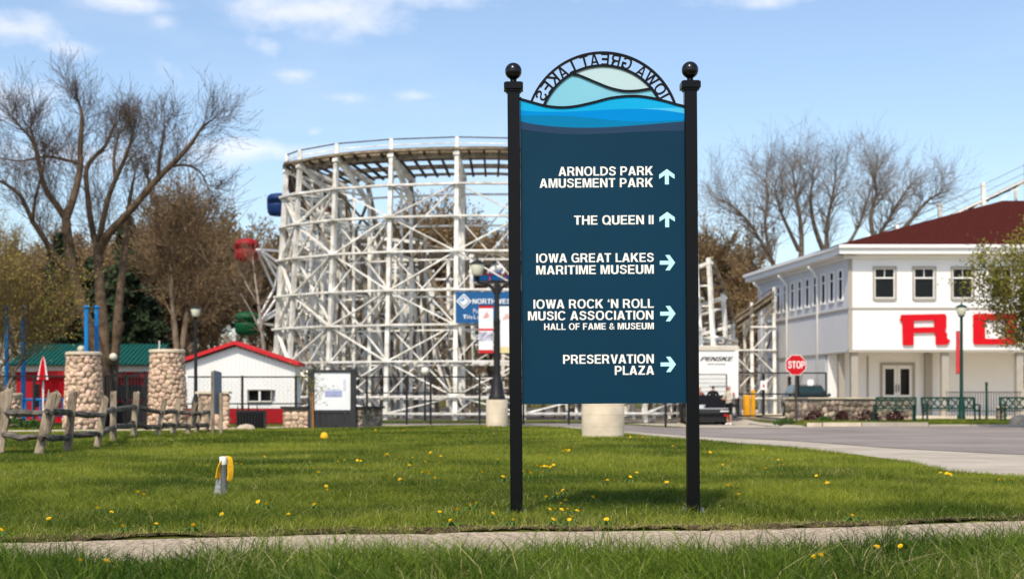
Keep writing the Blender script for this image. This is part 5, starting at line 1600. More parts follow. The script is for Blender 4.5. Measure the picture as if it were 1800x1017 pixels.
q = MB(); q.box2((PX(603, ND), ND + .024, PZ(686, ND)), (PX(608, ND), ND + .029, PZ(666, ND))); q.build('printed_picture', M['poster_pale'], po)

# plate sign on two posts by the rail fence
KD = 33.4
ks = thing('plate_sign', 'narrow blue-grey plate sign on two pale wooden posts at the fence end', 'sign', PG(381, KD))
for x_, dy in ((373.5, .0), (386, .12)):
    q = MB(); q.box2((PX(x_ - 2.6, KD), KD + dy, -.1), (PX(x_ + 2.6, KD), KD + dy + .08, PZ(690 if dy else 652, KD))); q.build('post', M['oldwood'], ks)
q = MB(); q.add([P(375.5, 650, KD - .02), P(388.5, 654, KD + .35), P(389, 727, KD + .35), P(376, 727, KD - .02), P(376.7, 650, KD - .0), P(389.7, 654, KD + .37), P(390.2, 727, KD + .37), P(377.2, 727, KD)],
      [(0, 1, 2, 3), (4, 7, 6, 5), (0, 4, 5, 1), (1, 5, 6, 2), (2, 6, 7, 3), (3, 7, 4, 0)]); q.build('plate', M['plate'], ks)

# black equipment box and boulder by the shed
eb = thing('equipment_box', 'black ribbed box with pipe frame in front of the red wainscot', 'box', PG(438, 40))
q = MB(); q.box2((PX(415, 40), 40, -.03), (PX(463, 40), 40.5, PZ(721, 40))); q.build('body', M['iron'], eb)
for k in range(9):
    x_ = 418 + k * 5.2; q = MB(); q.box2((PX(x_, 40), 39.975, .03), (PX(x_ + 2.2, 40), 39.999, PZ(724, 40))); q.build('rib', M['black'], eb)
q = MB(); q.tube([P(418, 721, 40.2), P(418, 709, 40.2), P(452, 709, 40.2), P(452, 721, 40.2)], .02, 6); q.tube([P(437, 721, 40.2), P(437, 709, 40.2)], .02, 6); q.build('pipe_frame', M['iron'], eb)
def boulder(px_, D, w, d, hh, label, seed, m='boulder'):
    rg = random.Random(seed); q = MB(); b = PG(px_, D)
    prof = [(.98, -.3), (1.0, .0), (.97, .25), (.86, .55), (.62, .82), (.3, .96), (.02, 1.0)]
    q.lathe(prof, (0, 0, 0), 16)
    for v in q.v:
        k = 1 + rg.uniform(-.06, .06); v.x *= w / 2 * k; v.y *= d / 2 * k; v.z *= hh * (1 + rg.uniform(-.05, .05)); v += b
    o = q.build('boulder', M[m], None, True)
    return tag(o, label, 'boulder')
boulder(432, 39.2, .55, .4, .17, 'low tan boulder in front of the black equipment box', 2)
boulder(409, 39.0, .18, .15, .08, 'fist-sized pale stone left of the low boulder', 4)
boulder(1793, 49.6, .75, .6, .34, 'pale boulder beside the bench at the right edge', 3)

# ------------------------------------------------------------------ chain-link fence
def mesh_fence(name, label, px0, px1, D, top, posts, mid=None, wires=.16, m=None):
    m = m or M['iron']
    t = thing(name, label, 'fence', PG((px0 + px1) / 2, D))
    zt = PZ(top, D)
    for x_ in posts:
        g = PG(x_, D); beam_obj('post', (g.x, D, g.z - .05), (g.x, D, zt + .04), .07, .07, m, t)
    beam_obj('top_rail', (PX(px0, D), D, zt), (PX(px1, D), D, zt), .045, .045, m, t)
    beam_obj('bottom_rail', (PX(px0, D), D, .08), (PX(px1, D), D, .08), .03, .03, m, t)
    if mid: beam_obj('mid_rail', (PX(px0, D), D + .004, PZ(mid, D)), (PX(px1, D), D + .004, PZ(mid, D)), .04, .04, m, t)
    q = MB(); x0, x1 = PX(px0, D), PX(px1, D); hh = zt - .08; x = x0 - hh
    while x < x1:
        for s_ in (1, -1):
            a, b = (x, x + hh) if s_ > 0 else (x + hh, x)
            # clip to the panel
            pa, pb = [a, .08], [b, zt]
            t0_, t1_ = 0.0, 1.0
            dx = b - a
            for lim, sg_ in ((x0, 1), (x1, -1)):
                f0, f1 = (a - lim) * sg_, (b - lim) * sg_
                if f0 < 0 and f1 < 0: t0_ = 2
                elif f0 < 0: t0_ = max(t0_, -f0 / (f1 - f0))
                elif f1 < 0: t1_ = min(t1_, f0 / (f0 - f1))
            if t1_ - t0_ > .02:
                q.tube([(a + dx * t0_, D + .01 * s_, .08 + hh * t0_), (a + dx * t1_, D + .01 * s_, .08 + hh * t1_)], .0013, 3, False)
        x += wires
    tag(q.build('wire_mesh', m, t), kind='stuff')
    return t
mesh_fence('chain_link_fence', 'dark chain-link fence along the foot of the coaster', 625, 1190, 46.6, 662, (645, 715, 757, 843, 920, 1000, 1085, 1170), 690)
mesh_fence('chain_link_fence', 'dark chain-link fence in front of the white shed', 330, 540, 45.2, 662, (345, 426, 520), 709)
mesh_fence('chain_link_fence', 'dark chain-link fence between and left of the stone pillars', -40, 262, 44.5, 661, (-20, 60, 190, 222, 258), None)
gate = thing('pillar_gate', 'black double gate standing between the two stone pillars', 'gate', PG(220, 40.6))
for a, b in ((186, 219), (221, 254)):
    q = MB()
    for (c, d) in (((a, 752), (a, 660)), ((b, 752), (b, 652)), ((a, 662), (b, 654)), ((a, 748), (b, 748)), ((a, 702), (b, 702))): q.beam(P(*c, 40.6), P(*d, 40.6), .05, .05, (0, 1, 0))
    lf_ = q.build('gate_leaf', M['iron'], gate)
    k = a + 5
    while k < b - 2:
        beam_obj('bar', P(k, 747, 40.6), P(k, 659, 40.6), .02, .02, M['iron'], gate); k += 5.5
    q = MB(); q.box2((PX(a + 2, 40.6), 40.62, .03), (PX(b - 2, 40.6), 40.64, PZ(706, 40.6))); q.build('kick_panel', M['iron'], gate)

# ------------------------------------------------------------------ lamps
def lantern(mb_body, mb_glass, p, s):
    """a tapered lantern whose foot stands at p, s = height"""
    mb_glass.lathe([(.20 * s, .18 * s), (.26 * s, .30 * s), (.36 * s, .74 * s), (.34 * s, .78 * s)], p, 12)
    mb_body.lathe([(.07 * s, 0), (.12 * s, .04 * s), (.08 * s, .10 * s), (.22 * s, .16 * s), (.22 * s, .19 * s)], p, 12)
    mb_body.lathe([(.40 * s, .78 * s), (.38 * s, .82 * s), (.22 * s, .92 * s), (.08 * s, .96 * s), (.05 * s, 1.04 * s), (.01 * s, 1.1 * s)], p, 12)
def single_lamp(px_, D, top, label, pole_r=.055, s=.5, m='iron'):
    b = PG(px_, D); zt = PZ(top, D)
    t = thing('lamp_post', label, 'lamp post', b)
    q = MB(); q.lathe([(.17, -.05), (.17, .12), (.13, .2), (.12, .75), (.09, .85), (pole_r * 1.15, .95), (pole_r, 1.0), (pole_r * .8, zt - s - b.z)], b, 12); q.build('pole', M[m], t, True, 50)
    bb, gg = MB(), MB(); lantern(bb, gg, Vector((b.x, b.y, zt - s)), s)
    l = bb.build('lantern', M[m], t, True, 50); gg.build('lantern_glass', M['lantern'], l, True)
    return t
single_lamp(344, 43.2, 537, 'black lantern lamp post left of the white shed', .055, .42)
lr = single_lamp(1690, 59.5, 534, 'dark green lantern lamp post behind the middle bench with red banner', .075, .62, 'bench')
q = MB(); q.box2((PX(1680.5, 59.5), 59.5, PZ(656, 59.5)), (PX(1687, 59.5), 59.53, PZ(582, 59.5))); q.build('banner', M['pinkred'], lr)
for y_ in (582, 656): beam_obj('banner_arm', P(1690, y_, 59.51), P(1680, y_, 59.51), .03, .03, M['bench'], lr)
# the double lamp with banners on its concrete foot
DD = 43.6
dl = thing('double_lamp_post', 'black twin-lantern lamp post with two banners beside the blue sponsor banner', 'lamp post', P(874, 700, DD))
foot = thing('concrete_footing', 'round concrete lamp footing just left of the wayfinding sign', 'footing', PG(873.5, DD))
fb = Vector(foot.location); fh = PZ(702, DD)
q = MB(); q.lathe([(.335, -.1), (.335, fh - .03), (.315, fh)], fb, 28); q.build('drum', M['concrete'], foot, True, 40)
for z in (.28, .56):
    q = MB(); q.lathe([(.3352, z - .006), (.3375, z), (.3352, z + .006)], fb, 28); q.build('form_ridge', M['concrete'], foot)
c = Vector((fb.x, DD, fh))
q = MB(); q.lathe([(.26, 0), (.26, .10), (.21, .16), (.19, .5), (.14, .62), (.12, .72), (.105, .8), (.095, 2.35), (.11, 2.4), (.08, 2.5), (.075, PZ(492, DD) - fh)], c, 14); q.build('pole', M['iron'], dl, True, 50)
for s_ in (-1, 1):
    zc = PZ(505, DD); xx = fb.x + s_ * 34.5 / FPX * DD
    q = MB(); q.tube(catmull([(fb.x, DD, PZ(520, DD)), (fb.x + s_ * .16, DD, PZ(505, DD)), (fb.x + s_ * .36, DD, PZ(497, DD)), (xx - s_ * .05, DD, PZ(496, DD)), (xx, DD, PZ(490, DD))], 5), .05, 8); q.build('arm', M['iron'], dl, True)
    q = MB(); q.tube([(fb.x, DD, PZ(495, DD)), (xx, DD, PZ(495, DD))], .035, 8); q.build('arm', M['iron'], dl, True)
    bb, gg = MB(), MB(); lantern(bb, gg, Vector((xx, DD, PZ(492, DD))), .62)
    l = bb.build('lantern', M['iron'], dl, True, 50); gg.build('lantern_glass', M['lantern'], l, True)
    a, b = (841.5, 867) if s_ < 0 else (877.5, 903)
    def strip(y0, y1, m, nm, parent, dd=0.0):
        q = MB(); q.box2((PX(a, DD), DD - .012 - dd, PZ(y1, DD)), (PX(b, DD), DD + .012 + dd * .5, PZ(y0, DD))); return q.build(nm, m, parent)
    if s_ < 0:
        bn = strip(537, 621, M['poster'], 'banner', dl)
        strip(537, 541.5, M['redroof'], 'banner_stripe', bn, .003); strip(614.5, 620.9, M['redroof'], 'banner_stripe', bn, .003); strip(577, 581, M['pinkred'], 'banner_stripe', bn, .003)
        strip(583, 599, mat('banner_crowd_print', (.55, .22, .20), .6, .8, 9, col2=(.42, .45, .55)), 'banner_print', bn, .003)
        q = MB(); q.plate([[(PX(849, DD), PZ(559, DD)), (PX(853, DD), PZ(551, DD)), (PX(856, DD), PZ(547, DD)), (PX(860, DD), PZ(555, DD)), (PX(858, DD), PZ(558, DD))]], lambda p, r, d: Vector((p, DD - .018, r))); q.build('banner_print', mat('banner_pink_print', (.75, .35, .33), .6, .1), bn)
    else:
        bn = strip(537, 621, M['poster'], 'banner', dl)
        strip(609, 620.9, M['buff'], 'banner_stripe', bn, .003)
        q = MB(); q.plate([[(PX(883, DD), PZ(562, DD)), (PX(888, DD), PZ(553, DD)), (PX(893, DD), PZ(550, DD)), (PX(896, DD), PZ(559, DD))]], lambda p, r, d: Vector((p, DD - .018, r))); q.build('banner_print', mat('banner_rose_print', (.72, .42, .38), .6, .1), bn)
    for y_ in (537, 621): beam_obj('banner_arm', Vector((fb.x, DD, PZ(y_, DD))), Vector((PX(b if s_ > 0 else a, DD), DD, PZ(y_, DD))), .03, .03, M['iron'], dl)
drum = thing('concrete_footing', 'wide pale concrete drum at the lawn edge behind the wayfinding sign', 'footing', PG(1060, 32.4))
b = Vector(drum.location); dh = PZ(703, 32.4)
q = MB(); q.lathe([(.485, -.1), (.485, dh - .03), (.46, dh)], b, 32); q.build('drum', M['concrete'], drum, True, 40)
for z in (.25, .52, .74):
    q = MB(); q.lathe([(.4852, z - .005), (.4885, z), (.4852, z + .005)], b, 32); q.build('form_ridge', M['concrete'], drum)
# globe lamps in the park
for px_, py_, D, lab in ((143, 614, 50, 'cream globe lamp peeping over the near stone pillar'), (199, 627, 50, 'cream globe lamp right of the near stone pillar'), (747, 652, 55, 'white globe lamp seen through the coaster lattice')):
    t = thing('globe_lamp', lab, 'lamp', PG(px_, D), 'globe lamps')
    b = Vector(t.location); c = P(px_, py_, D); r_ = 7 / FPX * D
    q = MB(); q.lathe([(.07, -.05), (.05, .3), (.035, .5), (.03, c.z - r_ - b.z)], b, 8); q.build('pole', M['iron'], t)
    q = MB(); q.lathe([(max(.001, r_ * math.sin(R(a))), -r_ * math.cos(R(a))) for a in range(0, 181, 15)], c, 14); q.build('globe', M['globe'], t, True)

# ------------------------------------------------------------------ blue ride frame, tables, umbrella
bf = thing('blue_ride_frame', 'tall bright blue poles with blue base frame left of the stone pillars', 'ride', PG(90, 50))
for px_, D in ((12, 47.5), (41, 47), (152, 46.6), (170, 47.2)):
    beam_obj('pole', Vector((PX(px_, D), D, 0)), P(px_, 541, D), .115, .115, M['blue'], bf)
    q = MB(); q.lathe([(.1, 0), (.11, .03), (.05, .08)], P(px_, 541, D), 8); q.build('pole_cap', M['blue'], bf)
for a, b, y_, D in ((41, 152, 702, 46.8), (12, 41, 760, 46.8), (41, 152, 728, 46.8)):
    q = MB(); q.tube([P(a, min(y_, 735), D), P(b, min(y_, 735), D)], .05, 8); q.build('rail', M['blue'], bf)
for k in range(9):
    x_ = 45 + k * 13; beam_obj('baluster', P(x_, 735, 46.8), P(x_, 702, 46.8), .07, .05, M['blue'], bf)
um = thing('patio_umbrella', 'closed red and white striped patio umbrella beside the red booth', 'umbrella', PG(76, 45.8))
ub = Vector(um.location)
q = MB(); q.tube([ub, P(76, 628, 46)], .03, 8); q.build('pole', M['white'], um)
for k in range(10):
    q = MB(); a0, a1 = 2 * math.pi * k / 10, 2 * math.pi * (k + 1) / 10
    prof = [(.01, PZ(626, 46)), (.07, PZ(634, 46)), (.13, PZ(650, 46)), (.19, PZ(667, 46))]
    vs = []
    for r_, z in prof:
        for a in (a0, (a0 + a1) / 2, a1):
            rr = r_ * (1.0 if a == (a0 + a1) / 2 else .72); vs.append(ub + Vector((rr * math.cos(a), rr * math.sin(a), z - ub.z)))
    q.add(vs, [(i * 3 + j, i * 3 + j + 1, i * 3 + j + 4, i * 3 + j + 3) for i in range(3) for j in range(2)])
    q.build('canopy_panel', M['white'] if k % 4 == 1 else M['red'], um)
q = MB(); q.lathe([(.25, 0), (.25, .06), (.05, .1)], ub, 12); q.build('base', M['grey_board'], um)

# ------------------------------------------------------------------ stop sign
SSD = 54.0
ss = thing('stop_sign', 'red octagonal stop sign on a dark post before the stone wall', 'road sign', PG(1399.5, SSD))
sc_ = P(1399, 641, SSD); 
beam_obj('post', Vector((PX(1400, SSD), SSD + .05, h(PX(1400, SSD), SSD) - .1)), Vector((PX(1399, SSD), SSD + .05, sc_.z + .38)), .085, .06, mat('brown_post', (.06, .05, .042), .7, .2), ss)
def octo(r): return [(sc_.x + r * math.cos(R(22.5 + 45 * k)), sc_.z + r * math.sin(R(22.5 + 45 * k))) for k in range(8)]
ro_ = 17.9 / FPX * SSD / math.cos(R(22.5))
def TT(x, d, z): return Vector((x, SSD + d, z))
q = MB(); q.plate([octo(ro_)], lambda a, b, d: TT(a, d, b), .012); pl = q.build('plate', M['white'], ss)
q = MB(); q.plate([octo(ro_ * .945)], lambda a, b, d: TT(a, -.004, b)); q.build('red_face', M['stopred'], pl)
q = MB(); text_plate(q, 'STOP', TT, PX(1385.3, SSD), PX(1414.6, SSD), PZ(646.8, SSD), PZ(634.2, SSD), depth=-.009, step=.001, gap=.10); q.build('stop_lettering', M['white'], pl)

# ------------------------------------------------------------------ green benches
def bench(label, loc, L, rz):
    t = thing('park_bench', label, 'bench', (0, 0, 0), 'green benches')
    g = M['bench']; hb, sd = .92, .48
    for s_ in (-1, 1):
        x = s_ * L / 2
        q = MB(); q.tube([(x, -.02, -.02), (x, 0, .40), (x, -sd + .06, .43)], .036, 6); q.tube([(x, -sd + .02, -.02), (x, -sd + .05, .44), (x, -sd, .62)], .036, 6)
        q.build('leg', g, t)
        q = MB(); q.beam((x, -.0, .38), (x, .13, hb), .075, .06); q.build('back_stile', g, t)
        q = MB(); q.tube([(x, .06, .62), (x, -.2, .65), (x, -sd, .62)], .03, 6); q.build('armrest', g, t)
    for k in range(5):
        y = -.03 - k * .095; q = MB(); q.box2((-L / 2 + .025, y - .038, .42), (L / 2 - .025, y + .038, .445)); q.build('seat_slat', g, t)
    for z, y in ((hb - .02, .125), (.50, .02)):
        q = MB(); q.beam((-L / 2 + .02, y, z), (L / 2 - .02, y, z), .075, .06); q.build('back_rail', g, t)
    n = max(4, int(L / .28))
    for k in range(n):
        for s_ in (1, -1):
            a = -L / 2 + .06 + (L - .12) * k / n; b = -L / 2 + .06 + (L - .12) * (k + 1) / n
            if s_ < 0: a, b = b, a
            q = MB(); q.beam((a, .03 + .004 * s_, .52), (b, .118 + .004 * s_, hb - .04), .046, .018, (0, 1, 0)); q.build('back_lattice', g, t)
    q = MB(); q.beam((0, .01, .40), (0, .11, hb - .05), .05, .04, (0, 1, 0)); q.build('centre_stile', g, t)
    t.location = loc; t.rotation_euler = (0, 0, R(rz))
    return t
bench('green metal bench turned aside in front of the stone wall', PG(1574, 52.6), 1.42, -24)
bench('long green metal bench in front of the lamp post', PG(1668, 54.2), 2.05, 5)
bench('green metal bench cut by the right edge beside the boulder', PG(1806, 53.6), 2.0, 0)
# green post and picket fence
gp = thing('green_post', 'slim dark green post between the middle and right benches', 'post', PG(1734, 58))
q = MB(); b = Vector(gp.location); q.lathe([(.05, -.05), (.045, PZ(676, 58) - b.z), (.06, PZ(675, 58) - b.z), (.05, PZ(671, 58) - b.z)], b, 10); q.build('shaft', M['bench'], gp)
q = MB(); q.lathe([(.08, -.03), (.08, .05), (.05, .09)], b, 10); q.build('foot', M['bench'], gp)
pf = thing('picket_fence', 'thin dark picket railing under the hall porch', 'fence', PG(1728, 66))
k = 1664
while k <= 1796:
    beam_obj('picket', Vector((PX(k, 66), 66, 0)), P(k, 687, 66), .022, .022, M['iron'], pf); k += 4.6
for y_ in (689, 722): beam_obj('rail', P(1663, y_, 66.02), P(1797, y_, 66.02), .035, .03, M['iron'], pf)
# shrubs
def shrub(px_, D, w, hh, m, label, seed):
    t = thing('shrub', label, 'shrub', PG(px_, D), 'shrubs by the stone wall'); rg = random.Random(seed); b = Vector(t.location); sg = []
    for k in range(9):
        a = rg.uniform(0, 6.283); branch(sg, rg, b, Vector((math.cos(a) * w, math.sin(a) * .5, hh * 1.5)), hh * .55, .012, 1, 2, up=.02, n=3, kids=(1, 2))
    seg_mesh('stems', sg, M['bark'], t, 3)
    cs = []
    for _ in range(420):
        v = rvec(rg); r_ = rg.uniform(.4, 1) ** .5; cs.append(b + Vector((v.x * w / 2 * r_, v.y * w / 2.4 * r_, abs(v.z) * hh * r_ + .02)))
    leaf_quads('foliage', cs, .05, rg, M[m], t, 1)
shrub(1432, 53.8, .85, .42, 'purple', 'purple-brown shrub right of the stop sign post', 1)
shrub(1480, 53.8, .55, .42, 'purple', 'round purple-brown shrub in the middle of the stone wall', 2)
shrub(1527, 53.9, 1.0, .42, 'purple', 'wide purple-brown shrub left of the turned bench', 3)
shrub(1449, 53.2, .6, .18, 'shrub', 'low green plant at the foot of the first purple shrub', 4)
shrub(1381, 53.0, .95, .26, 'shrub', 'green tuft at the left end of the stone wall', 5)
shrub(1572, 54.2, .7, .42, 'purple', 'purple-brown shrub behind the turned bench', 6)
shrub(20, 40.6, 1.0, .35, 'shrub', 'green plant at the foot of the short stone pillar', 7)
shrub(55, 40.8, .8, .25, 'shrub', 'low green plant between the short and near stone pillars', 8)

# ------------------------------------------------------------------ driveway gate, sign and bollards
dg = thing('drive_gate', 'black chain-link double gate across the driveway beside the grey wall', 'gate', PG(1375, 61.5))
for a, b in ((1298, 1341), (1343, 1402), (1404, 1452)):
    q = MB(); D = 61.5
    for (c, d) in (((a, 730), (a, 655)), ((b, 730), (b, 655)), ((a, 655), (b, 655)), ((a, 730), (b, 730)), ((a, 692), (b, 692))): q.beam(P(*c, D), P(*d, D), .06, .06, (0, 1, 0))
    lf_ = q.build('gate_leaf', M['iron'], dg)
    q = MB(); x0, x1, z0, z1 = PX(a, D), PX(b, D), PZ(730, D), PZ(655, D); x = x0 - (z1 - z0)
    while x < x1:
        for s_ in (1, -1):
            p0, p1 = max(x, x0), min(x + z1 - z0, x1)
            if p1 > p0:
                za, zb_ = (z0 + p0 - x, z0 + p1 - x) if s_ > 0 else (z1 - (p0 - x), z1 - (p1 - x))
                q.tube([(p0, D + .01 * s_, za), (p1, D + .01 * s_, zb_)], .0016, 3, False)
        x += .2
    tag(q.build('wire_mesh', M['iron'], lf_), kind='stuff')
gs = thing('gate_sign', 'small white notice with red print hung on the driveway gate', 'sign', P(1342, 685, 61.4))
q = MB(); q.box2((PX(1336.5, 61.4), 61.38, PZ(684.5, 61.4)), (PX(1347.8, 61.4), 61.41, PZ(668.5, 61.4))); pl = q.build('plate', M['white'], gs)
q = MB(); q.plate([[(PX(1340, 61.4), PZ(680, 61.4)), (PX(1344.4, 61.4), PZ(680, 61.4)), (PX(1342.2, 61.4), PZ(672.5, 61.4))]], lambda a, b, d: Vector((a, 61.372, b))); q.build('red_print', M['stopred'], pl)
gs2 = thing('gate_sign', 'small white round-cornered notice on the gate right of the stop sign', 'sign', P(1424, 677, 61.4))
q = MB(); q.plate([rrect(PX(1419, 61.4), PZ(677, 61.4), PX(1430, 61.4), PZ(666.5, 61.4), .05)], lambda a, b, d: Vector((a, 61.38 + d, b)), .02); pl = q.build('plate', M['white'], gs2)
for px_, w, top, D, lab in ((1324, .20, 685, 66, 'tall yellow bollard at the coaster corner behind the gate'), (1313, .34, 694, 68, 'wide yellow barrier drum left of the tall bollard')):
    t = thing('bollard', lab, 'bollard', PG(px_, D)); b = Vector(t.location); zt = PZ(top, D)
    q = MB(); q.lathe([(w / 2, -.05), (w / 2, zt - .05), (w * .4, zt - .01), (w * .1, zt + .01)], b, 14); q.build('shaft', M['bollard'], t, True, 50)
    q = MB(); q.lathe([(w / 2 + .03, -.05), (w / 2 + .03, .08), (w / 2, .10)], b, 14); q.build('foot', M['bollard'], t)

# ------------------------------------------------------------------ box truck
TRD = 60.9
tr = thing('box_truck', 'white box truck seen from behind right of the wayfinding sign', 'truck', PG(1252, TRD))
x0, x1 = PX(1209, TRD), PX(1297, TRD); zt = PZ(607, TRD); zb_ = 1.0
q = MB(); q.box2((x0, TRD, zb_), (x1, TRD + 5.2, zt)); box_ = q.build('cargo_box', M['white'], tr)
q = MB(); q.box2((x0 - .02, TRD - .05, zt - .20), (x1 + .02, TRD - .002, zt - .02)); q.build('header_rail', mat('pale_tan_rail', (.60, .55, .46), .6, .1), tr)
for a, b in ((x0 - .02, x0 + .09), (x1 - .13, x1 + .02)):
    q = MB(); q.box2((a, TRD - .05, zb_ - .1), (b, TRD - .003, zt - .201)); q.build('door_frame', M['white'], tr)
rd = MB(); rd.box2((x0 + .14, TRD - .03, zb_ + .02), (x1 - .52, TRD - .004, PZ(658, TRD))); rdo = rd.build('roll_door', mat('door_pale', (.70, .72, .70), .5, .05), tr)
q = MB(); q.box2((x0 + .1, TRD - .045, PZ(658, TRD) + .003), (x1 - .48, TRD - .004, PZ(656, TRD))); q.build('door_lintel', M['trim'], tr)
q = MB(); q.box2((x1 - .515, TRD - .045, zb_), (x1 - .47, TRD - .004, PZ(658, TRD))); q.build('door_jamb', M['grey_board'], tr)
for k in range(1, 5):
    z = zb_ + (PZ(658, TRD) - zb_) * k / 5; q = MB(); q.box2((x0 + .14, TRD - .036, z - .012), (x1 - .53, TRD - .031, z + .012)); q.build('door_slat_joint', M['trim'], rdo)
def TK(x, d, z): return Vector((x, TRD + d, z))
q = MB(); text_plate(q, 'PENSKE', TK, PX(1230.5, TRD), PX(1285.5, TRD), PZ(634, TRD), PZ(626.5, TRD), depth=-.012, step=.002, slant=.35, gap=.06); q.build('truck_lettering', M['black'], box_)
q = MB()
for k, (a, b) in enumerate(((1244, 1248), (1249, 1252), (1253, 1256), (1258, 1262), (1263, 1266), (1267, 1270), (1271, 1275))): q.box2((PX(a, TRD), TRD - .012, PZ(640.5, TRD)), (PX(b, TRD), TRD - .004, PZ(638.3, TRD)))
tag(q.build('small_print', M['corr'], box_), kind='stuff')
q = MB()
for k in range(9): q.box2((PX(1247 + k * 3.6, TRD), TRD - .036, PZ(679.4, TRD)), (PX(1249.6 + k * 3.6, TRD), TRD - .0312, PZ(677, TRD)))
tag(q.build('small_print', M['corr'], rdo), kind='stuff')
q = MB(); q.box2((x0 + .05, TRD - .25, .50), (x1 - .05, TRD + .1, .64)); q.build('rear_bumper', M['iron'], tr)
q = MB(); q.box2((x0 + .25, TRD + .3, .62), (x1 - .25, TRD + 7.2, .98)); q.build('chassis', M['iron'], tr)
q = MB(); q.box2((x0 + .1, TRD + 5.35, .7), (x1 - .1, TRD + 7.4, 2.45)); q.build('cab', M['bollard'], tr)
for x_ in (x0 + .25, x1 - .25):
    for y_ in (1.2, 6.3):
        q = MB(); q.tube([(x_ - .14, TRD + y_, .45), (x_ + .14, TRD + y_, .45)], .45, 18); w_ = q.build('wheel', M['rubber'], tr)
        q = MB(); q.tube([(x_ - .15, TRD + y_, .45), (x_ + .15, TRD + y_, .45)], .24, 12); q.build('rim', M['steel'], w_)
    q = MB(); q.box2((x_ - .1, TRD - .06, 1.02), (x_ + .1, TRD - .051, 1.12)); q.build('tail_light', M['stopred'], tr)

# ------------------------------------------------------------------ people
def human(name, label, joints, edges, radii, paint, root_key='pelvis'):
    """one continuous skinned body; paint(co) picks the material slot"""
    keys = list(joints)
    me = bpy.data.meshes.new('skeleton'); me.from_pydata([joints[k] for k in keys], [(keys.index(a), keys.index(b)) for a, b in edges], [])
    o = bpy.data.objects.new('skeleton', me); COL.objects.link(o)
    o.modifiers.new('skin', 'SKIN'); me.skin_vertices[0].data
    for i, k in enumerate(keys):
        sv = me.skin_vertices[0].data[i]; r_ = radii[k]; sv.radius = r_ if isinstance(r_, tuple) else (r_, r_); sv.use_root = (k == root_key)
    sb = o.modifiers.new('sub', 'SUBSURF'); sb.levels = 2; sb.render_levels = 2
    dg_ = bpy.context.evaluated_depsgraph_get()
    em = bpy.data.meshes.new_from_object(o.evaluated_get(dg_))
    bpy.data.objects.remove(o)
    return em
def person(label, loc, rz, hgt, mats, arms, seated=False, cat='person'):
    """mats: skin, hair, top, bottom, shoes"""
    s = hgt / 1.75
    J = {'pelvis': (0, 0, .95), 'waist': (0, .0, 1.08), 'chest': (0, -.01, 1.30), 'neck0': (0, .0, 1.46), 'neck': (0, -.01, 1.53), 'chin': (0, -.025, 1.58), 'head': (0, -.01, 1.66), 'crown': (0, .0, 1.715)}
    Rd = {'pelvis': (.165, .12), 'waist': (.15, .115), 'chest': (.175, .125), 'neck0': (.09, .08), 'neck': .052, 'chin': (.06, .075), 'head': (.078, .095), 'crown': (.06, .075)}
    E_ = [('pelvis', 'waist'), ('waist', 'chest'), ('chest', 'neck0'), ('neck0', 'neck'), ('neck', 'chin'), ('chin', 'head'), ('head', 'crown')]
    for sd, sx in (('l', -1), ('r', 1)):
        if seated: L_ = [(sx * .10, -.02, .90), (sx * .13, -.45, .93), (sx * .13, -.50, .52), (sx * .13, -.50, .47), (sx * .13, -.62, .45)]
        else: L_ = [(sx * .095, 0, .86), (sx * .11, -.01, .50), (sx * .12, .02, .11), (sx * .12, .02, .05), (sx * .13, -.11, .035)]
        for nm, p, r_ in zip(('hip', 'knee', 'ankle', 'heel', 'toe'), L_, (.095, .062, .042, .045, .035)): J[nm + sd] = p; Rd[nm + sd] = r_
        E_ += [('pelvis', 'hip' + sd), ('hip' + sd, 'knee' + sd), ('knee' + sd, 'ankle' + sd), ('ankle' + sd, 'heel' + sd), ('heel' + sd, 'toe' + sd)]
        A = arms[0 if sx < 0 else 1]
        for nm, p, r_ in zip(('shoulder', 'elbow', 'wrist', 'palm'), [(sx * .19, 0, 1.41)] + list(A), (.068, .05, .035, (.022, .036))): J[nm + sd] = p; Rd[nm + sd] = r_
        E_ += [('neck0', 'shoulder' + sd), ('shoulder' + sd, 'elbow' + sd), ('elbow' + sd, 'wrist' + sd), ('wrist' + sd, 'palm' + sd)]
    em = human('person', label, J, E_, Rd, None)
    for m in mats: em.materials.append(M[m])
    for p in em.polygons:
        c = p.center; z = c.z; r2 = abs(c.x)
        if z > 1.50: k = 1 if (z > 1.70 or (c.y > .01 and z > 1.60)) else 0
        else:
            dw = min((Vector(J['wrist' + q]) - c).length for q in 'lr'); dp = min((Vector(J['palm' + q]) - c).length for q in 'lr')
            if min(dw, dp) < .075: k = 0
            elif z > .97 or (r2 > .19 and z > .75): k = 2
            elif seated: k = 3 if z > .60 else 4
            else: k = 3 if z > .46 else (0 if z > .10 else 4)
        p.material_index = k; p.use_smooth = True
    q = MB()
    for sd in 'lr':
        pa, wr = Vector(J['palm' + sd]), Vector(J['wrist' + sd]); d = (pa - wr).normalized(); side = d.cross(Vector((0, 0, 1))).normalized()
        for i in range(4):
            b0 = pa + side * (i - 1.5) * .018; q.tube([b0, b0 + d * .04, b0 + d * .055 - Vector((0, 0, .03))], [.010, .009, .007], 5)
        th = pa - d * .02; q.tube([th + side * .02, th + side * .05 + d * .02, th + side * .05 + d * .05], [.011, .010, .008], 5)
    # face details on the same head
    q.tube([(0, -.098, 1.645), (0, -.122, 1.622), (0, -.100, 1.612)], [.010, .014, .010], 5)
    for sx in (-1, 1): q.tube([(sx * .082, .0, 1.655), (sx * .092, .005, 1.64), (sx * .082, .0, 1.615)], [.010, .016, .008], 5)
    hm = q.mesh('hands', M['skin'], smooth=True)
    root = thing('person', label, cat, loc)
    o = link('body', em, root); o.scale = (s, s, s)
    o2 = link('hands_and_features', hm, o)
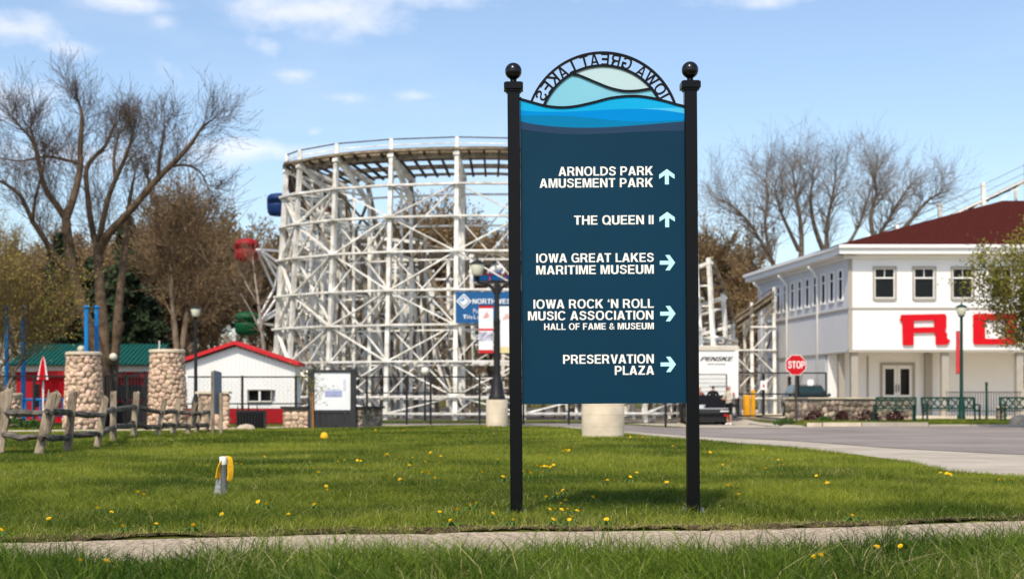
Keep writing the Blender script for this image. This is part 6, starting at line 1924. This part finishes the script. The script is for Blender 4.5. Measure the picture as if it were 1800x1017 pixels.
    fe = MB()
    for sx in (-1, 1): fe.lathe([(.001, -.008), (.008, -.005), (.008, .005), (.001, .008)], (sx * .032, -.092, 1.652), 8)
    fe.box((0, -.094, 1.588), (.045, .006, .008))
    o3 = link('eyes_and_mouth', fe.mesh('features', M['hair']), o)
    root.rotation_euler = (0, 0, R(rz))
    return root
UD = 57.6
g0 = h(PX(1281, UD), UD) + .04
person('standing person in beige shirt and black shorts beside the cart', (PX(1281.5, UD), UD, g0), -60, 1.60, ('skin', 'hair', 'beige', 'cloth_black', 'white'),
       [((-.30, -.10, 1.14), (-.12, -.30, 1.16), (-.05, -.36, 1.18)), ((.30, -.08, 1.14), (.13, -.30, 1.13), (.05, -.37, 1.14))])
# the cart
cart = thing('utility_cart', 'low black utility cart parked with two riders beside the truck', 'cart', (PX(1244, UD), UD, g0))
cx0, cx1 = PX(1206, UD), PX(1283, UD)
def cz(y): return PZ(y, UD)
q = MB(); q.box2((cx0, UD, cz(727)), (cx1, UD + 1.1, cz(724))); q.box2((cx0, UD + .06, cz(724) + .001), (cx0 + .05, UD + 1.1, cz(717))); q.box2((cx1 - .05, UD + .06, cz(724) + .001), (cx1, UD + 1.1, cz(717))); q.build('bed', M['iron'], cart)
q = MB(); q.box2((cx0 + .01, UD, cz(724) + .002), (cx1 - .01, UD + .05, cz(718.5))); q.build('tailgate', M['grey_board'], cart)
q = MB(); q.box2((cx0, UD - .02, cz(718.4)), (cx1, UD + .055, cz(716.6))); q.build('tailgate_trim', M['silver'], cart)
q = MB(); q.box2((PX(1266, UD), UD - .012, cz(723)), (PX(1281, UD), UD - .002, cz(721))); q.build('reflector_strip', M['white'], cart)
q = MB(); q.box2((cx0 + .1, UD + .1, cz(741)), (cx1 - .1, UD + 2.4, cz(727.2))); q.build('chassis', M['iron'], cart)
q = MB(); q.box2((cx0 + .05, UD + 1.15, cz(727)), (cx1 - .05, UD + 1.3, cz(694))); q.build('seat_back', M['cloth_black'], cart)
q = MB(); q.box2((cx0 + .05, UD + 1.31, cz(727)), (cx1 - .05, UD + 1.8, cz(712))); q.build('seat', M['cloth_black'], cart)
q = MB(); q.box2((cx0 + .02, UD + 2.1, cz(735)), (cx1 - .02, UD + 2.8, cz(708))); q.build('front_cowl', M['iron'], cart)
for x_ in (cx0 + .16, cx1 - .16):
    for y_ in (.45, 2.3):
        r_ = .24; q = MB(); q.tube([(x_ - .12, UD + y_, g0 + r_), (x_ - .1, UD + y_, g0 + r_), (x_ + .1, UD + y_, g0 + r_), (x_ + .12, UD + y_, g0 + r_)], [r_ * .85, r_, r_, r_ * .85], 18); w_ = q.build('wheel', M['rubber'], cart, True, 40)
        q = MB(); q.tube([(x_ - .125, UD + y_, g0 + r_), (x_ + .125, UD + y_, g0 + r_)], r_ * .5, 12); q.build('rim', M['steel'], w_)
    q = MB(); q.box2((x_ - .08, UD - .014, cz(731)), (x_ + .08, UD + .1, cz(728))); q.build('tail_light', M['stopred'], cart)
bk = thing('bucket', 'white bucket standing in the cart bed', 'bucket', (PX(1235, UD), UD + .35, cz(724) + .002))
b = Vector(bk.location); q = MB(); q.lathe([(.12, 0), (.15, .29), (.14, .29), (.11, .02)], b, 16); q.build('pail', M['white'], bk, True, 40)
q = MB(); q.lathe([(.152, .25), (.165, .27), (.152, .29)], b, 16); q.build('rim_band', M['white'], bk)
hands_up = [((-.28, -.14, 1.15), (-.16, -.40, 1.12), (-.12, -.48, 1.12)), ((.28, -.14, 1.15), (.16, -.40, 1.12), (.12, -.48, 1.12))]
zs = cz(712) + .002 - .82 * 1.55 / 1.75
person('fair-haired rider in a dull red top sitting in the cart', (PX(1238, UD), UD + 1.55, zs - .05), 180, 1.55, ('skin', 'blond', 'cloth_red', 'cloth_black', 'cloth_black'), hands_up, True)
person('dark-clothed rider sitting on the right of the cart', (PX(1263, UD), UD + 1.55, zs - .02), 180, 1.58, ('skin', 'hair', 'cloth_black', 'cloth_black', 'cloth_black'), hands_up, True)

# ------------------------------------------------------------------ parked car behind the stone wall
CD = 69.5
car = thing('parked_car', 'dark parked car whose windscreen shows over the stone wall', 'car', PG(1433, CD))
b = Vector(car.location)
def car_loft(name, prof, half, m, parent):
    q = MB(); n = len(prof)
    for y_, z_, hw in prof:
        for sx in (-1, 1): q.v.append(Vector((b.x + sx * hw, b.y + y_, b.z + z_)))
    q.f.append(tuple(range(0, 2 * n, 2))); q.f.append(tuple(reversed(range(1, 2 * n, 2))))
    for i in range(n):
        j = (i + 1) % n; q.f.append((2 * i, 2 * i + 1, 2 * j + 1, 2 * j))
    return q.build(name, m, parent)
car_loft('body', [(0, .35, .82), (-.03, .6, .88), (.05, .82, .86), (1.1, .98, .86), (4.2, 1.0, .86), (4.45, .8, .86), (4.45, .4, .84), (4.2, .25, .82), (.3, .25, .82)], 1, M['plum'], car)
cab = car_loft('cabin', [(.95, .98, .84), (1.55, 1.50, .66), (1.9, 1.57, .64), (3.4, 1.55, .64), (4.2, 1.0, .82)], 1, M['plum'], car)
q = MB(); q.add([b + Vector((-.77, .93, 1.02)), b + Vector((.77, .93, 1.02)), b + Vector((.62, 1.49, 1.475)), b + Vector((-.62, 1.49, 1.475)), b + Vector((-.77, .96, 1.0)), b + Vector((.77, .96, 1.0))], [(0, 1, 2, 3), (0, 4, 5, 1)]); q.build('windscreen', M['carglass'], cab)
for sx in (-1, 1):
    q = MB(); q.add([b + Vector((sx * .845, 1.25, 1.04)), b + Vector((sx * .84, 3.8, 1.06)), b + Vector((sx * .66, 3.3, 1.48)), b + Vector((sx * .675, 1.75, 1.47))], [(0, 1, 2, 3)]); q.build('side_window', M['carglass'], cab)
    q = MB(); q.lathe([(.001, -.09), (.07, -.06), (.08, .0), (.07, .06), (.001, .09)], b + Vector((sx * .98, 1.3, 1.05)), 8); q.build('mirror', M['plum'], car)
    q = MB(); q.box2(b + Vector((sx * .7 - .14, -.05, .62)), b + Vector((sx * .7 + .14, .0, .74))); q.build('headlight', M['poster'], car)
    for y_ in (.85, 3.6):
        q = MB(); q.tube([b + Vector((sx * .70, y_, .32)), b + Vector((sx * .885, y_, .32))], .32, 18); w_ = q.build('wheel', M['rubber'], car)
        q = MB(); q.tube([b + Vector((sx * .70, y_, .32)), b + Vector((sx * .892, y_, .32))], .19, 12); q.build('rim', M['steel'], w_)

# ------------------------------------------------------------------ grass and dandelions
def vnoise(x, y, s, seed):
    g = np.random.default_rng(seed); T = g.random((64, 64))
    x, y = np.asarray(x) * .83 + np.asarray(y) * .56 + 40, np.asarray(y) * .83 - np.asarray(x) * .56 + 60
    x = x / s; y = y / s
    i, j = np.floor(x).astype(int), np.floor(y).astype(int); fx, fy = x - i, y - j
    fx, fy = fx * fx * (3 - 2 * fx), fy * fy * (3 - 2 * fy)
    a, b, c, d = T[i % 64, j % 64], T[(i + 1) % 64, j % 64], T[i % 64, (j + 1) % 64], T[(i + 1) % 64, (j + 1) % 64]
    return a * (1 - fx) * (1 - fy) + b * fx * (1 - fy) + c * (1 - fx) * fy + d * fx * fy

LE = np.array(LAWN_EDGE); LEo = LE[np.argsort(LE[:, 1])]
PAo = np.array(PATH_A)
def in_lawn(x, y):
    right = np.interp(y, LEo[:, 1], LEo[:, 0])
    far = np.interp(x, PAo[:, 0], PAo[:, 1])
    return (y > walk_far(x) + wander(x) + .05 * (vnoise(x + 50, y + 50, .12, 31) - .5)) & (x < right - .02) & (y < far + .1)

def blades(name, label, x, y, hgt, wid, lean, m, seed, segs=2, dry_f=.05, tone_b=0.0, zoff=0.0, dry_map=None):
    g = np.random.default_rng(seed); n = len(x)
    z = H(x, y) + zoff
    a = g.uniform(0, 2 * np.pi, n); la = g.uniform(0, 2 * np.pi, n)
    L = lean * np.abs(g.normal(0.6, .5, n)) * hgt
    px_, py_ = np.cos(a) * wid / 2, np.sin(a) * wid / 2
    dx, dy = np.cos(la) * L, np.sin(la) * L
    rows = []
    if segs == 1: tt = [0.0, 1.0]
    elif segs == 2: tt = [0.0, .5, 1.0]
    else: tt = [0.0, .38, .72, 1.0]
    for t in tt:
        wv = 1 - t ** 1.6
        cx, cy, cz_ = x + dx * t ** 2, y + dy * t ** 2, z + hgt * (t - .18 * lean * t ** 2)
        if t < 1:
            rows.append(np.stack([cx - px_ * wv, cy - py_ * wv, cz_], 1)); rows.append(np.stack([cx + px_ * wv, cy + py_ * wv, cz_], 1))
        else: rows.append(np.stack([cx, cy, cz_], 1))
    k = len(rows)
    v = np.stack(rows, 1).reshape(-1, 3)
    base = np.arange(n)[:, None] * k
    fs = []
    for s_ in range(len(tt) - 1):
        if s_ < len(tt) - 2:
            fs.append(base + np.array([2 * s_, 2 * s_ + 1, 2 * s_ + 3])); fs.append(base + np.array([2 * s_, 2 * s_ + 3, 2 * s_ + 2]))
        else: fs.append(base + np.array([2 * s_, 2 * s_ + 1, 2 * s_ + 2]))
    f = np.concatenate(fs, 0)
    big = vnoise(x + 50, y + 50, 1.3, 5) * .55 + vnoise(x + 50, y + 50, .35, 6) * .25 + vnoise(x + 50, y + 50, 4.0, 7) * .22
    tone = np.clip(g.normal(.38, .20, n) + (big - .50) * 1.7 + tone_b, 0, 1)
    dryp = dry_f * (.4 + 3.0 * np.clip(vnoise(x + 50, y + 50, .9, 9) - .45, 0, 1)) + .8 * np.clip(vnoise(x + 50, y + 50, .55, 19) * .6 + vnoise(x + 50, y + 50, 2.3, 20) * .5 - .78, 0, 1)
    if dry_map is not None: dryp = dryp + dry_map
    dry = (g.random(n) < dryp) * g.uniform(.5, 1, n)
    o = np_mesh(name, v, f, m, None, True, {'tone': np.repeat(tone, k), 'dry': np.repeat(dry, k)})
    return tag(o, label, 'grass', kind='stuff')

def scatter(n, D0, D1, seed, marg=1.6, power=1.0):
    g = np.random.default_rng(seed)
    y = D0 + (D1 - D0) * g.random(n) ** power
    hw = .365 * y + marg
    # keep the density even: accept by local width
    x = g.uniform(-1, 1, n) * hw
    keep = g.random(n) < hw / (.365 * D1 + marg)
    return x[keep], y[keep], g
x, y, g = scatter(430000, 8.4, 15.5, 1)
k = in_lawn(x, y); x, y = x[k], y[k]; d = y - walk_far(x)
hh = g.uniform(.03, .085, len(x)) * (.65 + .8 * vnoise(x + 50, y + 50, 1.1, 3)) * (.6 + .4 * np.clip(d / .35, 0, 1))
hh = hh * (1 + 1.1 * np.clip(vnoise(x + 50, y + 50, .22, 33) - .68, 0, 1) * 3)
blades('lawn_grass', 'mown green lawn around the sign posts', x, y, hh, g.uniform(.0035, .007, len(x)), 1.1, M['lawn_blade'], 2, 2, .06, dry_map=.30 * np.exp(-(d / .22) ** 2))
x, y, g = scatter(360000, 15.5, 26, 3)
k = in_lawn(x, y); x, y = x[k], y[k]
blades('lawn_grass', 'mown green lawn beyond the sign', x, y, g.uniform(.04, .085, len(x)) * (.65 + .8 * vnoise(x + 50, y + 50, 1.1, 3)), g.uniform(.007, .012, len(x)), .9, M['lawn_blade'], 4, 1, .05, .02)
x, y, g = scatter(330000, 26, 48, 5, 3)
k = in_lawn(x, y); x, y = x[k], y[k]
blades('lawn_grass', 'far part of the green lawn before the park fences', x, y, g.uniform(.045, .09, len(x)), g.uniform(.014, .024, len(x)), .9, M['lawn_blade'], 6, 1, .03, .06)
# taller unmown grass in front of the walk
x, y, g = scatter(150000, 5.0, 9.6, 7, 1.2)
e = walk_near(x) + .02 + .95 * (1 - sst(-3.5, -1.9, x)) + .34 * (vnoise(x + 50, y + 50, .3, 12) - .35) * vnoise(x + 50, y + 50, 1.1, 15)
k = y < e; x, y = x[k], y[k]
cl = vnoise(x + 50, y + 50, .16, 14); cw = vnoise(x + 50, y + 50, .5, 13)
tall = (.062 + .16 * cw * cl + .075 * cl) * g.choice([.6, .8, 1.0, 1.25, 1.6], len(x), p=[.25, .3, .25, .14, .06])
blades('tall_grass', 'taller green grass in front of the sidewalk', x, y, tall * g.uniform(.7, 1.25, len(x)), g.uniform(.0035, .0085, len(x)), 1.25, M['tall_blade'], 8, 3, .07, -.02)
# strips by the benches and below the coaster
g = np.random.default_rng(21); n = 30000
x = g.uniform(10.6, 26, n); y = 49.3 + (g.uniform(0, 1, n)) * np.where(x < 15, 4.2, 9)
blades('verge_grass', 'narrow green verge under the benches', x, y, g.uniform(.05, .1, n), g.uniform(.02, .035, n), .9, M['lawn_blade'], 22, 1, .02)
n = 26000; x = g.uniform(-8, 10, n); y = g.uniform(47.2, 53, n); k = ~((y < 49.6) & (x > -7)); 
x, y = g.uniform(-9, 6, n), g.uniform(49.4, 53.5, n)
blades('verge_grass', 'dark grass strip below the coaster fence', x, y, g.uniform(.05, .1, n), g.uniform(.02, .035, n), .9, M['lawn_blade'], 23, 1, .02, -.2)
n = 30000; x = g.uniform(-24, -5, n); y = g.uniform(36, 47, n); k = y > np.interp(x, [p[0] for p in PATH_B], [p[1] for p in PATH_B]) + .1; x, y = x[k], y[k]
blades('verge_grass', 'dark grass around the pillars beyond the path', x, y, g.uniform(.05, .09, len(x)), g.uniform(.02, .03, len(x)), .9, M['lawn_blade'], 24, 1, .02, -.15)

# dead thatch lying along the edge of the walk
g = np.random.default_rng(41); n = 9000
x = g.uniform(-5.5, 6, n); y = walk_far(x) + wander(x) + np.abs(g.normal(0, .07, n)) - .04
blades('thatch', 'dead straw thatch along the lawn edge', x, y, g.uniform(.012, .04, n), g.uniform(.003, .006, n), 2.6, M['lawn_blade'], 42, 2, .9, -.1, zoff=.012)
# dandelions
dm_ = MB(); rg = random.Random(3)
for lay_, (r_, z_, n_) in enumerate(((.021, .006, 16), (.016, .011, 13), (.009, .015, 9))):
    for k in range(n_):
        a = 2 * math.pi * (k + .5 * lay_) / n_ + rg.uniform(-.1, .1); w = .26 if lay_ < 2 else .4
        rr = r_ * rg.uniform(.88, 1.1)
        p = [Vector((.003 * math.cos(a), .003 * math.sin(a), z_ - .004)), Vector((rr * .8 * math.cos(a - w), rr * .8 * math.sin(a - w), z_)), Vector((rr * math.cos(a), rr * math.sin(a), z_ - .001)), Vector((rr * .8 * math.cos(a + w), rr * .8 * math.sin(a + w), z_))]
        dm_.add(p, [(0, 1, 2, 3)])
dm_.lathe([(.004, -.004), (.008, .0), (.006, .006)], n=8)
head_me = dm_.mesh('flower_head', M['petal'])
sm = MB(); sm.tube([(0, 0, -.07), (.004, 0, -.03), (0, 0, 0)], .0022, 5); stem_me = sm.mesh('stem', M['stem'])
ro_m = MB()
for k in range(8):
    a = k * .79 + rg.uniform(-.2, .2); L = rg.uniform(.06, .10); w = .012
    d = Vector((math.cos(a), math.sin(a), 0)); n_ = Vector((-d.y, d.x, 0))
    pts = [(0, .003, .006), (.3, .008, .035), (.45, .004, .038), (.6, w, .036), (.75, .006, .028), (.88, w * .8, .02), (1, .001, .008)]
    base = len(ro_m.v)
    for t_, ww, zz in pts: ro_m.v += [d * L * t_ - n_ * ww + Vector((0, 0, zz)), d * L * t_ + n_ * ww + Vector((0, 0, zz))]
    for i in range(len(pts) - 1): ro_m.f.append((base + 2 * i, base + 2 * i + 1, base + 2 * i + 3, base + 2 * i + 2))
rosette_me = ro_m.mesh('leaf_rosette', mat('dandelion_leaf', (.07, .135, .018), .6, .2, 20))
DAND = [(22, 788), (106, 802), (86, 912), (2, 940), (171, 893), (196, 900), (216, 925), (275, 921), (338, 930), (340, 943), (140, 985), (187, 987),
        (365, 818), (415, 815), (424, 816), (465, 803), (573, 855), (575, 862), (390, 904), (454, 882), (468, 886), (507, 904), (553, 887), (243, 865), (253, 870),
        (605, 808), (594, 811), (552, 823), (560, 830), (545, 813), (628, 809), (634, 810), (676, 801), (680, 799), (695, 807), (726, 804), (742, 830), (754, 829), (747, 811), (757, 796), (775, 802), (773, 813), (720, 818),
        (703, 843), (712, 845), (765, 840), (755, 833), (875, 807), (884, 838), (822, 786), (826, 888), (837, 884), (804, 896), (773, 900), (866, 903), (848, 830), (792, 926), (901, 922),
        (920, 828), (933, 831), (945, 819), (951, 820), (957, 819), (962, 820), (968, 821), (973, 817), (954, 829), (985, 786), (990, 793), (995, 791), (1000, 792), (992, 786), (1007, 786), (1025, 786), (950, 799), (965, 804),
        (966, 895), (976, 895), (987, 896), (999, 895), (1014, 898), (979, 868), (990, 862), (986, 885), (1006, 909), (1042, 874), (972, 923), (1001, 923), (1066, 916), (960, 873), (994, 879),
        (1119, 831), (1172, 848), (1108, 838), (1068, 844), (1183, 785), (1122, 767), (1108, 768), (1248, 795), (1270, 817), (1284, 851), (1280, 854), (1271, 868), (1285, 863), (1297, 869), (1368, 808), (1377, 817), (1341, 790), (1345, 823), (1454, 849), (1435, 836), (1258, 826), (1296, 855),
        (1653, 831), (1664, 832), (1670, 834), (1755, 843), (1781, 844), (1431, 979), (1441, 977), (1446, 975), (1540, 962), (1545, 961), (1583, 960), (1498, 910),
        (708, 757), (712, 755), (720, 756), (842, 752), (850, 751), (858, 750), (1065, 753), (1130, 768), (690, 758), (660, 756)]
for i, (px_, py_) in enumerate(DAND):
    hz_ = .055 if py_ < 950 else .10
    Dd = (CAMH - hz_) * FPX / (py_ - HZ)
    x = PX(px_, Dd)
    on_walk = walk_near(x) + .1 < Dd < walk_far(x) + .08
    if on_walk: Dd = float(walk_far(x)) + .10; x = PX(px_, Dd)
    if py_ > 950: lab, grp = 'yellow dandelion in the taller grass before the sidewalk', 'foreground dandelions'
    elif px_ > 1600: lab, grp = 'yellow dandelion at the edge of the concrete drive', 'dandelions by the drive'
    elif px_ > 1225: lab, grp = 'yellow dandelion in the lawn right of the wayfinding sign', 'dandelions right of the sign'
    elif px_ > 915: lab, grp = 'yellow dandelion in the lawn between the sign posts', 'dandelions between the posts'
    elif px_ > 430: lab, grp = 'yellow dandelion in the lawn left of the wayfinding sign', 'dandelions left of the sign'
    else: lab, grp = 'yellow dandelion in the lawn near the conduit marker or rail fence', 'dandelions at the left'
    t = thing('dandelion', lab, 'flower', (x, Dd, h(x, Dd) - .01), grp)
    s_ = (.82 if py_ > 950 else .9 if py_ > 880 else 1.05 if py_ > 800 else 1.4) * rg.uniform(.8, 1.15)
    hd = link('flower_head', head_me, t); hd.location = (0, 0, hz_ + .012 - h(x, Dd)); hd.scale = (s_, s_, s_); hd.rotation_euler = (rg.uniform(.1, .9), rg.uniform(-.4, .4), rg.uniform(0, 6))
    if py_ > 800:
        rs = link('leaf_rosette', rosette_me, t); rs.rotation_euler = (0, 0, rg.uniform(0, 6)); rs.location = (0, 0, .02)
    st = link('stem', stem_me, t); st.location = (0, 0, hz_ + .012 - h(x, Dd)); st.scale = (1, 1, (hz_ + .03) / .07)
# foam litter at the walk edge
lt_ = MB(); rg = random.Random(2)
p0, p1 = P(1236, 938, 9.55), P(1272, 939, 9.60)
p0.z = p1.z = -.02
lt_.tube([p0, p0.lerp(p1, .4) + Vector((0, 0, .012)), p1], [.012, .02, .006], 6)
tag(lt_.build('paper_scrap', M['white']), 'crumpled white paper scrap on the sidewalk edge below the right post', 'litter')
